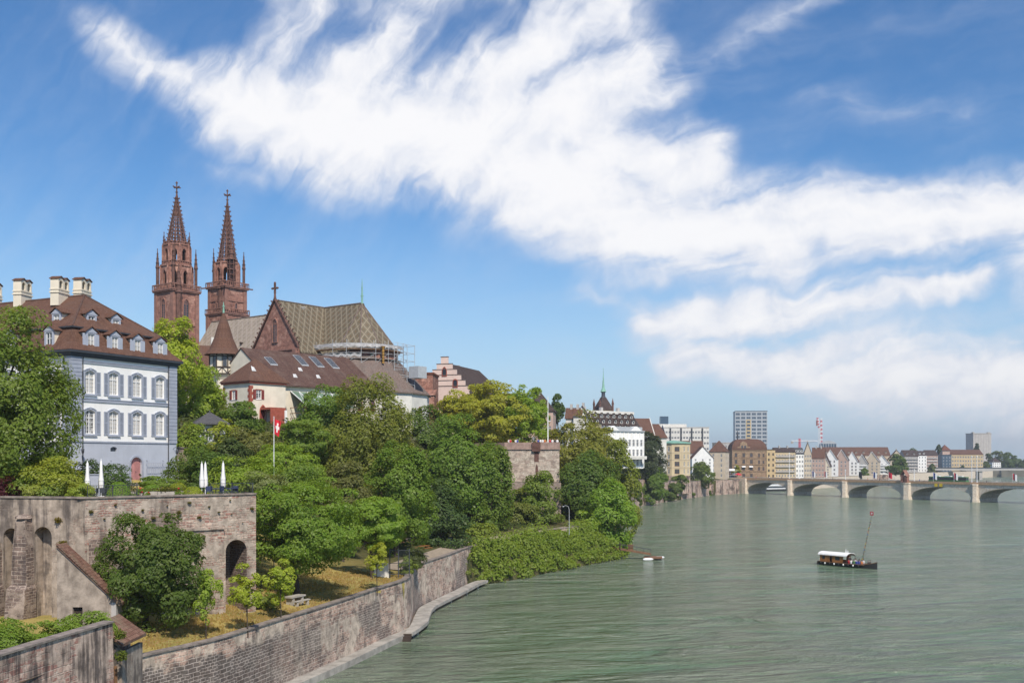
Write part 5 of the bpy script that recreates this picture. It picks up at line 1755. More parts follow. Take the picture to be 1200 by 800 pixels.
b = MB(); b.tube([(11.5, 0, RG - .1), (11.5, 0, RG + 3.2), (11.5, 0, RG + 5.2)], [.22, .13, .04], 8); b.lathe([(0, -.4), (.35, 0), (0, .4)], (11.5, 0, RG + 1.6), 8); b.lathe([(0, -.25), (.22, 0), (0, .25)], (11.5, 0, RG + 3.3), 8)
b.build('finial', 'copper_green', cath)
b = MB(); b.box(-.7, .7, -7.2, -6.2, RG - 4.8, RG - .8); b.box(-.8, .8, -7.3, -6.1, RG - .8, RG - .6); b.build('chimney', 'pale_concrete', cath)
# small roof hatches
for x, y in ((-30, -3.1), (-22, -4.6), (-13, -3.6)):
    b = MB(); z = RG - abs(y) / 7 * (RG - E_); b.box(x - .22, x + .22, y - .5, y + .2, z - .1, z + .38); b.build('roof_hatch', 'dark_timber', cath)
# ambulatory: lean-to roof sweeping round the choir, plastered wall below
c0 = Vector((10.5, 0, 0))
angs = [R(a) for a in (-100, -75, -50, -25, 0, 25, 50, 75)]
Ri, Ro, zi, zo = 8.2, 15.5, 14.4, 6.6
b = MB(); wl = MB()
ring = []
pre = [((-6.5, -8.4), (-6.5, -16.5)), ((2, -8.4), (2, -16.2))]
for a, c_ in pre: ring.append((Vector((*a, zi)), Vector((*c_, zo))))
for a in angs:
    dv_ = Vector((math.cos(a), math.sin(a), 0))
    ring.append((c0 + dv_ * Ri + Vector((0, 0, zi)), c0 + dv_ * Ro + Vector((0, 0, zo))))
for i in range(len(ring) - 1):
    (a, c_), (d, e) = ring[i], ring[i + 1]
    b.face([c_, e, d, a]); dn = Vector((0, 0, -.25))
    b.face([c_ + dn, e + dn, e, c_])
    k = .94
    ca, ce = a + (c_ - a) * k, d + (e - d) * k
    wl.face([(ca.x, ca.y, -8), (ce.x, ce.y, -8), (ce.x, ce.y, zo + .3), (ca.x, ca.y, zo + .3)])
b.build('ambulatory_roof', 'tile_grey', cath)
wl.build('ambulatory_wall', 'old_white', cath)
for i in (2, 3, 4, 5, 6):
    (a, c_), (d, e) = ring[i], ring[i + 1]
    p0_, p1_ = a + (c_ - a) * .94, d + (e - d) * .94
    p0_.z = p1_.z = 0
    fr = Fr(p0_, p1_ - p0_)
    W_ = (p1_ - p0_).length
    lancet(cath, fr, W_ * .5, -.5, 3.6, 1.2, stone='sandstone_dark', mull=False)
b = MB()
for i in range(1, len(ring) - 1):
    b.tube([ring[i][0] + Vector((0, 0, .1)), ring[i][0].lerp(ring[i + 1][0], 1) + Vector((0, 0, .1))], .15, 5)
b.build('flashing', 'copper_green', cath)

# towers -------------------------------------------------------------------------------
def octa(r_, n=8, rot=R(22.5), c=(0, 0)):
    return [(c[0] + r_ * math.cos(2 * math.pi * k / n + rot), c[1] + r_ * math.sin(2 * math.pi * k / n + rot)) for k in range(n)]

def spire(parent, z0, z1, r0):
    """openwork spire: eight crocketed ribs, pierced panels, a finial cross"""
    H = z1 - z0
    r0 *= 1.14
    rad = lambda f: r0 * (1 - f) ** 1.08 + .13
    b = MB()
    nst = 12
    for k in range(8):
        a = 2 * math.pi * k / 8 + R(22.5)
        pts = [(rad(i / nst) * math.cos(a), rad(i / nst) * math.sin(a), z0 + H * i / nst) for i in range(nst + 1)]
        b.tube(pts, [.17 - .09 * i / nst for i in range(nst + 1)], 5, smooth=False)
    nl = 15
    for i in range(nl):
        f0 = i / nl; f1 = (i + .55) / nl; f2 = (i + 1) / nl
        for k in range(8):
            a0, a1 = 2 * math.pi * k / 8 + R(22.5), 2 * math.pi * (k + 1) / 8 + R(22.5)
            P = lambda a, f, s=.97: Vector((s * rad(f) * math.cos(a), s * rad(f) * math.sin(a), z0 + H * f))
            b.face([P(a0, f0), P(a1, f0), P(a1, (f0 + f1) / 2), P(a0, (f0 + f1) / 2)])
            l0, l1 = P(a0, f0).lerp(P(a1, f0), .34), P(a0, f0).lerp(P(a1, f0), .66)
            h0, h1 = P(a0, f2).lerp(P(a1, f2), .34), P(a0, f2).lerp(P(a1, f2), .66)
            b.face([l0, l1, h1, h0])
            if f0 > .55: b.face([P(a0, f0), P(a1, f0), P(a1, f2), P(a0, f2)])
    sp = b.build('spire', 'sandstone_dark', parent)
    if 'crocket' not in _wcache:
        b = MB(); b.tube([(-.03, 0, 0), (.34, 0, .16), (.40, 0, .36)], [.10, .13, .05], 4, smooth=False); _wcache['crocket'] = b.mesh('crocket', 'sandstone_dark')
    for i in range(1, 13):
        f = i / 13.2
        for k in range(8):
            a = 2 * math.pi * k / 8 + R(22.5)
            r_ = rad(f)
            link('crocket', _wcache['crocket'], parent, (r_ * math.cos(a), r_ * math.sin(a), z0 + H * f), a)
    b = MB()
    b.tube([(0, 0, z1 - .4), (0, 0, z1 + 1.0), (0, 0, z1 + 2.6)], [.2, .15, .12], 6)
    for z, r_ in ((.5, .38), (1.55, .5)): b.lathe([(0, -.3), (r_, 0), (0, .3)], (0, 0, z1 + z), 8)
    for sx, sy in ((1, 0), (-1, 0), (0, 1), (0, -1)):
        b.bar((0, 0, z1 + 1.6), (sx * .85, sy * .85, z1 + 1.7), .2, .2); b.lathe([(0, -.22), (.24, 0), (0, .22)], (sx * .9, sy * .9, z1 + 1.72), 6)
    b.lathe([(0, -.4), (.3, 0), (0, .45)], (0, 0, z1 + 2.7), 6)
    b.build('finial', 'sandstone_dark', parent)

def pinnacle(parent, x, y, z0, z1, r_, open_=False, name='pinnacle'):
    b = MB()
    zs_ = z0 + (z1 - z0) * .55
    if open_:
        for k in range(6):
            a = 2 * math.pi * k / 6
            b.tube([(x + r_ * math.cos(a), y + r_ * math.sin(a), z0), (x + r_ * math.cos(a), y + r_ * math.sin(a), zs_)], .11, 4, smooth=False)
        for f in (.0, .2, .4, .6, .8, 1.0):
            z = z0 + (zs_ - z0) * f
            b.lathe([(r_ * .9, z), (r_ * 1.12, z + .1), (r_ * .9, z + .25)], (x, y, 0), 6, smooth=False)
    else:
        b.lathe([(r_ * 1.1, z0), (r_ * 1.1, z0 + .3), (r_ * .85, z0 + .45), (r_ * .85, zs_ - .3), (r_ * 1.1, zs_)], (x, y, 0), 6, smooth=False)
    b.lathe([(r_ * 1.25, zs_), (r_ * .95, zs_ + .35), (.06, z1)], (x, y, 0), 6, smooth=False)
    b.lathe([(0, -.2), (.16, 0), (0, .25)], (x, y, z1 + .05), 5, smooth=False)
    for f in (.25, .5, .75):
        z = zs_ + (z1 - zs_) * f; q = r_ * (1 - f) + .1
        b.lathe([(q * .7, z - .08), (q + .12, z), (q * .7, z + .08)], (x, y, 0), 6, smooth=False)
    b.build(name, 'sandstone_dark', parent)

def gallery(parent, half, z, h_=1.25, octo=False):
    b = MB()
    pl_ = octa(half * 1.06) if octo else [(-half, -half), (half, -half), (half, half), (-half, half)]
    b.prism([(p[0] * .97, p[1] * .97) for p in pl_], z - .55, z - .25); b.prism(pl_, z - .25, z)
    n = len(pl_)
    for i in range(n):
        a, c_ = Vector((*pl_[i], 0)) * .97, Vector((*pl_[(i + 1) % n], 0)) * .97
        b.bar(a + Vector((0, 0, z + h_ - .1)), c_ + Vector((0, 0, z + h_ - .1)), .22, .2)
        L = (c_ - a).length; m_ = max(2, int(L / .55))
        for k in range(m_ + 1):
            q = a.lerp(c_, k / m_)
            b.box(q.x - .07, q.x + .07, q.y - .07, q.y + .07, z, z + h_ - .2)
    b.build('gallery', 'sandstone_pale', parent)

def square_shaft(parent, half, z0, z1, bands=()):
    b = MB()
    b.box(-half, half, -half, half, z0, z1)
    o = b.build('shaft', 'sandstone_red', parent)
    b = MB()
    for z in bands: b.box(-half - .18, half + .18, -half - .18, half + .18, z - .14, z + .14)
    for sx in (-1, 1):
        for sy in (-1, 1):
            b.box(min(sx * (half - .9), sx * (half + .16)), max(sx * (half - .9), sx * (half + .16)), min(sy * (half - .9), sy * (half + .16)), max(sy * (half - .9), sy * (half + .16)), z0, z1 - .01)
    b.build('corner_buttress', 'sandstone_pale', parent)

def octagon_stage(parent, r_, z0, z1, head=.75, pier=.36):
    """open octagon of piers with arched heads"""
    b = MB()
    P = octa(r_)
    H = z1 - z0
    for i in range(8):
        a, c_ = Vector((*P[i], 0)), Vector((*P[(i + 1) % 8], 0))
        # outward must be away from the centre
        fr = Fr(a + Vector((0, 0, z0)), c_ - a)
        L = (c_ - a).length
        wall_arches(b, fr, L, H, [(L * pier * .5 + .12, L - L * pier * .5 - .12, .5, H * .82, 'pointed')], .5, back=False)
        q0, q1 = a * .86, c_ * .86
        b.tube([a * 1.02 + Vector((0, 0, z0)), a * 1.02 + Vector((0, 0, z1))], .26, 5, smooth=False)
    b.prism([(p[0] * 1.06, p[1] * 1.06) for p in P], z1 - .02, z1 + .35); b.prism([(p[0] * 1.04, p[1] * 1.04) for p in P], z0 - .2, z0 + .3)
    b.build('octagon', 'sandstone_red', parent)

def tower(x, y, kind):
    tw = link('tower', None, cath, (x, y, 0))
    if kind == 'south':
        h_ = 3.5
        square_shaft(tw, h_, -4, 32.2, (10, 18.5, 24.6))
        for rz_ in range(4):
            a = rz_ * math.pi / 2
            fr = Fr((-h_ * math.cos(a) + h_ * math.sin(a), -h_ * math.sin(a) - h_ * math.cos(a), 0), (math.cos(a), math.sin(a), 0))
            lancet(tw, fr, h_, 26.0, 30.6, 1.35); lancet(tw, fr, h_, 19.4, 23.2, 1.3)
        gallery(tw, 4.05, 32.8)
        octagon_stage(tw, 3.65, 33.0, 38.4, pier=.5)
        gallery(tw, 3.3, 38.9, .8, True)
        octagon_stage(tw, 3.15, 39.0, 43.4, pier=.42)
        gallery(tw, 2.6, 43.6, .8, True)
        spire(tw, 43.2, 55.8, 2.05)
        for sx in (-1, 1):
            for sy in (-1, 1):
                pinnacle(tw, sx * 3.1, sy * 3.1, 33.0, 42.6, .42)
                pinnacle(tw, sx * 2.05, sy * 2.05, 39.2, 46.6, .26)
        for k in range(8):
            q = octa(3.05, c=(0, 0))[k]
            pinnacle(tw, q[0], q[1], 38.6, 45.2, .2)
        pinnacle(tw, 3.9, -2.3, 24.0, 38.4, .85, name='stair_turret')
    else:
        h_ = 3.35
        square_shaft(tw, h_ + .2, -4, 28.6, (12, 18.8))
        gallery(tw, h_ + .55, 29.0, 1.1)
        square_shaft(tw, h_ - .15, 29.0, 35.2, (32.0,))
        for rz_ in range(4):
            a = rz_ * math.pi / 2
            hh_ = h_ + .2
            fr = Fr((-hh_ * math.cos(a) + hh_ * math.sin(a), -hh_ * math.sin(a) - hh_ * math.cos(a), 0), (math.cos(a), math.sin(a), 0))
            lancet(tw, fr, h_ + .2, 22.6, 25.2, .9, mull=False)
            hh_ = h_ - .15
            fr = Fr((-hh_ * math.cos(a) + hh_ * math.sin(a), -hh_ * math.sin(a) - hh_ * math.cos(a), 0), (math.cos(a), math.sin(a), 0))
            lancet(tw, fr, h_ - .15, 30.0, 31.5, .5, mull=False)
        gallery(tw, h_ + .45, 35.6, 1.1)
        octagon_stage(tw, 2.95, 35.8, 41.4, pier=.36)
        gallery(tw, 2.5, 41.8, .7, True)
        spire(tw, 41.6, 57.0, 1.95)
        pinnacle(tw, 3.0, -1.2, 35.6, 47.4, .9, True)
        pinnacle(tw, 1.4, -3.2, 29.0, 39.6, .72, name='stair_turret')
        pinnacle(tw, -3.1, -1.6, 35.6, 43.2, .5); pinnacle(tw, -2.9, 2.6, 35.6, 44.2, .4); pinnacle(tw, 2.7, 2.9, 35.6, 44.4, .4); pinnacle(tw, -2.0, -2.6, 35.6, 45.0, .3)
        b = MB()
        for sx in (-1, 1):
            for sy in (-1, 1):
                b.bar((sx * 3.6, sy * 3.6, 35.4), (sx * 4.4, sy * 4.4, 35.3), .3, .3)
        b.build('gargoyle', 'sandstone_dark', tw)
tower(-42.5, -7.3, 'south')
tower(-42.5, 7.4, 'north')

# scaffolding round the choir eaves -----------------------------------------------------
root = empty('scaffolding', tuple(cath.location), CROT, 'scaffolding with white sheeting wrapped around the choir eaves of the cathedral', 'scaffolding')
pts = [Vector((5.5, -9.0, 0))]
for a in (-78, -60, -42, -24, -6, 12, 30):
    pts.append(c0 + Vector((math.cos(R(a)), math.sin(R(a)), 0)) * 9.6)
pb = MB(); db = MB(); sb = MB()
for i, p in enumerate(pts):
    for r_ in (0, 1.1):
        q = c0 + (p - c0) * (1 - r_ / 9.6)
        pb.tube([(q.x, q.y, 12.0), (q.x, q.y, 17.4)], .05, 5)
    if i < len(pts) - 1:
        n_ = pts[i + 1]
        for z in (12.6, 13.6, 14.7, 15.7, 16.6): pb.tube([(p.x, p.y, z), (n_.x, n_.y, z)], .045, 5)
        pb.tube([(p.x, p.y, 12.6), (n_.x, n_.y, 14.7)], .04, 4)
        pi_, ni_ = c0 + (p - c0) * .88, c0 + (n_ - c0) * .88
        for z in (13.5, 15.4):
            db.face([(p.x, p.y, z), (n_.x, n_.y, z), (ni_.x, ni_.y, z), (pi_.x, pi_.y, z)]); db.face([(p.x, p.y, z), (n_.x, n_.y, z), (n_.x, n_.y, z + .16), (p.x, p.y, z + .16)])
        sg = 7
        for k in range(sg):
            u0, u1 = k / sg, (k + 1) / sg
            a, c_ = p.lerp(n_, u0), p.lerp(n_, u1)
            w0, w1 = .18 * math.sin(u0 * 11 + i), .18 * math.sin(u1 * 11 + i)
            ai, ci_ = c0 + (a - c0) * .93, c0 + (c_ - c0) * .93
            sb.face([(a.x * 1.004, a.y * 1.004, 15.9 + w0 * .6), (c_.x * 1.004, c_.y * 1.004, 15.9 + w1 * .6), (c_.x, c_.y, 16.5 + w1), (a.x, a.y, 16.5 + w0)])
            sb.face([(a.x, a.y, 16.5 + w0), (c_.x, c_.y, 16.5 + w1), (ci_.x, ci_.y, 16.65), (ai.x, ai.y, 16.65)])
            if i < 3: sb.face([(a.x * 1.004, a.y * 1.004, 13.9 + w0), (c_.x * 1.004, c_.y * 1.004, 13.9 + w1), (c_.x * 1.004, c_.y * 1.004, 14.45 + w1), (a.x * 1.004, a.y * 1.004, 14.45 + w0)])
pb.build('poles', 'grey_metal', root); db.build('planks', 'brown_wood', root); sb.build('sheeting', plain('grey_sheeting', (0.42, 0.41, 0.41), 0.8, 0.3, 1.2), root)
b = MB()
q = c0 + Vector((math.cos(R(-16)), math.sin(R(-16)), 0)) * 10.2
for k in range(5): b.lathe([(.27, 0), (.22, .55), (.27, .6)], (q.x, q.y, 12.6 + .6 * k), 8)
b.lathe([(.27, 0), (.5, .5)], (q.x, q.y, 15.6), 8)
b.build('rubble_chute', plain('chute_orange', (0.42, 0.235, 0.06), 0.7), root)
# stair scaffold stepping down at the right
st = [c0 + Vector((math.cos(R(a)), math.sin(R(a)), 0)) * r_ for a, r_ in ((-4, 11.0), (2, 13.4), (10, 11.2), (6, 14.6))]
pb = MB()
for p in st:
    pb.tube([(p.x, p.y, 4), (p.x, p.y, 16.4)], .06, 5)
for z in np.arange(5, 16.4, 1.6):
    for i in range(4):
        p, n_ = st[i], st[(i + 1) % 4]
        pb.tube([(p.x, p.y, z), (n_.x, n_.y, z + (.8 if i % 2 else 0))], .05, 4)
pb.build('stair_poles', 'grey_metal', root)
b = MB()
q = c0 + Vector((math.cos(R(8)), math.sin(R(8)), 0)) * 15.0
b.box(q.x - 1.3, q.x + 1.3, q.y - 1.3, q.y + 1.3, 9.6, 12.0)
b.build('container', 'grey_metal', root)

# white deanery with the long brown roof in front of the cathedral -----------------------
DR = math.atan2(.76, .65)
dean = empty('deanery_house', (-42.1, 179.2, 26.0), DR, 'long white plastered house with a steep brown tiled roof and skylights before the cathedral', 'house')
b = MB()
Lw, Dw, He, Hr = 25.0, 18.0, 7.6, 14.2
hole = grid_holes(Lw, 6, [3.4], 1.2, 1.9, 6.5, 25)
wall_plane(b, Fr((0, 0, -5), (1, 0, 0)), Lw, He + 5, [(h[0], h[1], h[2] + 5, h[3] + 5) for h in hole])
wall_plane(b, Fr((0, Dw, -5), (0, -1, 0)), Dw, He + 5); wall_plane(b, Fr((Lw, 0, -5), (0, 1, 0)), Dw, He + 5)
gable_tri(b, 0, Lw, 0, Dw, He, Hr, 'x', drop=.25)
b.build('wall', 'cream_plaster', dean)
put_windows(dean, fF, hole, 'cross', 'red_wood')
b = MB(); roof_gable(b, 0, Lw, 0, Dw, He, Hr, 'x', .6, .25, 0, .12); droof = b.build('roof', 'tile_old', dean)
kz = (Hr - He) / (Dw / 2)
for x in (4.0, 11.5, 15.2, 18.9):
    b = MB()
    y0_, y1_ = (4.6, 6.6) if x < 5 else (5.2, 8.0)
    b.extrude([(x - .8, y0_, He + y0_ * kz + .02), (x + .8, y0_, He + y0_ * kz + .02), (x + .8, y1_, He + y1_ * kz + .02), (x - .8, y1_, He + y1_ * kz + .02)], (0, 0, .16))
    fr_ = b.build('skylight', 'grey_metal', dean)
    b = MB()
    for k in range(4):
        xa_, xb_ = x - .72 + .37 * k, x - .72 + .37 * k + .31
        b.face([(xa_, y0_ + .1, He + (y0_ + .1) * kz + .2), (xb_, y0_ + .1, He + (y0_ + .1) * kz + .2), (xb_, y1_ - .1, He + (y1_ - .1) * kz + .2), (xa_, y1_ - .1, He + (y1_ - .1) * kz + .2)])
    b.build('pane', 'glass_far', fr_)
def hatch(parent, x, y, zfun, mat='white_wood'):
    b = MB()
    z = zfun(y)
    b.face([(x - .45, y, z + .02), (x + .45, y, z + .02), (x, y, z + .62)])
    b.face([(x - .45, y, z), (x, y, z + .62), (x, y + .9, zfun(y + .9) + .05)]); b.face([(x + .45, y, z), (x, y, z + .62), (x, y + .9, zfun(y + .9) + .05)])
    b.build('roof_vent', [mat], parent)
for x, y in ((6.5, 1.6), (12.0, 1.9), (9.2, 3.6)): hatch(dean, x, y, lambda yy_: He + yy_ * kz)
# hip-roofed wing with red shutters and a red quoined corner
wx0, wx1, wy0, wy1 = -6.7, .6, -3.2, 4.6
b = MB()
hf = [(1.3, 2.5, 9.3, 10.9)]
hl = [(3.2, 4.4, 9.2, 10.8)]
wall_arches(b, Fr((wx0, wy0, -5), (1, 0, 0)), wx1 - wx0, 12.1, [(1.2, 2.3, 9.2, 10.75, 'flat'), (2.1, 3.1, 5.0, 8.0, 'pointed')], .2, back=False)
wall_arches(b, Fr((wx0, wy1, -5), (0, -1, 0)), wy1 - wy0, 12.1, [(2.6, 3.7, 9.2, 10.75, 'flat')], .2, back=False)
wall_plane(b, Fr((wx1, wy0, -5), (0, 1, 0)), wy1 - wy0, 12.1)
b.build('wing_wall', 'cream_plaster', dean)
frW1 = Fr((wx0, wy0, -5), (1, 0, 0)); frW2 = Fr((wx0, wy1, -5), (0, -1, 0))
for fr, u in ((frW1, 1.2), (frW2, 2.6)):
    o = link('window', window_mesh(1.1, 1.55, 'bars', 'white_wood', 'glass_curtain'), dean, fr.p(u, 9.2), fr.rz)
    for dx_ in (-.62, 1.12):
        b = MB(); b.box(dx_, dx_ + .5, -.09, -.03, -.03, 1.58); b.box(dx_ + .08, dx_ + .42, -.11, -.09, .1, .7); b.box(dx_ + .08, dx_ + .42, -.11, -.09, .85, 1.45)
        b.build('shutter', 'red_wood', o)
    b = MB(); fr0 = Fr((0, 0, 0), (1, 0, 0)); fring(b, fr0, [(-.12, -.12), (1.22, -.12), (1.22, 1.67), (-.12, 1.67)], [(0, 0), (1.1, 0), (1.1, 1.55), (0, 1.55)], 0, .05); b.build('surround', 'red_stone', o)
b = MB(); fpoly(b, frW1, arch_poly(2.1, 3.1, 5.0, 8.0, 'pointed'), -.2, -.17); b.build('door', 'red_wood', dean)
b = MB(); fring(b, frW1, arch_poly(1.9, 3.3, 4.9, 8.3, 'pointed'), arch_poly(2.1, 3.1, 4.9, 8.0, 'pointed'), 0, .06); b.build('door_surround', 'red_stone', dean)
b = MB()
for k in range(22):
    wq = .62 if k % 2 else .38
    b.box(wx0 - .05, wx0 + wq, wy0 - .05, wy0 + 1.0 - wq, -5 + .52 * k, -5 + .52 * (k + 1) - .03)
b.build('quoins', 'red_stone', dean)
b = MB()
for k in range(22):
    b.box(wx0 - .05, wx0 + (.62 if k % 2 else .38), wy1 - .5, wy1 + .05, -5 + .52 * k, -5 + .52 * (k + 1) - .03)
b.build('quoins', 'red_stone', dean)
b = MB(); b.box(wx0 - .3, wx1, wy0 - .3, wy1 + .3, 6.85, 7.08); b.build('eaves_band', 'red_stone', dean)
b = MB(); roof_hip(b, wx0, wx1 + .2, wy0, wy1, 7.3, 11.4, 3.6, 'x', .45, .2); b.build('wing_roof', 'tile_brown', dean)
for x, y in ((-5.0, -2.0),): hatch(dean, x, y, lambda yy_: 7.3 + (yy_ + 3.65) * 1.02)
b = MB(); b.box(-4.6, -1.5, -6.0, -3.25, 2.4, 2.75); b.box(-4.6, -1.5, -6.05, -5.9, -6, 2.4); b.build('porch', 'red_stone', dean)
b = MB(); b.box(-1.8, -1.4, -6.3, -5.9, -6, 2.3); b.build('porch_post', 'white_plaster', dean)
# glasshouse with a green lattice roof against the front
root = empty('glasshouse', (-42.1, 179.2, 26.0), DR, 'timber lattice veranda with a sloping green glazed roof against the long white house', 'veranda')
b = MB(); b.extrude([(4.0, -4.6, 3.3), (15.0, -4.6, 3.3), (15.0, -.05, 6.0), (4.0, -.05, 6.0)], (0, 0, .12)); b.build('roof', plain('green_glazing', (0.16, 0.235, 0.17), 0.35, 0.2, 0.8), root)
b = MB()
for k in range(7):
    x = 4.0 + 11 * k / 6
    b.bar((x, -4.65, 3.46), (x, -.1, 6.16), .16, .1)
    if k < 6: b.bar((x, -4.65, 3.46), (x + 11 / 6, -.1, 6.16), .07, .07)
b.build('glazing_bar', 'white_wood', root)
b = MB()
for k in range(12):
    x = 4.0 + 11 * k / 11; b.box(x - .07, x + .07, -4.55, -4.41, -6, 3.3)
for z in (-1.5, .3, 1.2, 2.1, 3.1): b.box(4.0, 15.0, -4.5, -4.4, z, z + .12)
for z in (.3, 1.2, 2.1, 3.1): b.box(4.0, 4.1, -4.4, 0, z, z + .12)
b.build('timber_frame', 'brown_wood', root)

# half-timbered turret with a bell-cast conical roof
tx = at(262, 440, 189)
root = empty('timbered_turret', (tx.x, tx.y, 27.0), R(10), 'round half timbered turret with a tall bell shaped brown tiled cone roof', 'turret')
r_ = 2.6
b = MB(); b.lathe([(r_ * .72, -6), (r_ * .72, 7.6), (r_ * .98, 8.6)], n=8, smooth=False, rot=R(22.5)); b.build('shaft', 'cream_plaster', root)
b = MB(); b.lathe([(r_ * .97, 8.6), (r_ * .97, 12.4)], n=8, smooth=False, rot=R(22.5)); b.build('infill', 'cream_plaster', root)
b = MB()
P = octa(r_)
for i in range(8):
    a, c_ = Vector((*P[i], 0)), Vector((*P[(i + 1) % 8], 0))
    z = lambda v: Vector((0, 0, v))
    b.tube([a + z(8.5), a + z(12.45)], .13, 4, smooth=False)
    for v in (8.65, 9.85, 11.9, 12.35): b.bar(a + z(v), c_ + z(v), .14, .2)
    mid_ = a.lerp(c_, .5)
    b.bar(mid_ + z(8.65), mid_ + z(12.3), .1, .1)
    b.bar(a + z(8.7), mid_ + z(9.8), .1, .1); b.bar(c_ + z(8.7), mid_ + z(9.8), .1, .1)
b.build('timber_frame', 'dark_timber', root)
for i in range(8):
    a, c_ = Vector((*P[i], 0)) * .985, Vector((*P[(i + 1) % 8], 0)) * .985
    fr = Fr(a, c_ - a); L = (c_ - a).length
    b = MB(); fbox(b, fr, L * .56, L * .92, 10.05, 11.8, 0, .05); b.build('window', 'glass_far', root)
b = MB(); b.lathe([(r_ * 1.35, 12.2), (r_ * 1.0, 13.3), (r_ * .68, 15.2), (r_ * .42, 17.5), (.12, 20.2)], n=16, smooth=False); b.build('cone_roof', 'tile_brown', root)
b = MB(); b.tube([(0, 0, 20.0), (0, 0, 22.0)], [.22, .06], 6); b.lathe([(0, -.3), (.3, 0), (0, .3)], (0, 0, 21.2), 8); b.build('finial', 'copper_green', root)

# old timbered house under the towers
hp = at(212, 470, 186)
root = empty('timbered_house', (hp.x - 3.0, hp.y + 4, 26), R(22), 'old half timbered house with a broad brown roof between the blue house and the turret', 'house')
hs = grid_holes(11, 3, [5.6], 1.0, 1.4)
box_walls(root, 11, 12, 8.2, 'cream_plaster', {'front': hs, 'right': grid_holes(12, 3, [5.6], 1.0, 1.4)}, frame='dark_timber', extra=lambda b_: gable_tri(b_, 0, 11, 0, 12, 8.2, 15.5, 'x', drop=.2))
b = MB(); roof_gable(b, 0, 11, 0, 12, 8.2, 16.0, 'x', .8, .25); b.build('roof', 'tile_brown', root)
b = MB()
for k in range(9):
    x = .1 + 10.8 * k / 8; b.box(x - .1, x + .1, -.05, -.002, 4.4, 8.2)
for z in (4.4, 5.3, 7.2, 7.9): b.box(0, 11, -.06, -.004, z, z + .2)
b.build('timber_frame', 'dark_timber', root)
b = MB(); b.box(7.6, 8.5, 5.4, 6.2, 14.5, 17.6); b.build('chimney', 'old_white', root)

# building of red stone beside the choir, and the crow-stepped house
rp = at(484, 478, 236)
root = empty('red_stone_house', (rp.x + .3, rp.y, 26), R(-4), 'dark red stone house wedged between the scaffolding and the crow stepped gable', 'house')
box_walls(root, 4.3, 9, 13.6, 'sandstone_red', {'front': grid_holes(4.3, 2, [1.0, 4.2, 7.6], .7, 1.5)}, frame='sandstone_pale')
b = MB(); b.box(-.2, 4.5, -.2, 9.2, 13.6, 14.0); b.build('roof', 'tile_red', root)
b = MB(); b.box(.4, 5.0, -2.6, -.01, -4, 8.6); b.extrude([(.2, -2.9, 8.6), (.2, -.01, 10.0), (.2, -.01, 8.6)], (5.0, 0, 0)); b.build('annex', 'sandstone_red', root)
CS = math.atan2(-.316, .949)
root = empty('crow_stepped_house', (-23.0, 257.05, 26.5), CS, 'pale pink house with a crow stepped gable above the chestnut trees', 'house')
b = MB()
Wc, Hc, Hg = 13.0, 10.3, 18.2
steps_ = 5
hl_ = [(2.0, 3.0, 4.6, 6.4, 'flat'), (5.0, 6.0, 4.6, 6.4, 'flat'), (8.0, 9.0, 4.6, 6.4, 'flat')]
wall_arches(b, Fr((0, 0, -2), (1, 0, 0)), Wc, Hc + 2, [(h[0], h[1], h[2] - 0, h[3] - 0, h[4]) for h in hl_], .2, back=False)
wall_plane(b, Fr((Wc, 0, -2), (0, 1, 0)), 30, Hc + 2); wall_plane(b, Fr((0, 30, -2), (0, -1, 0)), 30, Hc + 2)
hw0 = Wc / 2 + .1
for k in range(steps_ + 1):
    z0_ = Hc + 1.38 * k; z1_ = z0_ + (1.38 if k < steps_ else 1.75)
    hw_ = .95 + 1.13 * (steps_ - k)
    b.box(Wc / 2 - hw_, Wc / 2 + hw_, -.02 if k else 0, .45, z0_, z1_)
b.build('gable_wall', 'pink_plaster', root)
b = MB()
for k in range(steps_ + 1):
    z1_ = Hc + 1.38 * k + (1.38 if k < steps_ else 1.75)
    hw_ = .95 + 1.13 * (steps_ - k)
    b.box(Wc / 2 - hw_ - .08, Wc / 2 + hw_ + .08, -.1, .52, z1_, z1_ + .14)
b.build('step_coping', 'tile_grey', root)
for h in hl_:
    b = MB(); fr = Fr((0, 0, -2), (1, 0, 0)); fpoly(b, fr, arch_poly(*h[:4], h[4]), -.2, -.17); o = b.build('window', 'glass', root)
    b = MB(); fring(b, fr, arch_poly(h[0] - .15, h[1] + .15, h[2] - .15, h[3] + .15, h[4]), arch_poly(*h[:4], h[4]), 0, .05); b.build('surround', 'red_stone', o)
fr = Fr((0, 0, -2), (1, 0, 0))
for u_, v0_, v1_, kd in ((6.5, 16.3, 18.3, 'pointed'), (3.7, 13.3, 15.2, 'round'), (9.4, 13.5, 15.2, 'round')):
    b = MB(); fpoly(b, fr, arch_poly(u_ - .5, u_ + .5, v0_, v1_, kd), .024, .05); o = b.build('window', 'glass', root)
    b = MB(); fring(b, fr, arch_poly(u_ - .68, u_ + .68, v0_ - .2, v1_ + .25, kd), arch_poly(u_ - .5, u_ + .5, v0_, v1_, kd), .021, .12); b.build('surround', 'red_stone', o)
b = MB()
zR = 17.6
b.face([(-.3, .4, Hc - .3), (Wc / 2, .4, zR), (Wc / 2, 25.0, zR), (-.3, 30.4, Hc - .3)]); b.face([(Wc + .3, .4, Hc - .3), (Wc + .3, 30.4, Hc - .3), (Wc / 2, 25.0, zR), (Wc / 2, .4, zR)]); b.face([(-.3, 30.4, Hc - .3), (Wc / 2, 25, zR), (Wc + .3, 30.4, Hc - .3)])
b.build('roof', 'tile_dark', root)
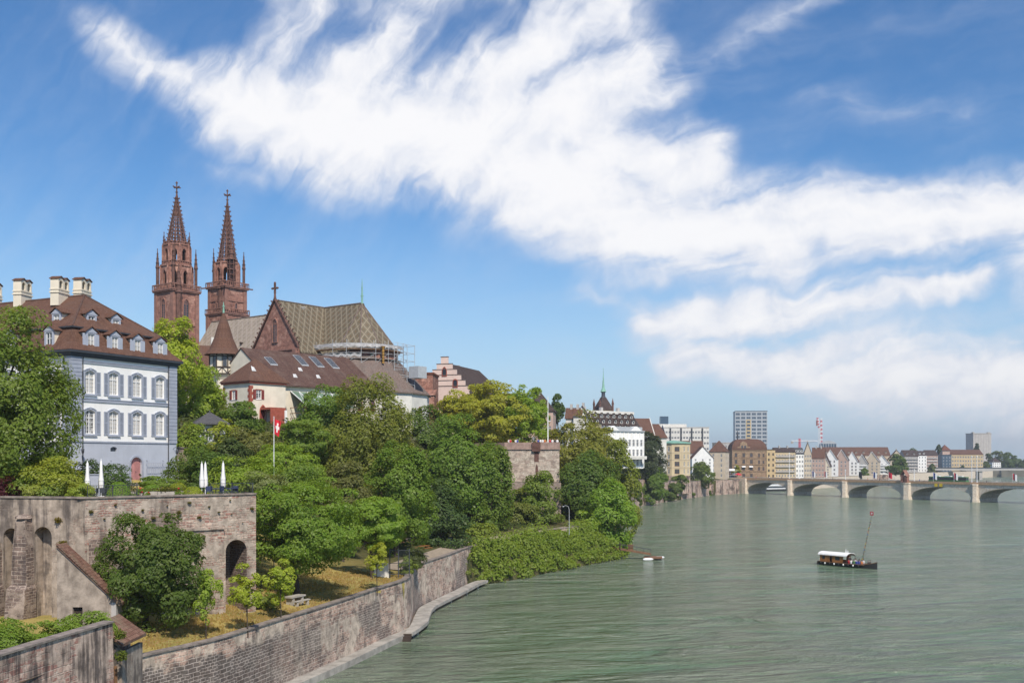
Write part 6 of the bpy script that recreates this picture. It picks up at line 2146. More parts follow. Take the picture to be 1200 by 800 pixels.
for y, z in ((6, 2.6), (13, 2.4), (20, 2.2)):
    b = MB(); x = Wc - 1.9
    b.box(x - .1, x + 1.2, y - .5, y + .5, Hc + .9, Hc + 2.3); b.build('dormer', 'dark_timber', root)
    b = MB(); b.box(x + 1.2, x + 1.24, y - .36, y + .36, Hc + 1.2, Hc + 2.1); b.build('window', 'glass_far', root)
b = MB(); b.box(5.0, 6.0, 11, 12, 16.4, 17.9); b.build('chimney', 'grey_plaster', root)

# Pfalz bastion: the stone terrace behind the choir ---------------------------------------
root = empty('stone_bastion', (-1.6, 225, -1.15), 0, 'high pale stone bastion terrace with a red parapet under the chestnut trees', 'bastion')
o = Vector((-1.6, 225, 0))
fp = [Vector(p) - o for p in ((-1.6, 225, 0), (10.3, 222.5, 0), (11.2, 246, 0), (-30, 262, 0), (-12, 238, 0))]
b = MB(); b.prism([(p.x, p.y) for p in fp], 16.2, 23.9); b.build('upper_wall', 'pfalz_stone', root)
b = MB()
lo = [Vector(p) - o for p in ((-2.9, 224.0, 0), (10.6, 221.6, 0), (11.5, 246, 0), (-34, 262, 0), (-19, 236, 0))]
b.prism([(p.x, p.y) for p in lo], 1, 16.1)
b.build('lower_wall', 'pfalz_old', root)
b = MB()
pr = [fp[4], fp[0], fp[1], fp[2]]
for i in range(3):
    a, c_ = pr[i], pr[i + 1]
    d = (c_ - a).normalized(); n_ = Vector((d.y, -d.x, 0))
    b.extrude([a + n_ * .12 + Vector((0, 0, 23.7)), c_ + n_ * .12 + Vector((0, 0, 23.7)), c_ - n_ * .35 + Vector((0, 0, 23.7)), a - n_ * .35 + Vector((0, 0, 23.7))], (0, 0, 1.15))
    b.extrude([a + n_ * .25 + Vector((0, 0, 23.3)), c_ + n_ * .25 + Vector((0, 0, 23.3)), c_ - n_ * .0 + Vector((0, 0, 23.3)), a - n_ * .0 + Vector((0, 0, 23.3))], (0, 0, .39))
b.build('parapet', 'parapet_pink', root)
b = MB()
frP = Fr(fp[0], fp[1] - fp[0])
fbox(b, frP, 6.2, 8.0, 22.9, 24.9, 0, .5); b.face([frP.p(6.6, 20.6, .03), frP.p(7.6, 20.6, .03), frP.p(7.6, 22.9, .03), frP.p(6.6, 22.9, .03)])
b.build('red_stone_inset', 'sandstone_dark', root)
b = MB()
for k in range(5): fbox(b, frP, .0, .5 if k % 2 else .8, 16.6 + k * 1.2, 17.7 + k * 1.2, 0, .04)
b.build('quoins', 'sandstone_dark', root)
b = MB()
b.face([frP.p(6.9, 17.7, .03), frP.p(7.2, 17.3, .03), frP.p(7.5, 18.3, .03), frP.p(7.4, 19.6, .03), frP.p(7.1, 20.2, .03), frP.p(6.85, 19.0, .03)])
b.build('red_stone_inset', 'sandstone_dark', root)
# pale flag mast on the bastion
p = at(642, 515, 232)
root = empty('flagpole', (p.x, p.y, 22.8), 0, 'bare pale mast standing at the right end of the bastion parapet', 'flagpole')
b = MB(); b.tube([(0, 0, 0), (0, 0, 8), (0, 0, 11.2)], [.16, .13, .09], 8); b.lathe([(0, -.12), (.14, 0), (0, .12)], (0, 0, 11.3), 8); b.build('pole', 'white_metal', root)

# ------------------------------------------------------------------ town along the left bank
def fhouse(name, label, px0, px1, yeave, yridge, Y, zb, depth, wallm, roofm, axis='x', nwin=3, rows=3, rot=0.0, hip=False, ww=1.0, wh=1.5, frame='white_wood',
           gl='glass_far', side=None, flat=False, cat='house', ov=.35, group=None, sidewin=2, bal=None, dorm=0, first=None, verge=None, chim=0):
    p = at(px0, HOR, Y)
    W_ = (px1 - px0) / FPX * Y / max(.3, math.cos(rot) - math.sin(rot) * (px0 - 600) / FPX if rot else 1)
    ze = CAMZ + (HOR - yeave) / FPX * Y - zb
    zr = CAMZ + (HOR - yridge) / FPX * Y - zb
    root = empty(name, (p.x, Y, zb), rot, label, cat, group)
    st = first if first is not None else 1.1
    rh = (ze - st) / rows
    zs_ = [st + rh * k for k in range(rows)]
    wh_ = min(wh, rh * .62)
    H = {'front': grid_holes(W_, nwin, zs_, ww, wh_) if nwin else []}
    if side:
        H[side] = grid_holes(depth, sidewin, zs_, ww, wh_)
    ex = None
    if not flat and not hip:
        ex = lambda b_: gable_tri(b_, 0, W_, 0, depth, ze, zr, axis)
    # foundations go down into the bank
    frs = box_walls(root, W_, depth, ze, wallm, H, ex, frame=frame, gl=gl)
    b = MB(); b.box(.05, W_ - .05, .05, depth - .05, -7, 0); b.build('foundation', 'quay_wall', root)
    b = MB()
    if flat:
        b.box(-.2, W_ + .2, -.2, depth + .2, ze, ze + .5)
    elif hip:
        roof_hip(b, 0, W_, 0, depth, ze, zr, None if (W_ > depth) == (axis == 'x') else min(W_, depth) * .45, axis, ov, .25)
    else:
        roof_gable(b, 0, W_, 0, depth, ze, zr, axis, ov, .25)
    rf = b.build('roof', roofm, root)
    if verge:
        b = MB()
        if axis == 'x':
            for x in (-ov - .06, W_ + ov - .02):
                b.extrude([(x, -ov - .1, ze - .35), (x, depth / 2, zr + .1), (x, depth / 2, zr - .5), (x, -ov - .1, ze - .95)], (.1, 0, 0))
                b.extrude([(x, depth + ov + .1, ze - .35), (x, depth / 2, zr + .1), (x, depth / 2, zr - .5), (x, depth + ov + .1, ze - .95)], (.1, 0, 0))
        else:
            y = -ov - .08
            b.extrude([(-ov - .1, y, ze - .35), (W_ / 2, y, zr + .12), (W_ / 2, y, zr - .45), (-ov - .1, y, ze - .95)], (0, .1, 0))
            b.extrude([(W_ + ov + .1, y, ze - .35), (W_ / 2, y, zr + .12), (W_ / 2, y, zr - .45), (W_ + ov + .1, y, ze - .95)], (0, .1, 0))
        b.build('bargeboard', verge, rf)
    if bal:
        b = MB()
        for z in zs_[1:]:
            b.box(.3, W_ - .3, -.9, -.01, z - .35, z - .2); b.box(.3, W_ - .3, -.92, -.86, z - .2, z + .75)
        b.build('balcony', bal, root)
    for k in range(dorm):
        x = W_ * (k + .5) / dorm
        kz_ = (zr - ze) / (depth / 2)
        y0_ = depth * .10
        d = MB(); d.box(x - .75, x + .75, y0_, y0_ + 2.2, ze + y0_ * kz_ - .1, ze + y0_ * kz_ + 1.5); dd = d.build('dormer', wallm, root)
        d = MB(); d.box(x - .5, x + .5, y0_ - .04, y0_ - .003, ze + y0_ * kz_ + .25, ze + y0_ * kz_ + 1.25); d.build('window', gl, dd)
        d = MB(); roof_gable(d, x - .8, x + .8, y0_ - .1, y0_ + 2.4, ze + y0_ * kz_ + 1.5, ze + y0_ * kz_ + 2.1, 'y', .15, .12); d.build('dormer_roof', roofm, dd)
    for k in range(chim):
        x = W_ * (k + .7) / (chim + .4)
        d = MB(); d.box(x - .4, x + .4, depth * .42, depth * .58, zr - 1.0, zr + 1.2); d.build('chimney', 'grey_plaster', root)
    return root, W_, ze, zr

# behind the chestnuts
fhouse('hipped_house', 'brown hip roofed house with two skylights behind the bastion chestnuts', 612, 648, 481, 458, 300, 24, 13, 'rose_plaster', 'tile_dark', 'x', 4, 3, R(-6), True, chim=1)
r_, W_, ze, zr = fhouse('red_roofed_house', 'small white house with a reddish tiled roof beside the poplar', 663, 681, 489, 477, 335, 23, 9, 'old_white', 'tile_brown', 'x', 2, 3, R(-8), chim=2)
fhouse('white_gabled_house', 'white house with a plain gable and chimneys left of the many dormered mansion', 676, 688, 486, 475, 338, 23, 12, 'white_plaster', 'tile_dark', 'y', 1, 3, R(-8), chim=1)
fhouse('flat_roofed_house', 'plain beige block standing in front of the many dormered mansion', 684, 702, 496, 494, 395, 20, 8, 'beige_plaster', 'tile_dark', 'x', 0, 3, R(-12), flat=True)
fhouse('flat_roofed_house', 'white terraced annex behind the plain beige block', 672, 688, 489, 488, 332, 20, 8, 'old_white', 'slate', 'x', 0, 3, R(-8), flat=True)
# mansion with three rows of dormers
p = at(687, HOR, 425)
mr = empty('dormered_mansion', (p.x, p.y, 22.4), R(38), 'white mansion under a dark mansard roof crowded with rows of dormers', 'mansion')
mr.scale = (1.23, 1.23, 1.23)
mW, mD, mE, mT = 26.0, 12.0, 8.2, 15.0
box_walls(mr, mW, mD, mE, 'old_white', {'front': grid_holes(mW, 9, [1.0, 4.6], 1.1, 1.9)})
b = MB()
frustum(b, (-.5, mW + .5, -.5, mD + .5), (1.6, mW - 1.6, 2.6, mD - 2.6), mE, mT - 1.2, top=False); b.build('roof', 'tile_dark', mr)
b = MB(); b.box(1.2, mW - 1.2, 2.2, mD - 2.2, mT - 1.2, mT - .2); b.build('attic', 'old_white', mr)
for row, (z, y, n) in enumerate(((mE + .3, -.2, 9), (mE + 2.3, .75, 8), (mE + 4.2, 1.6, 8))):
    for k in range(n):
        x = 1.6 + (mW - 3.2) * (k + .5) / n
        d = MB(); d.box(x - .55, x + .55, y, y + 1.8, z, z + 1.15); dd = d.build('dormer', 'old_white', mr)
        d = MB(); d.box(x - .36, x + .36, y - .04, y - .003, z + .15, z + 1.0); d.build('window', 'glass_far', dd)
        d = MB(); roof_gable(d, x - .6, x + .6, y - .15, y + 2.0, z + 1.15, z + 1.75, 'y', .15, .12); d.build('dormer_roof', 'tile_dark', dd)
for x in (3, 11, 19): 
    d = MB(); d.box(x - .5, x + .5, 4, 5, mT - .3, mT + 1.1); d.build('chimney', 'grey_plaster', mr)
# white riverside hotel with glazed loggia and pediment
p = at(712, HOR, 415)
hr = empty('white_hotel', (p.x, p.y, 16.2), R(40), 'white hotel with a glazed loggia and small pediments in front of the dormered mansion', 'hotel')
hr.scale = (1.12, 1.12, 1.12)
box_walls(hr, 19, 8, 13.6, 'white_plaster', {'front': grid_holes(19, 9, [1, 4.6, 8.2], 1.2, 2.5)})
b = MB(); b.box(-.3, 19.3, -.5, 8.3, 13.6, 14.0); b.box(.2, 18.8, .4, 8, 14.0, 15.4); b.build('attic', 'grey_metal', hr)
b = MB()
for x in (3.0, 15.0): b.extrude([(x - 2.4, -.55, 13.95), (x + 2.4, -.55, 13.95), (x, -.55, 15.6)], (0, 3, 0))
b.build('pediment', 'white_plaster', hr)
b = MB(); b.box(1, 18, -2.6, -.02, 3.4, 3.7); b.box(1, 18, -2.65, -2.55, 3.7, 4.6); b.build('terrace', 'old_white', hr)
for k in range(10):
    b = MB(); x = 19 * k / 9; b.box(x - .18, x + .18, -.22, -.01, .2, 13.4); b.build('pilaster', 'white_plaster', hr)
# town hall like tower with a green needle
p = at(707, HOR, 455)
root = empty('spired_tower', (p.x, p.y, 24.9), R(20), 'brown pyramid roofed tower with corner pinnacles and a green copper needle', 'tower')
root.scale = (1.2, 1.2, 1.2)
b = MB(); b.box(-2.6, 2.6, -2.6, 2.6, 0, 14.2); b.build('shaft', 'brown_stone', root)
b = MB(); frustum(b, (-2.9, 2.9, -2.9, 2.9), (-.8, .8, -.8, .8), 14.2, 18.8); b.build('roof', 'tile_dark', root)
for sx in (-1, 1):
    for sy in (-1, 1): 
        b = MB(); b.lathe([(.42, 13.2), (.42, 16.2), (.55, 16.3), (0, 18.6)], (sx * 2.6, sy * 2.6, 0), 6, smooth=False); b.build('pinnacle', 'sandstone_dark', root)
b = MB(); b.lathe([(1.05, 18.8), (.75, 19.2), (.7, 20.6), (1.15, 20.9)], n=8, smooth=False); b.build('lantern', 'dark_metal', root)
b = MB(); b.lathe([(1.15, 20.9), (.5, 22.5), (.22, 25.5), (.03, 29.2)], n=8, smooth=False); b.build('needle', 'copper_green', root)
b = MB(); b.lathe([(0, -.25), (.25, 0), (0, .25)], (0, 0, 29.4), 6); b.build('finial', 'copper_green', root)
# church with two long brown roofs
p = at(735, HOR, 480)
ch = empty('parish_church', (p.x, p.y, 17.6), R(10), 'plain church with a long brown tiled roof and pale gable verges above the yellow house', 'church')
ch.scale = (1.18, 1.18, 1.18)
b = MB(); b.box(0, 11, 0, 13, -4, 12.0); gable_tri(b, 0, 11, 0, 13, 12.0, 18.6, 'x'); b.box(11.6, 16.8, 1.5, 11.5, -4, 10.8); gable_tri(b, 11.6, 16.8, 1.5, 11.5, 10.8, 16.4, 'x'); b.build('wall', 'old_white', ch)
b = MB(); roof_gable(b, 0, 11, 0, 13, 12.0, 18.6, 'x', .5, .25, 0, .2); b.build('nave_roof', 'tile_brown', ch)
b = MB()
b.face([(11.45, 1, 10.6), (17.3, 1, 10.6), (15.2, 6.5, 16.4), (11.45, 6.5, 16.4)]); b.face([(11.45, 12, 10.6), (17.3, 12, 10.6), (15.2, 6.5, 16.4), (11.45, 6.5, 16.4)]); b.face([(17.3, 1, 10.6), (17.3, 12, 10.6), (15.2, 6.5, 16.4)])
b.build('choir_roof', 'tile_brown', ch)
b = MB(); b.extrude([(11.15, -.6, 11.5), (11.15, 6.5, 18.9), (11.15, 13.6, 11.5), (11.15, 13.2, 11.2), (11.15, 6.5, 18.2), (11.15, -.2, 11.2)], (.28, 0, 0)); b.build('verge', 'old_white', ch)
fhouse('white_gabled_house', 'white gable end with a dark roof squeezed between the church and the hotel', 746, 770, 518, 506, 470, 12, 9, 'old_white', 'tile_dark', 'y', 2, 3, R(15))
# modern white block
r_, W_, ze, zr = fhouse('hospital_block', 'long white modern block with dark stair strips behind the yellow house', 776, 831, 501, 500, 700, 14, 22, 'old_white', 'pale_concrete', 'x', 16, 7, 0, flat=True, ww=1.5, wh=1.5, cat='block')
b = MB()
for k in range(4): b.box(5 + 7.3 * k, 6.1 + 7.3 * k, -.25, -.01, 1, ze - .3)
b.build('stair_strip', 'dark_metal', r_)
b = MB(); b.box(-2, 17, 2, 18, ze + .5, ze + 2.6); b.build('attic', 'old_white', r_)
b = MB(); b.box(-.5, 5.0, 5, 10, ze + 2.6, ze + 8); b.build('lift_tower', 'glass_blue', r_)
# yellow riverside house: three facets under a green eave
p = at(773, HOR, 515)
yh = empty('yellow_house', (p.x, p.y, 11.8), 0, 'yellow riverside house with a green copper eave and angled front', 'house')
yh.scale = (1.27, 1.27, 1.12)
pts = [Vector((0, 0, 0)), Vector((4.3, -3.2, 0)), Vector((8.4, -3.6, 0)), Vector((12.2, .6, 0)), Vector((12.4, 12, 0)), Vector((0, 12, 0))]
b = MB()
yH = 14.4
for i in range(6):
    a, c_ = pts[i], pts[(i + 1) % 6]
    fr = Fr(a, c_ - a); L = (c_ - a).length
    hs_ = grid_holes(L, 2 if i != 1 else 1, [1.0, 4.3, 7.6, 10.9], .85 if i != 1 else 1.9, 2.0) if i < 3 else []
    wall_plane(b, fr, L, yH, hs_); put_windows(yh, fr, hs_, 'cross', 'brown_wood' if i == 1 else 'white_wood', 'glass_far')
b.build('wall', 'yellow_plaster', yh)
b = MB(); cpt = Vector((6.2, 4.5, 0)); ov_ = [cpt + (q - cpt) * 1.06 for q in pts]
b.prism([(q.x, q.y) for q in ov_], yH, yH + .5)
for i in range(6): b.face([(*ov_[i].xy, yH + .5), (*ov_[(i + 1) % 6].xy, yH + .5), (6.2, 5, yH + 1.6)])
b.build('roof', 'copper_green', yh)
b = MB(); b.prism([(q.x, q.y) for q in pts], -8, -.0); b.build('foundation', 'quay_wall', yh)
b = MB()
for z in (3.6, 7.0, 10.3): 
    for i in range(3):
        a, c_ = pts[i], pts[i + 1]; fr = Fr(a, c_ - a); fbox(b, fr, 0, (c_ - a).length, z, z + .22, 0, .1)
b.build('string_course', 'beige_plaster', yh)
# brown roofs and the white gable by the water
fhouse('brown_roofed_house', 'broad dark brown roof seen behind the white gable by the water', 798, 826, 530, 516, 600, 8, 14, 'grey_plaster', 'tile_brown', 'x', 5, 4, R(4), chim=1)
fhouse('white_gabled_house', 'tall white gable house by the water right of the yellow house', 811, 836, 536, 522.5, 566, 8, 14, 'white_plaster', 'tile_brown', 'y', 3, 4, R(-4), ww=.9, wh=1.0, first=6)
fhouse('narrow_house', 'narrow beige house with a hipped brown roof beside the white gable', 831, 850, 529, 516, 592, 6, 12, 'beige_plaster', 'tile_brown', 'y', 2, 6, R(-22), True, ww=1.0, wh=1.6, side='right', sidewin=3)
# glass terrace restaurant at the bridge head
p = at(843, HOR, 608)
gt = empty('terrace_restaurant', (p.x, p.y, 0), R(-14), 'stacked glass terrace restaurant with white awnings at the bridge head', 'restaurant')
b = MB(); b.box(0, 10, 0, 10, -1, 8.0); b.build('base', 'bridge_stone', gt)
b = MB(); b.box(.3, 9.7, .3, 9, 8, 10.6); b.build('glass_storey', 'glass_blue', gt)
b = MB()
for z in (7.9, 10.6, 13.2): b.box(-.4, 10.4, -.6, 9.6, z, z + .22)
b.build('floor_slab', 'pale_concrete', gt)
b = MB()
for z in (8.15, 10.85):
    for k in range(9): x = -.3 + 10.6 * k / 8; b.box(x - .05, x + .05, -.55, -.45, z, z + (2.5 if k % 2 else 1.1))
    b.box(-.35, 10.35, -.56, -.5, z + 1.0, z + 1.1)
b.build('railing', 'grey_metal', gt)
for x in (1.8, 6.5):
    b = MB(); b.extrude([(x - 1.6, -1.0, 13.2), (x + 2.4, -1.0, 13.2), (x + 2.4, 2.8, 14.3), (x - 1.6, 2.8, 14.3)], (0, 0, .12)); b.build('awning', 'fabric_white', gt)
b = MB(); b.box(2.4, 6.6, -1.6, -.02, 4.6, 7.0); b.build('bay', 'dark_metal', gt)
fhouse('grey_office', 'grey office block with bands of windows behind the glass terrace restaurant', 840, 862, 519, 518, 700, 8, 16, 'grey_plaster', 'pale_concrete', 'x', 7, 7, 0, flat=True, ww=1.2, wh=1.6, cat='office')
# brown sandstone bank house with a curved mansard
p = at(858, HOR, 650)
bh = empty('sandstone_building', (p.x, 650, 7.4), R(-3), 'large brown sandstone building with a rounded red brown roof and gable at the bridge head', 'building')
bW, bD, bE = 21.5, 16.0, 18.6
box_walls(bh, bW, bD, bE, 'brown_stone', {'front': grid_holes(14.5, 3, [.9, 5.6, 9.8, 14.0], 1.7, 2.6) + grid_holes(bW, 2, [5.6, 9.8, 14.0], 1.2, 2.2, 15.5, 21), 'right': grid_holes(bD, 3, [5.6, 9.8, 14], 1.2, 2.2)}, frame='brown_wood')
b = MB()
prev = None
for k in range(7):
    t_ = k / 6; ins = 6.3 * (1 - math.cos(t_ * math.pi / 2)); z = bE + 7.0 * math.sin(t_ * math.pi / 2)
    cur = (-.4 + ins, bW + .4 - ins, -.4 + ins, bD + .4 - ins)
    if prev: frustum(b, prev[0], cur, prev[1], z, top=(k == 6))
    prev = (cur, z)
b.build('roof', 'tile_brown', bh)
b = MB()
g_ = [(3.2, bE), (11.2, bE), (11.2, bE + 1.8), (9.6, bE + 2.3), (9.2, bE + 4.4), (7.2, bE + 5.6), (5.2, bE + 4.4), (4.8, bE + 2.3), (3.2, bE + 1.8)]
b.extrude([(x, -.25, z) for x, z in g_], (0, 1.2, 0)); gg = b.build('gable', 'brown_stone', bh)
for x in (6.3, 8.1):
    b = MB(); b.box(x - .55, x + .55, -.33, -.26, bE + .8, bE + 2.7); b.build('window', 'glass_far', gg)
for x in (1.5, 12.8):
    b = MB(); b.lathe([(.95, -.2), (.95, .1)], (0, 0, 0), 12); o_ = b.build('oculus', 'brown_stone', bh, (x, .9, bE + 2.4)); o_.rotation_euler = (R(90), 0, 0)
    b = MB(); b.lathe([(.6, .1), (.6, .16)], (0, 0, 0), 12); q_ = b.build('pane', 'glass_far', o_)
b = MB()
for z in (4.9, 9.1, 13.3, 18.2): b.box(-.25, bW + .25, -.28, -.01, z, z + .35); b.box(bW + .01, bW + .25, -.01, bD, z, z + .35)
b.build('cornice', 'brown_stone', bh)
b = MB(); b.lathe([(.5, bE + 6.8), (.4, bE + 9.5), (.6, bE + 9.7), (0, bE + 13)], (4.5, 7, 0), 6, smooth=False); b.build('roof_spire', 'dark_metal', bh)
for k, x in enumerate((2.6, 7.2, 11.8)):
    b = MB(); b.extrude([(x - 1.2, -.05, 8.3), (x + 1.2, -.05, 8.3), (x + 1.2, -1.2, 7.6), (x - 1.2, -1.2, 7.6)], (0, 0, .08)); b.build('awning', 'fabric_white', bh)
# street row to the right
fhouse('yellow_corner_house', 'narrow ochre yellow house right of the brown sandstone building', 898.5, 908.5, 527, 525.5, 668, 7.4, 12, 'ochre_plaster', 'tile_dark', 'x', 2, 5, R(-3), flat=True, frame='dark_timber', side='right')
fhouse('yellow_hotel', 'wide pale yellow house with balcony bands beside the narrow ochre house', 908.5, 932, 529, 524, 676, 7.4, 13, 'yellow_plaster', 'tile_dark', 'x', 7, 5, R(-3), bal='pale_concrete', dorm=0, chim=2)
fhouse('white_town_house', 'white house with a dark dormered roof right of the yellow house with balconies', 932.5, 942, 531, 524, 682, 7.4, 12, 'white_plaster', 'slate', 'x', 3, 5, R(-3), dorm=3)
fhouse('brown_town_house', 'tall brown house with a steep roof between the white house and the gable row', 942.5, 951, 530, 518, 690, 7.4, 13, 'beige_plaster', 'tile_dark', 'y', 3, 5, R(-14), chim=1)
fhouse('dark_roofed_house', 'dark roofed house at the left end of the gable row', 951.5, 966, 536, 524, 720, 7.4, 14, 'rose_plaster', 'tile_brown', 'x', 4, 4, R(-20), chim=2)
gab = [(960, 972, 545, 532, 735, 'cream_plaster', 'low cream house in front of the gable row'),
       (966, 980, 537, 526.5, 760, 'white_plaster', 'white gabled house, first of the riverside gable row'),
       (979, 993, 538, 526.5, 780, 'rose_plaster', 'rose gabled house, second of the riverside gable row'),
       (992, 1005, 540, 529, 800, 'white_plaster', 'white gabled house, third of the riverside gable row'),
       (1004, 1016, 542, 532, 815, 'grey_plaster', 'grey house with balconies in the middle of the riverside gable row'),
       (1014, 1030, 540, 529, 830, 'beige_plaster', 'beige gabled house right of the grey balcony house'),
       (1026, 1041, 542, 533, 850, 'white_plaster', 'white balconied house at the right end of the gable row')]
for i, (a, c_, e, g2, Y, wm, lb) in enumerate(gab):
    fhouse('gabled_house', lb, a, c_, e, g2, Y, 7.4, 13, wm, ('tile_dark', 'tile_brown')[i % 2], 'y', 3, 4, R(-24), ww=1.2, wh=1.6, side='right', verge='white_wood',
           group='gabled riverside houses beyond the bridge', bal='white_plaster' if i in (4, 6) else None)
fhouse('long_roofed_building', 'very long dark brown roof behind the riverside gable row', 965, 1043, 533, 523.5, 950, 7.4, 18, 'beige_plaster', 'tile_brown', 'x', 18, 3, R(-3), cat='building', ww=1.3, dorm=9)
fhouse('brown_roofed_house', 'brown roofed house right of the long dark brown roof', 1040, 1062, 539, 527, 930, 7.4, 15, 'beige_plaster', 'tile_brown', 'y', 4, 4, R(-16), chim=1)
fhouse('grey_apartment_house', 'grey apartment house with balconies left of the white tower flats', 1060, 1076, 534, 527, 990, 7.4, 14, 'grey_plaster', 'tile_dark', 'x', 5, 5, 0, bal='grey_plaster', dorm=2)
fhouse('white_apartment_house', 'white apartment house at the left end of the far river bridge', 1076, 1086, 533, 528, 1010, 7.4, 14, 'white_plaster', 'tile_dark', 'x', 3, 5, 0, dorm=2)
fhouse('grey_apartment_house', 'brown grey apartment house left of the dark glass house', 1086, 1099, 533, 527, 1030, 7.4, 14, 'rose_plaster', 'tile_dark', 'x', 4, 5, 0, bal='grey_plaster')
fhouse('glass_office', 'narrow dark blue glass house beside the long yellow building', 1104, 1115, 533, 532, 1050, 7.4, 14, 'glass_blue', 'dark_metal', 'x', 3, 5, 0, flat=True, cat='office')
r_, W_, ze, zr = fhouse('long_yellow_building', 'long ochre yellow building with a brown roof and a turret beyond the far bridge', 1112, 1152, 532, 526.5, 1120, 7.4, 18, 'ochre_plaster', 'tile_brown', 'x', 13, 4, 0, cat='building', ww=1.6, wh=2.2)
b = MB(); b.box(-7, 1, 0, 8, 0, ze + 4.5); tt = b.build('turret', 'rose_plaster', r_)
b = MB(); roof_hip(b, -7, 1, 0, 8, ze + 4.5, ze + 10.5, 3.9, 'x', .9, .3); b.build('turret_roof', 'tile_red', tt)
fhouse('white_villa', 'small white villa among the trees at the far right', 1163, 1173, 541, 536, 1180, 7.4, 12, 'white_plaster', 'tile_dark', 'x', 4, 3, 0, True, cat='villa')
# towers on the skyline
r_, W_, ze, zr = fhouse('tower_block', 'tall grey blue office tower with a grid of windows behind the sandstone building', 861.5, 899, 482, 481, 1000, 7.4, 26, 'grey_metal', 'dark_metal', 'x', 6, 10, R(-8), flat=True, ww=4.0, wh=3.2, frame='grey_metal', gl='glass_blue', side='right', sidewin=5, cat='tower block', first=22)
b = MB(); q0 = W_ / 6 * 2; b.box(q0 + .15, q0 + W_ / 6 - .15, -.25, -.02, 30, ze - 8)
for k in range(8): pass
b.build('ochre_panel', 'ochre_plaster', r_)
for k in range(9):
    b = MB(); z = 31 + 3.45 * k
    if z + 2 < ze - 8:
        b.box(q0 + 1.0, q0 + W_ / 6 - 1.0, -.33, -.26, z, z + 1.9); b.build('window', 'glass_blue', r_)
p = at(1140.5, HOR, 1500)
root = empty('silo_tower', (p.x, 1500, 7.4), R(6), 'windowless pale grey silo tower on the far right skyline', 'silo')
b = MB(); b.box(0, 28, 0, 20, 0, 49.6); b.box(26, 29, 2, 18, 0, 26); b.build('shaft', 'pale_concrete', root)
b = MB(); b.box(-.3, 28.3, -.3, 20.3, 49.6, 51.0); b.box(0.5, 3, 2, 6, 51, 52.6); b.box(24, 27.5, 2, 6, 51, 52.4); b.build('parapet', 'concrete', root)
b = MB()
for k in range(1, 7): b.box(28 * k / 7 - .15, 28 * k / 7 + .15, -.2, -.01, 0, 49.5)
b.build('fluting', 'concrete', root)
p = at(961, HOR, 980)
root = empty('glass_hall', (p.x, 980, 7.4), R(-10), 'low rounded glass rooftop hall below the tower crane', 'hall')
b = MB()
for k in range(8):
    a0, a1 = math.pi * k / 8, math.pi * (k + 1) / 8
    b.face([(8 - 8 * math.cos(a0), 0, 22 + 8.5 * math.sin(a0) ** .5), (8 - 8 * math.cos(a1), 0, 22 + 8.5 * math.sin(a1) ** .5), (8 - 8 * math.cos(a1), 12, 22 + 8.5 * math.sin(a1) ** .5), (8 - 8 * math.cos(a0), 12, 22 + 8.5 * math.sin(a0) ** .5)])
    b.face([(8 - 8 * math.cos(a0), 0, 0), (8 - 8 * math.cos(a1), 0, 0), (8 - 8 * math.cos(a1), 0, 22 + 8.5 * math.sin(a1) ** .5), (8 - 8 * math.cos(a0), 0, 22 + 8.5 * math.sin(a0) ** .5)])
b.build('shell', 'grey_metal', root)
b = MB()
for k in range(6): b.box(1 + 2.4 * k, 2.8 + 2.4 * k, -.12, -.02, 22.5, 27.5)
b.build('glazing', 'glass_blue', root)
# tower cranes
def lattice(b, a, c_, w_, bays, r_=.14, m=0, alt=False):
    a, c_ = Vector(a), Vector(c_); d = (c_ - a).normalized(); s1 = d.orthogonal().normalized(); s2 = d.cross(s1)
    cor = [s1 * (i * w_ / 2) + s2 * (j * w_ / 2) for i, j in ((-1, -1), (1, -1), (1, 1), (-1, 1))]
    for k in range(bays):
        p0_, p1_ = a.lerp(c_, k / bays), a.lerp(c_, (k + 1) / bays)
        mm = (k % 2) if alt else m
        for i in range(4):
            j = (i + 1) % 4
            b.tube([p0_ + cor[i], p1_ + cor[i]], r_, 4, mm, False, False); b.tube([p0_ + cor[i], p1_ + cor[j]], r_ * .7, 4, mm, False, False); b.tube([p0_ + cor[i], p0_ + cor[j]], r_ * .7, 4, mm, False, False)
p = at(960.5, HOR, 1080)
root = empty('tower_crane', (p.x, 1080, 7.4), 0, 'red and white luffing tower crane rising above the glass hall', 'crane')
b = MB(); lattice(b, (0, 0, 0), (0, 0, 46), 1.9, 14, .16, 0); b.build('mast', 'white_metal', root)
b = MB(); lattice(b, (-.8, 0, 46), (-2.5, 0, 56.5), 1.3, 7, .17, 0, True); b.build('jib', ['fabric_red', 'white_metal'], root)
b = MB(); lattice(b, (2.0, 0, 26), (1.6, 0, 56), 1.3, 14, .17, 0, True); b.build('inner_mast', ['fabric_red', 'white_metal'], root)
b = MB(); b.box(-3.4, -2.4, -.8, .8, 48, 54); b.build('counterweight', 'red_stone', root)
p = at(937, HOR, 900)
root = empty('tower_crane', (p.x, 900, 7.4), 0, 'small thin crane with a level jib over the white and brown street houses', 'crane')
b = MB(); lattice(b, (0, 0, 0), (0, 0, 31), 1.2, 10, .16); b.build('mast', 'fabric_red', root)
b = MB(); lattice(b, (-7, 0, 28.6), (16, 0, 28.6), .9, 12, .13); b.build('jib', 'white_metal', root)
b = MB(); b.box(-7.5, -5.6, -.7, .7, 26.6, 28.4); b.build('counterweight', 'concrete', root)

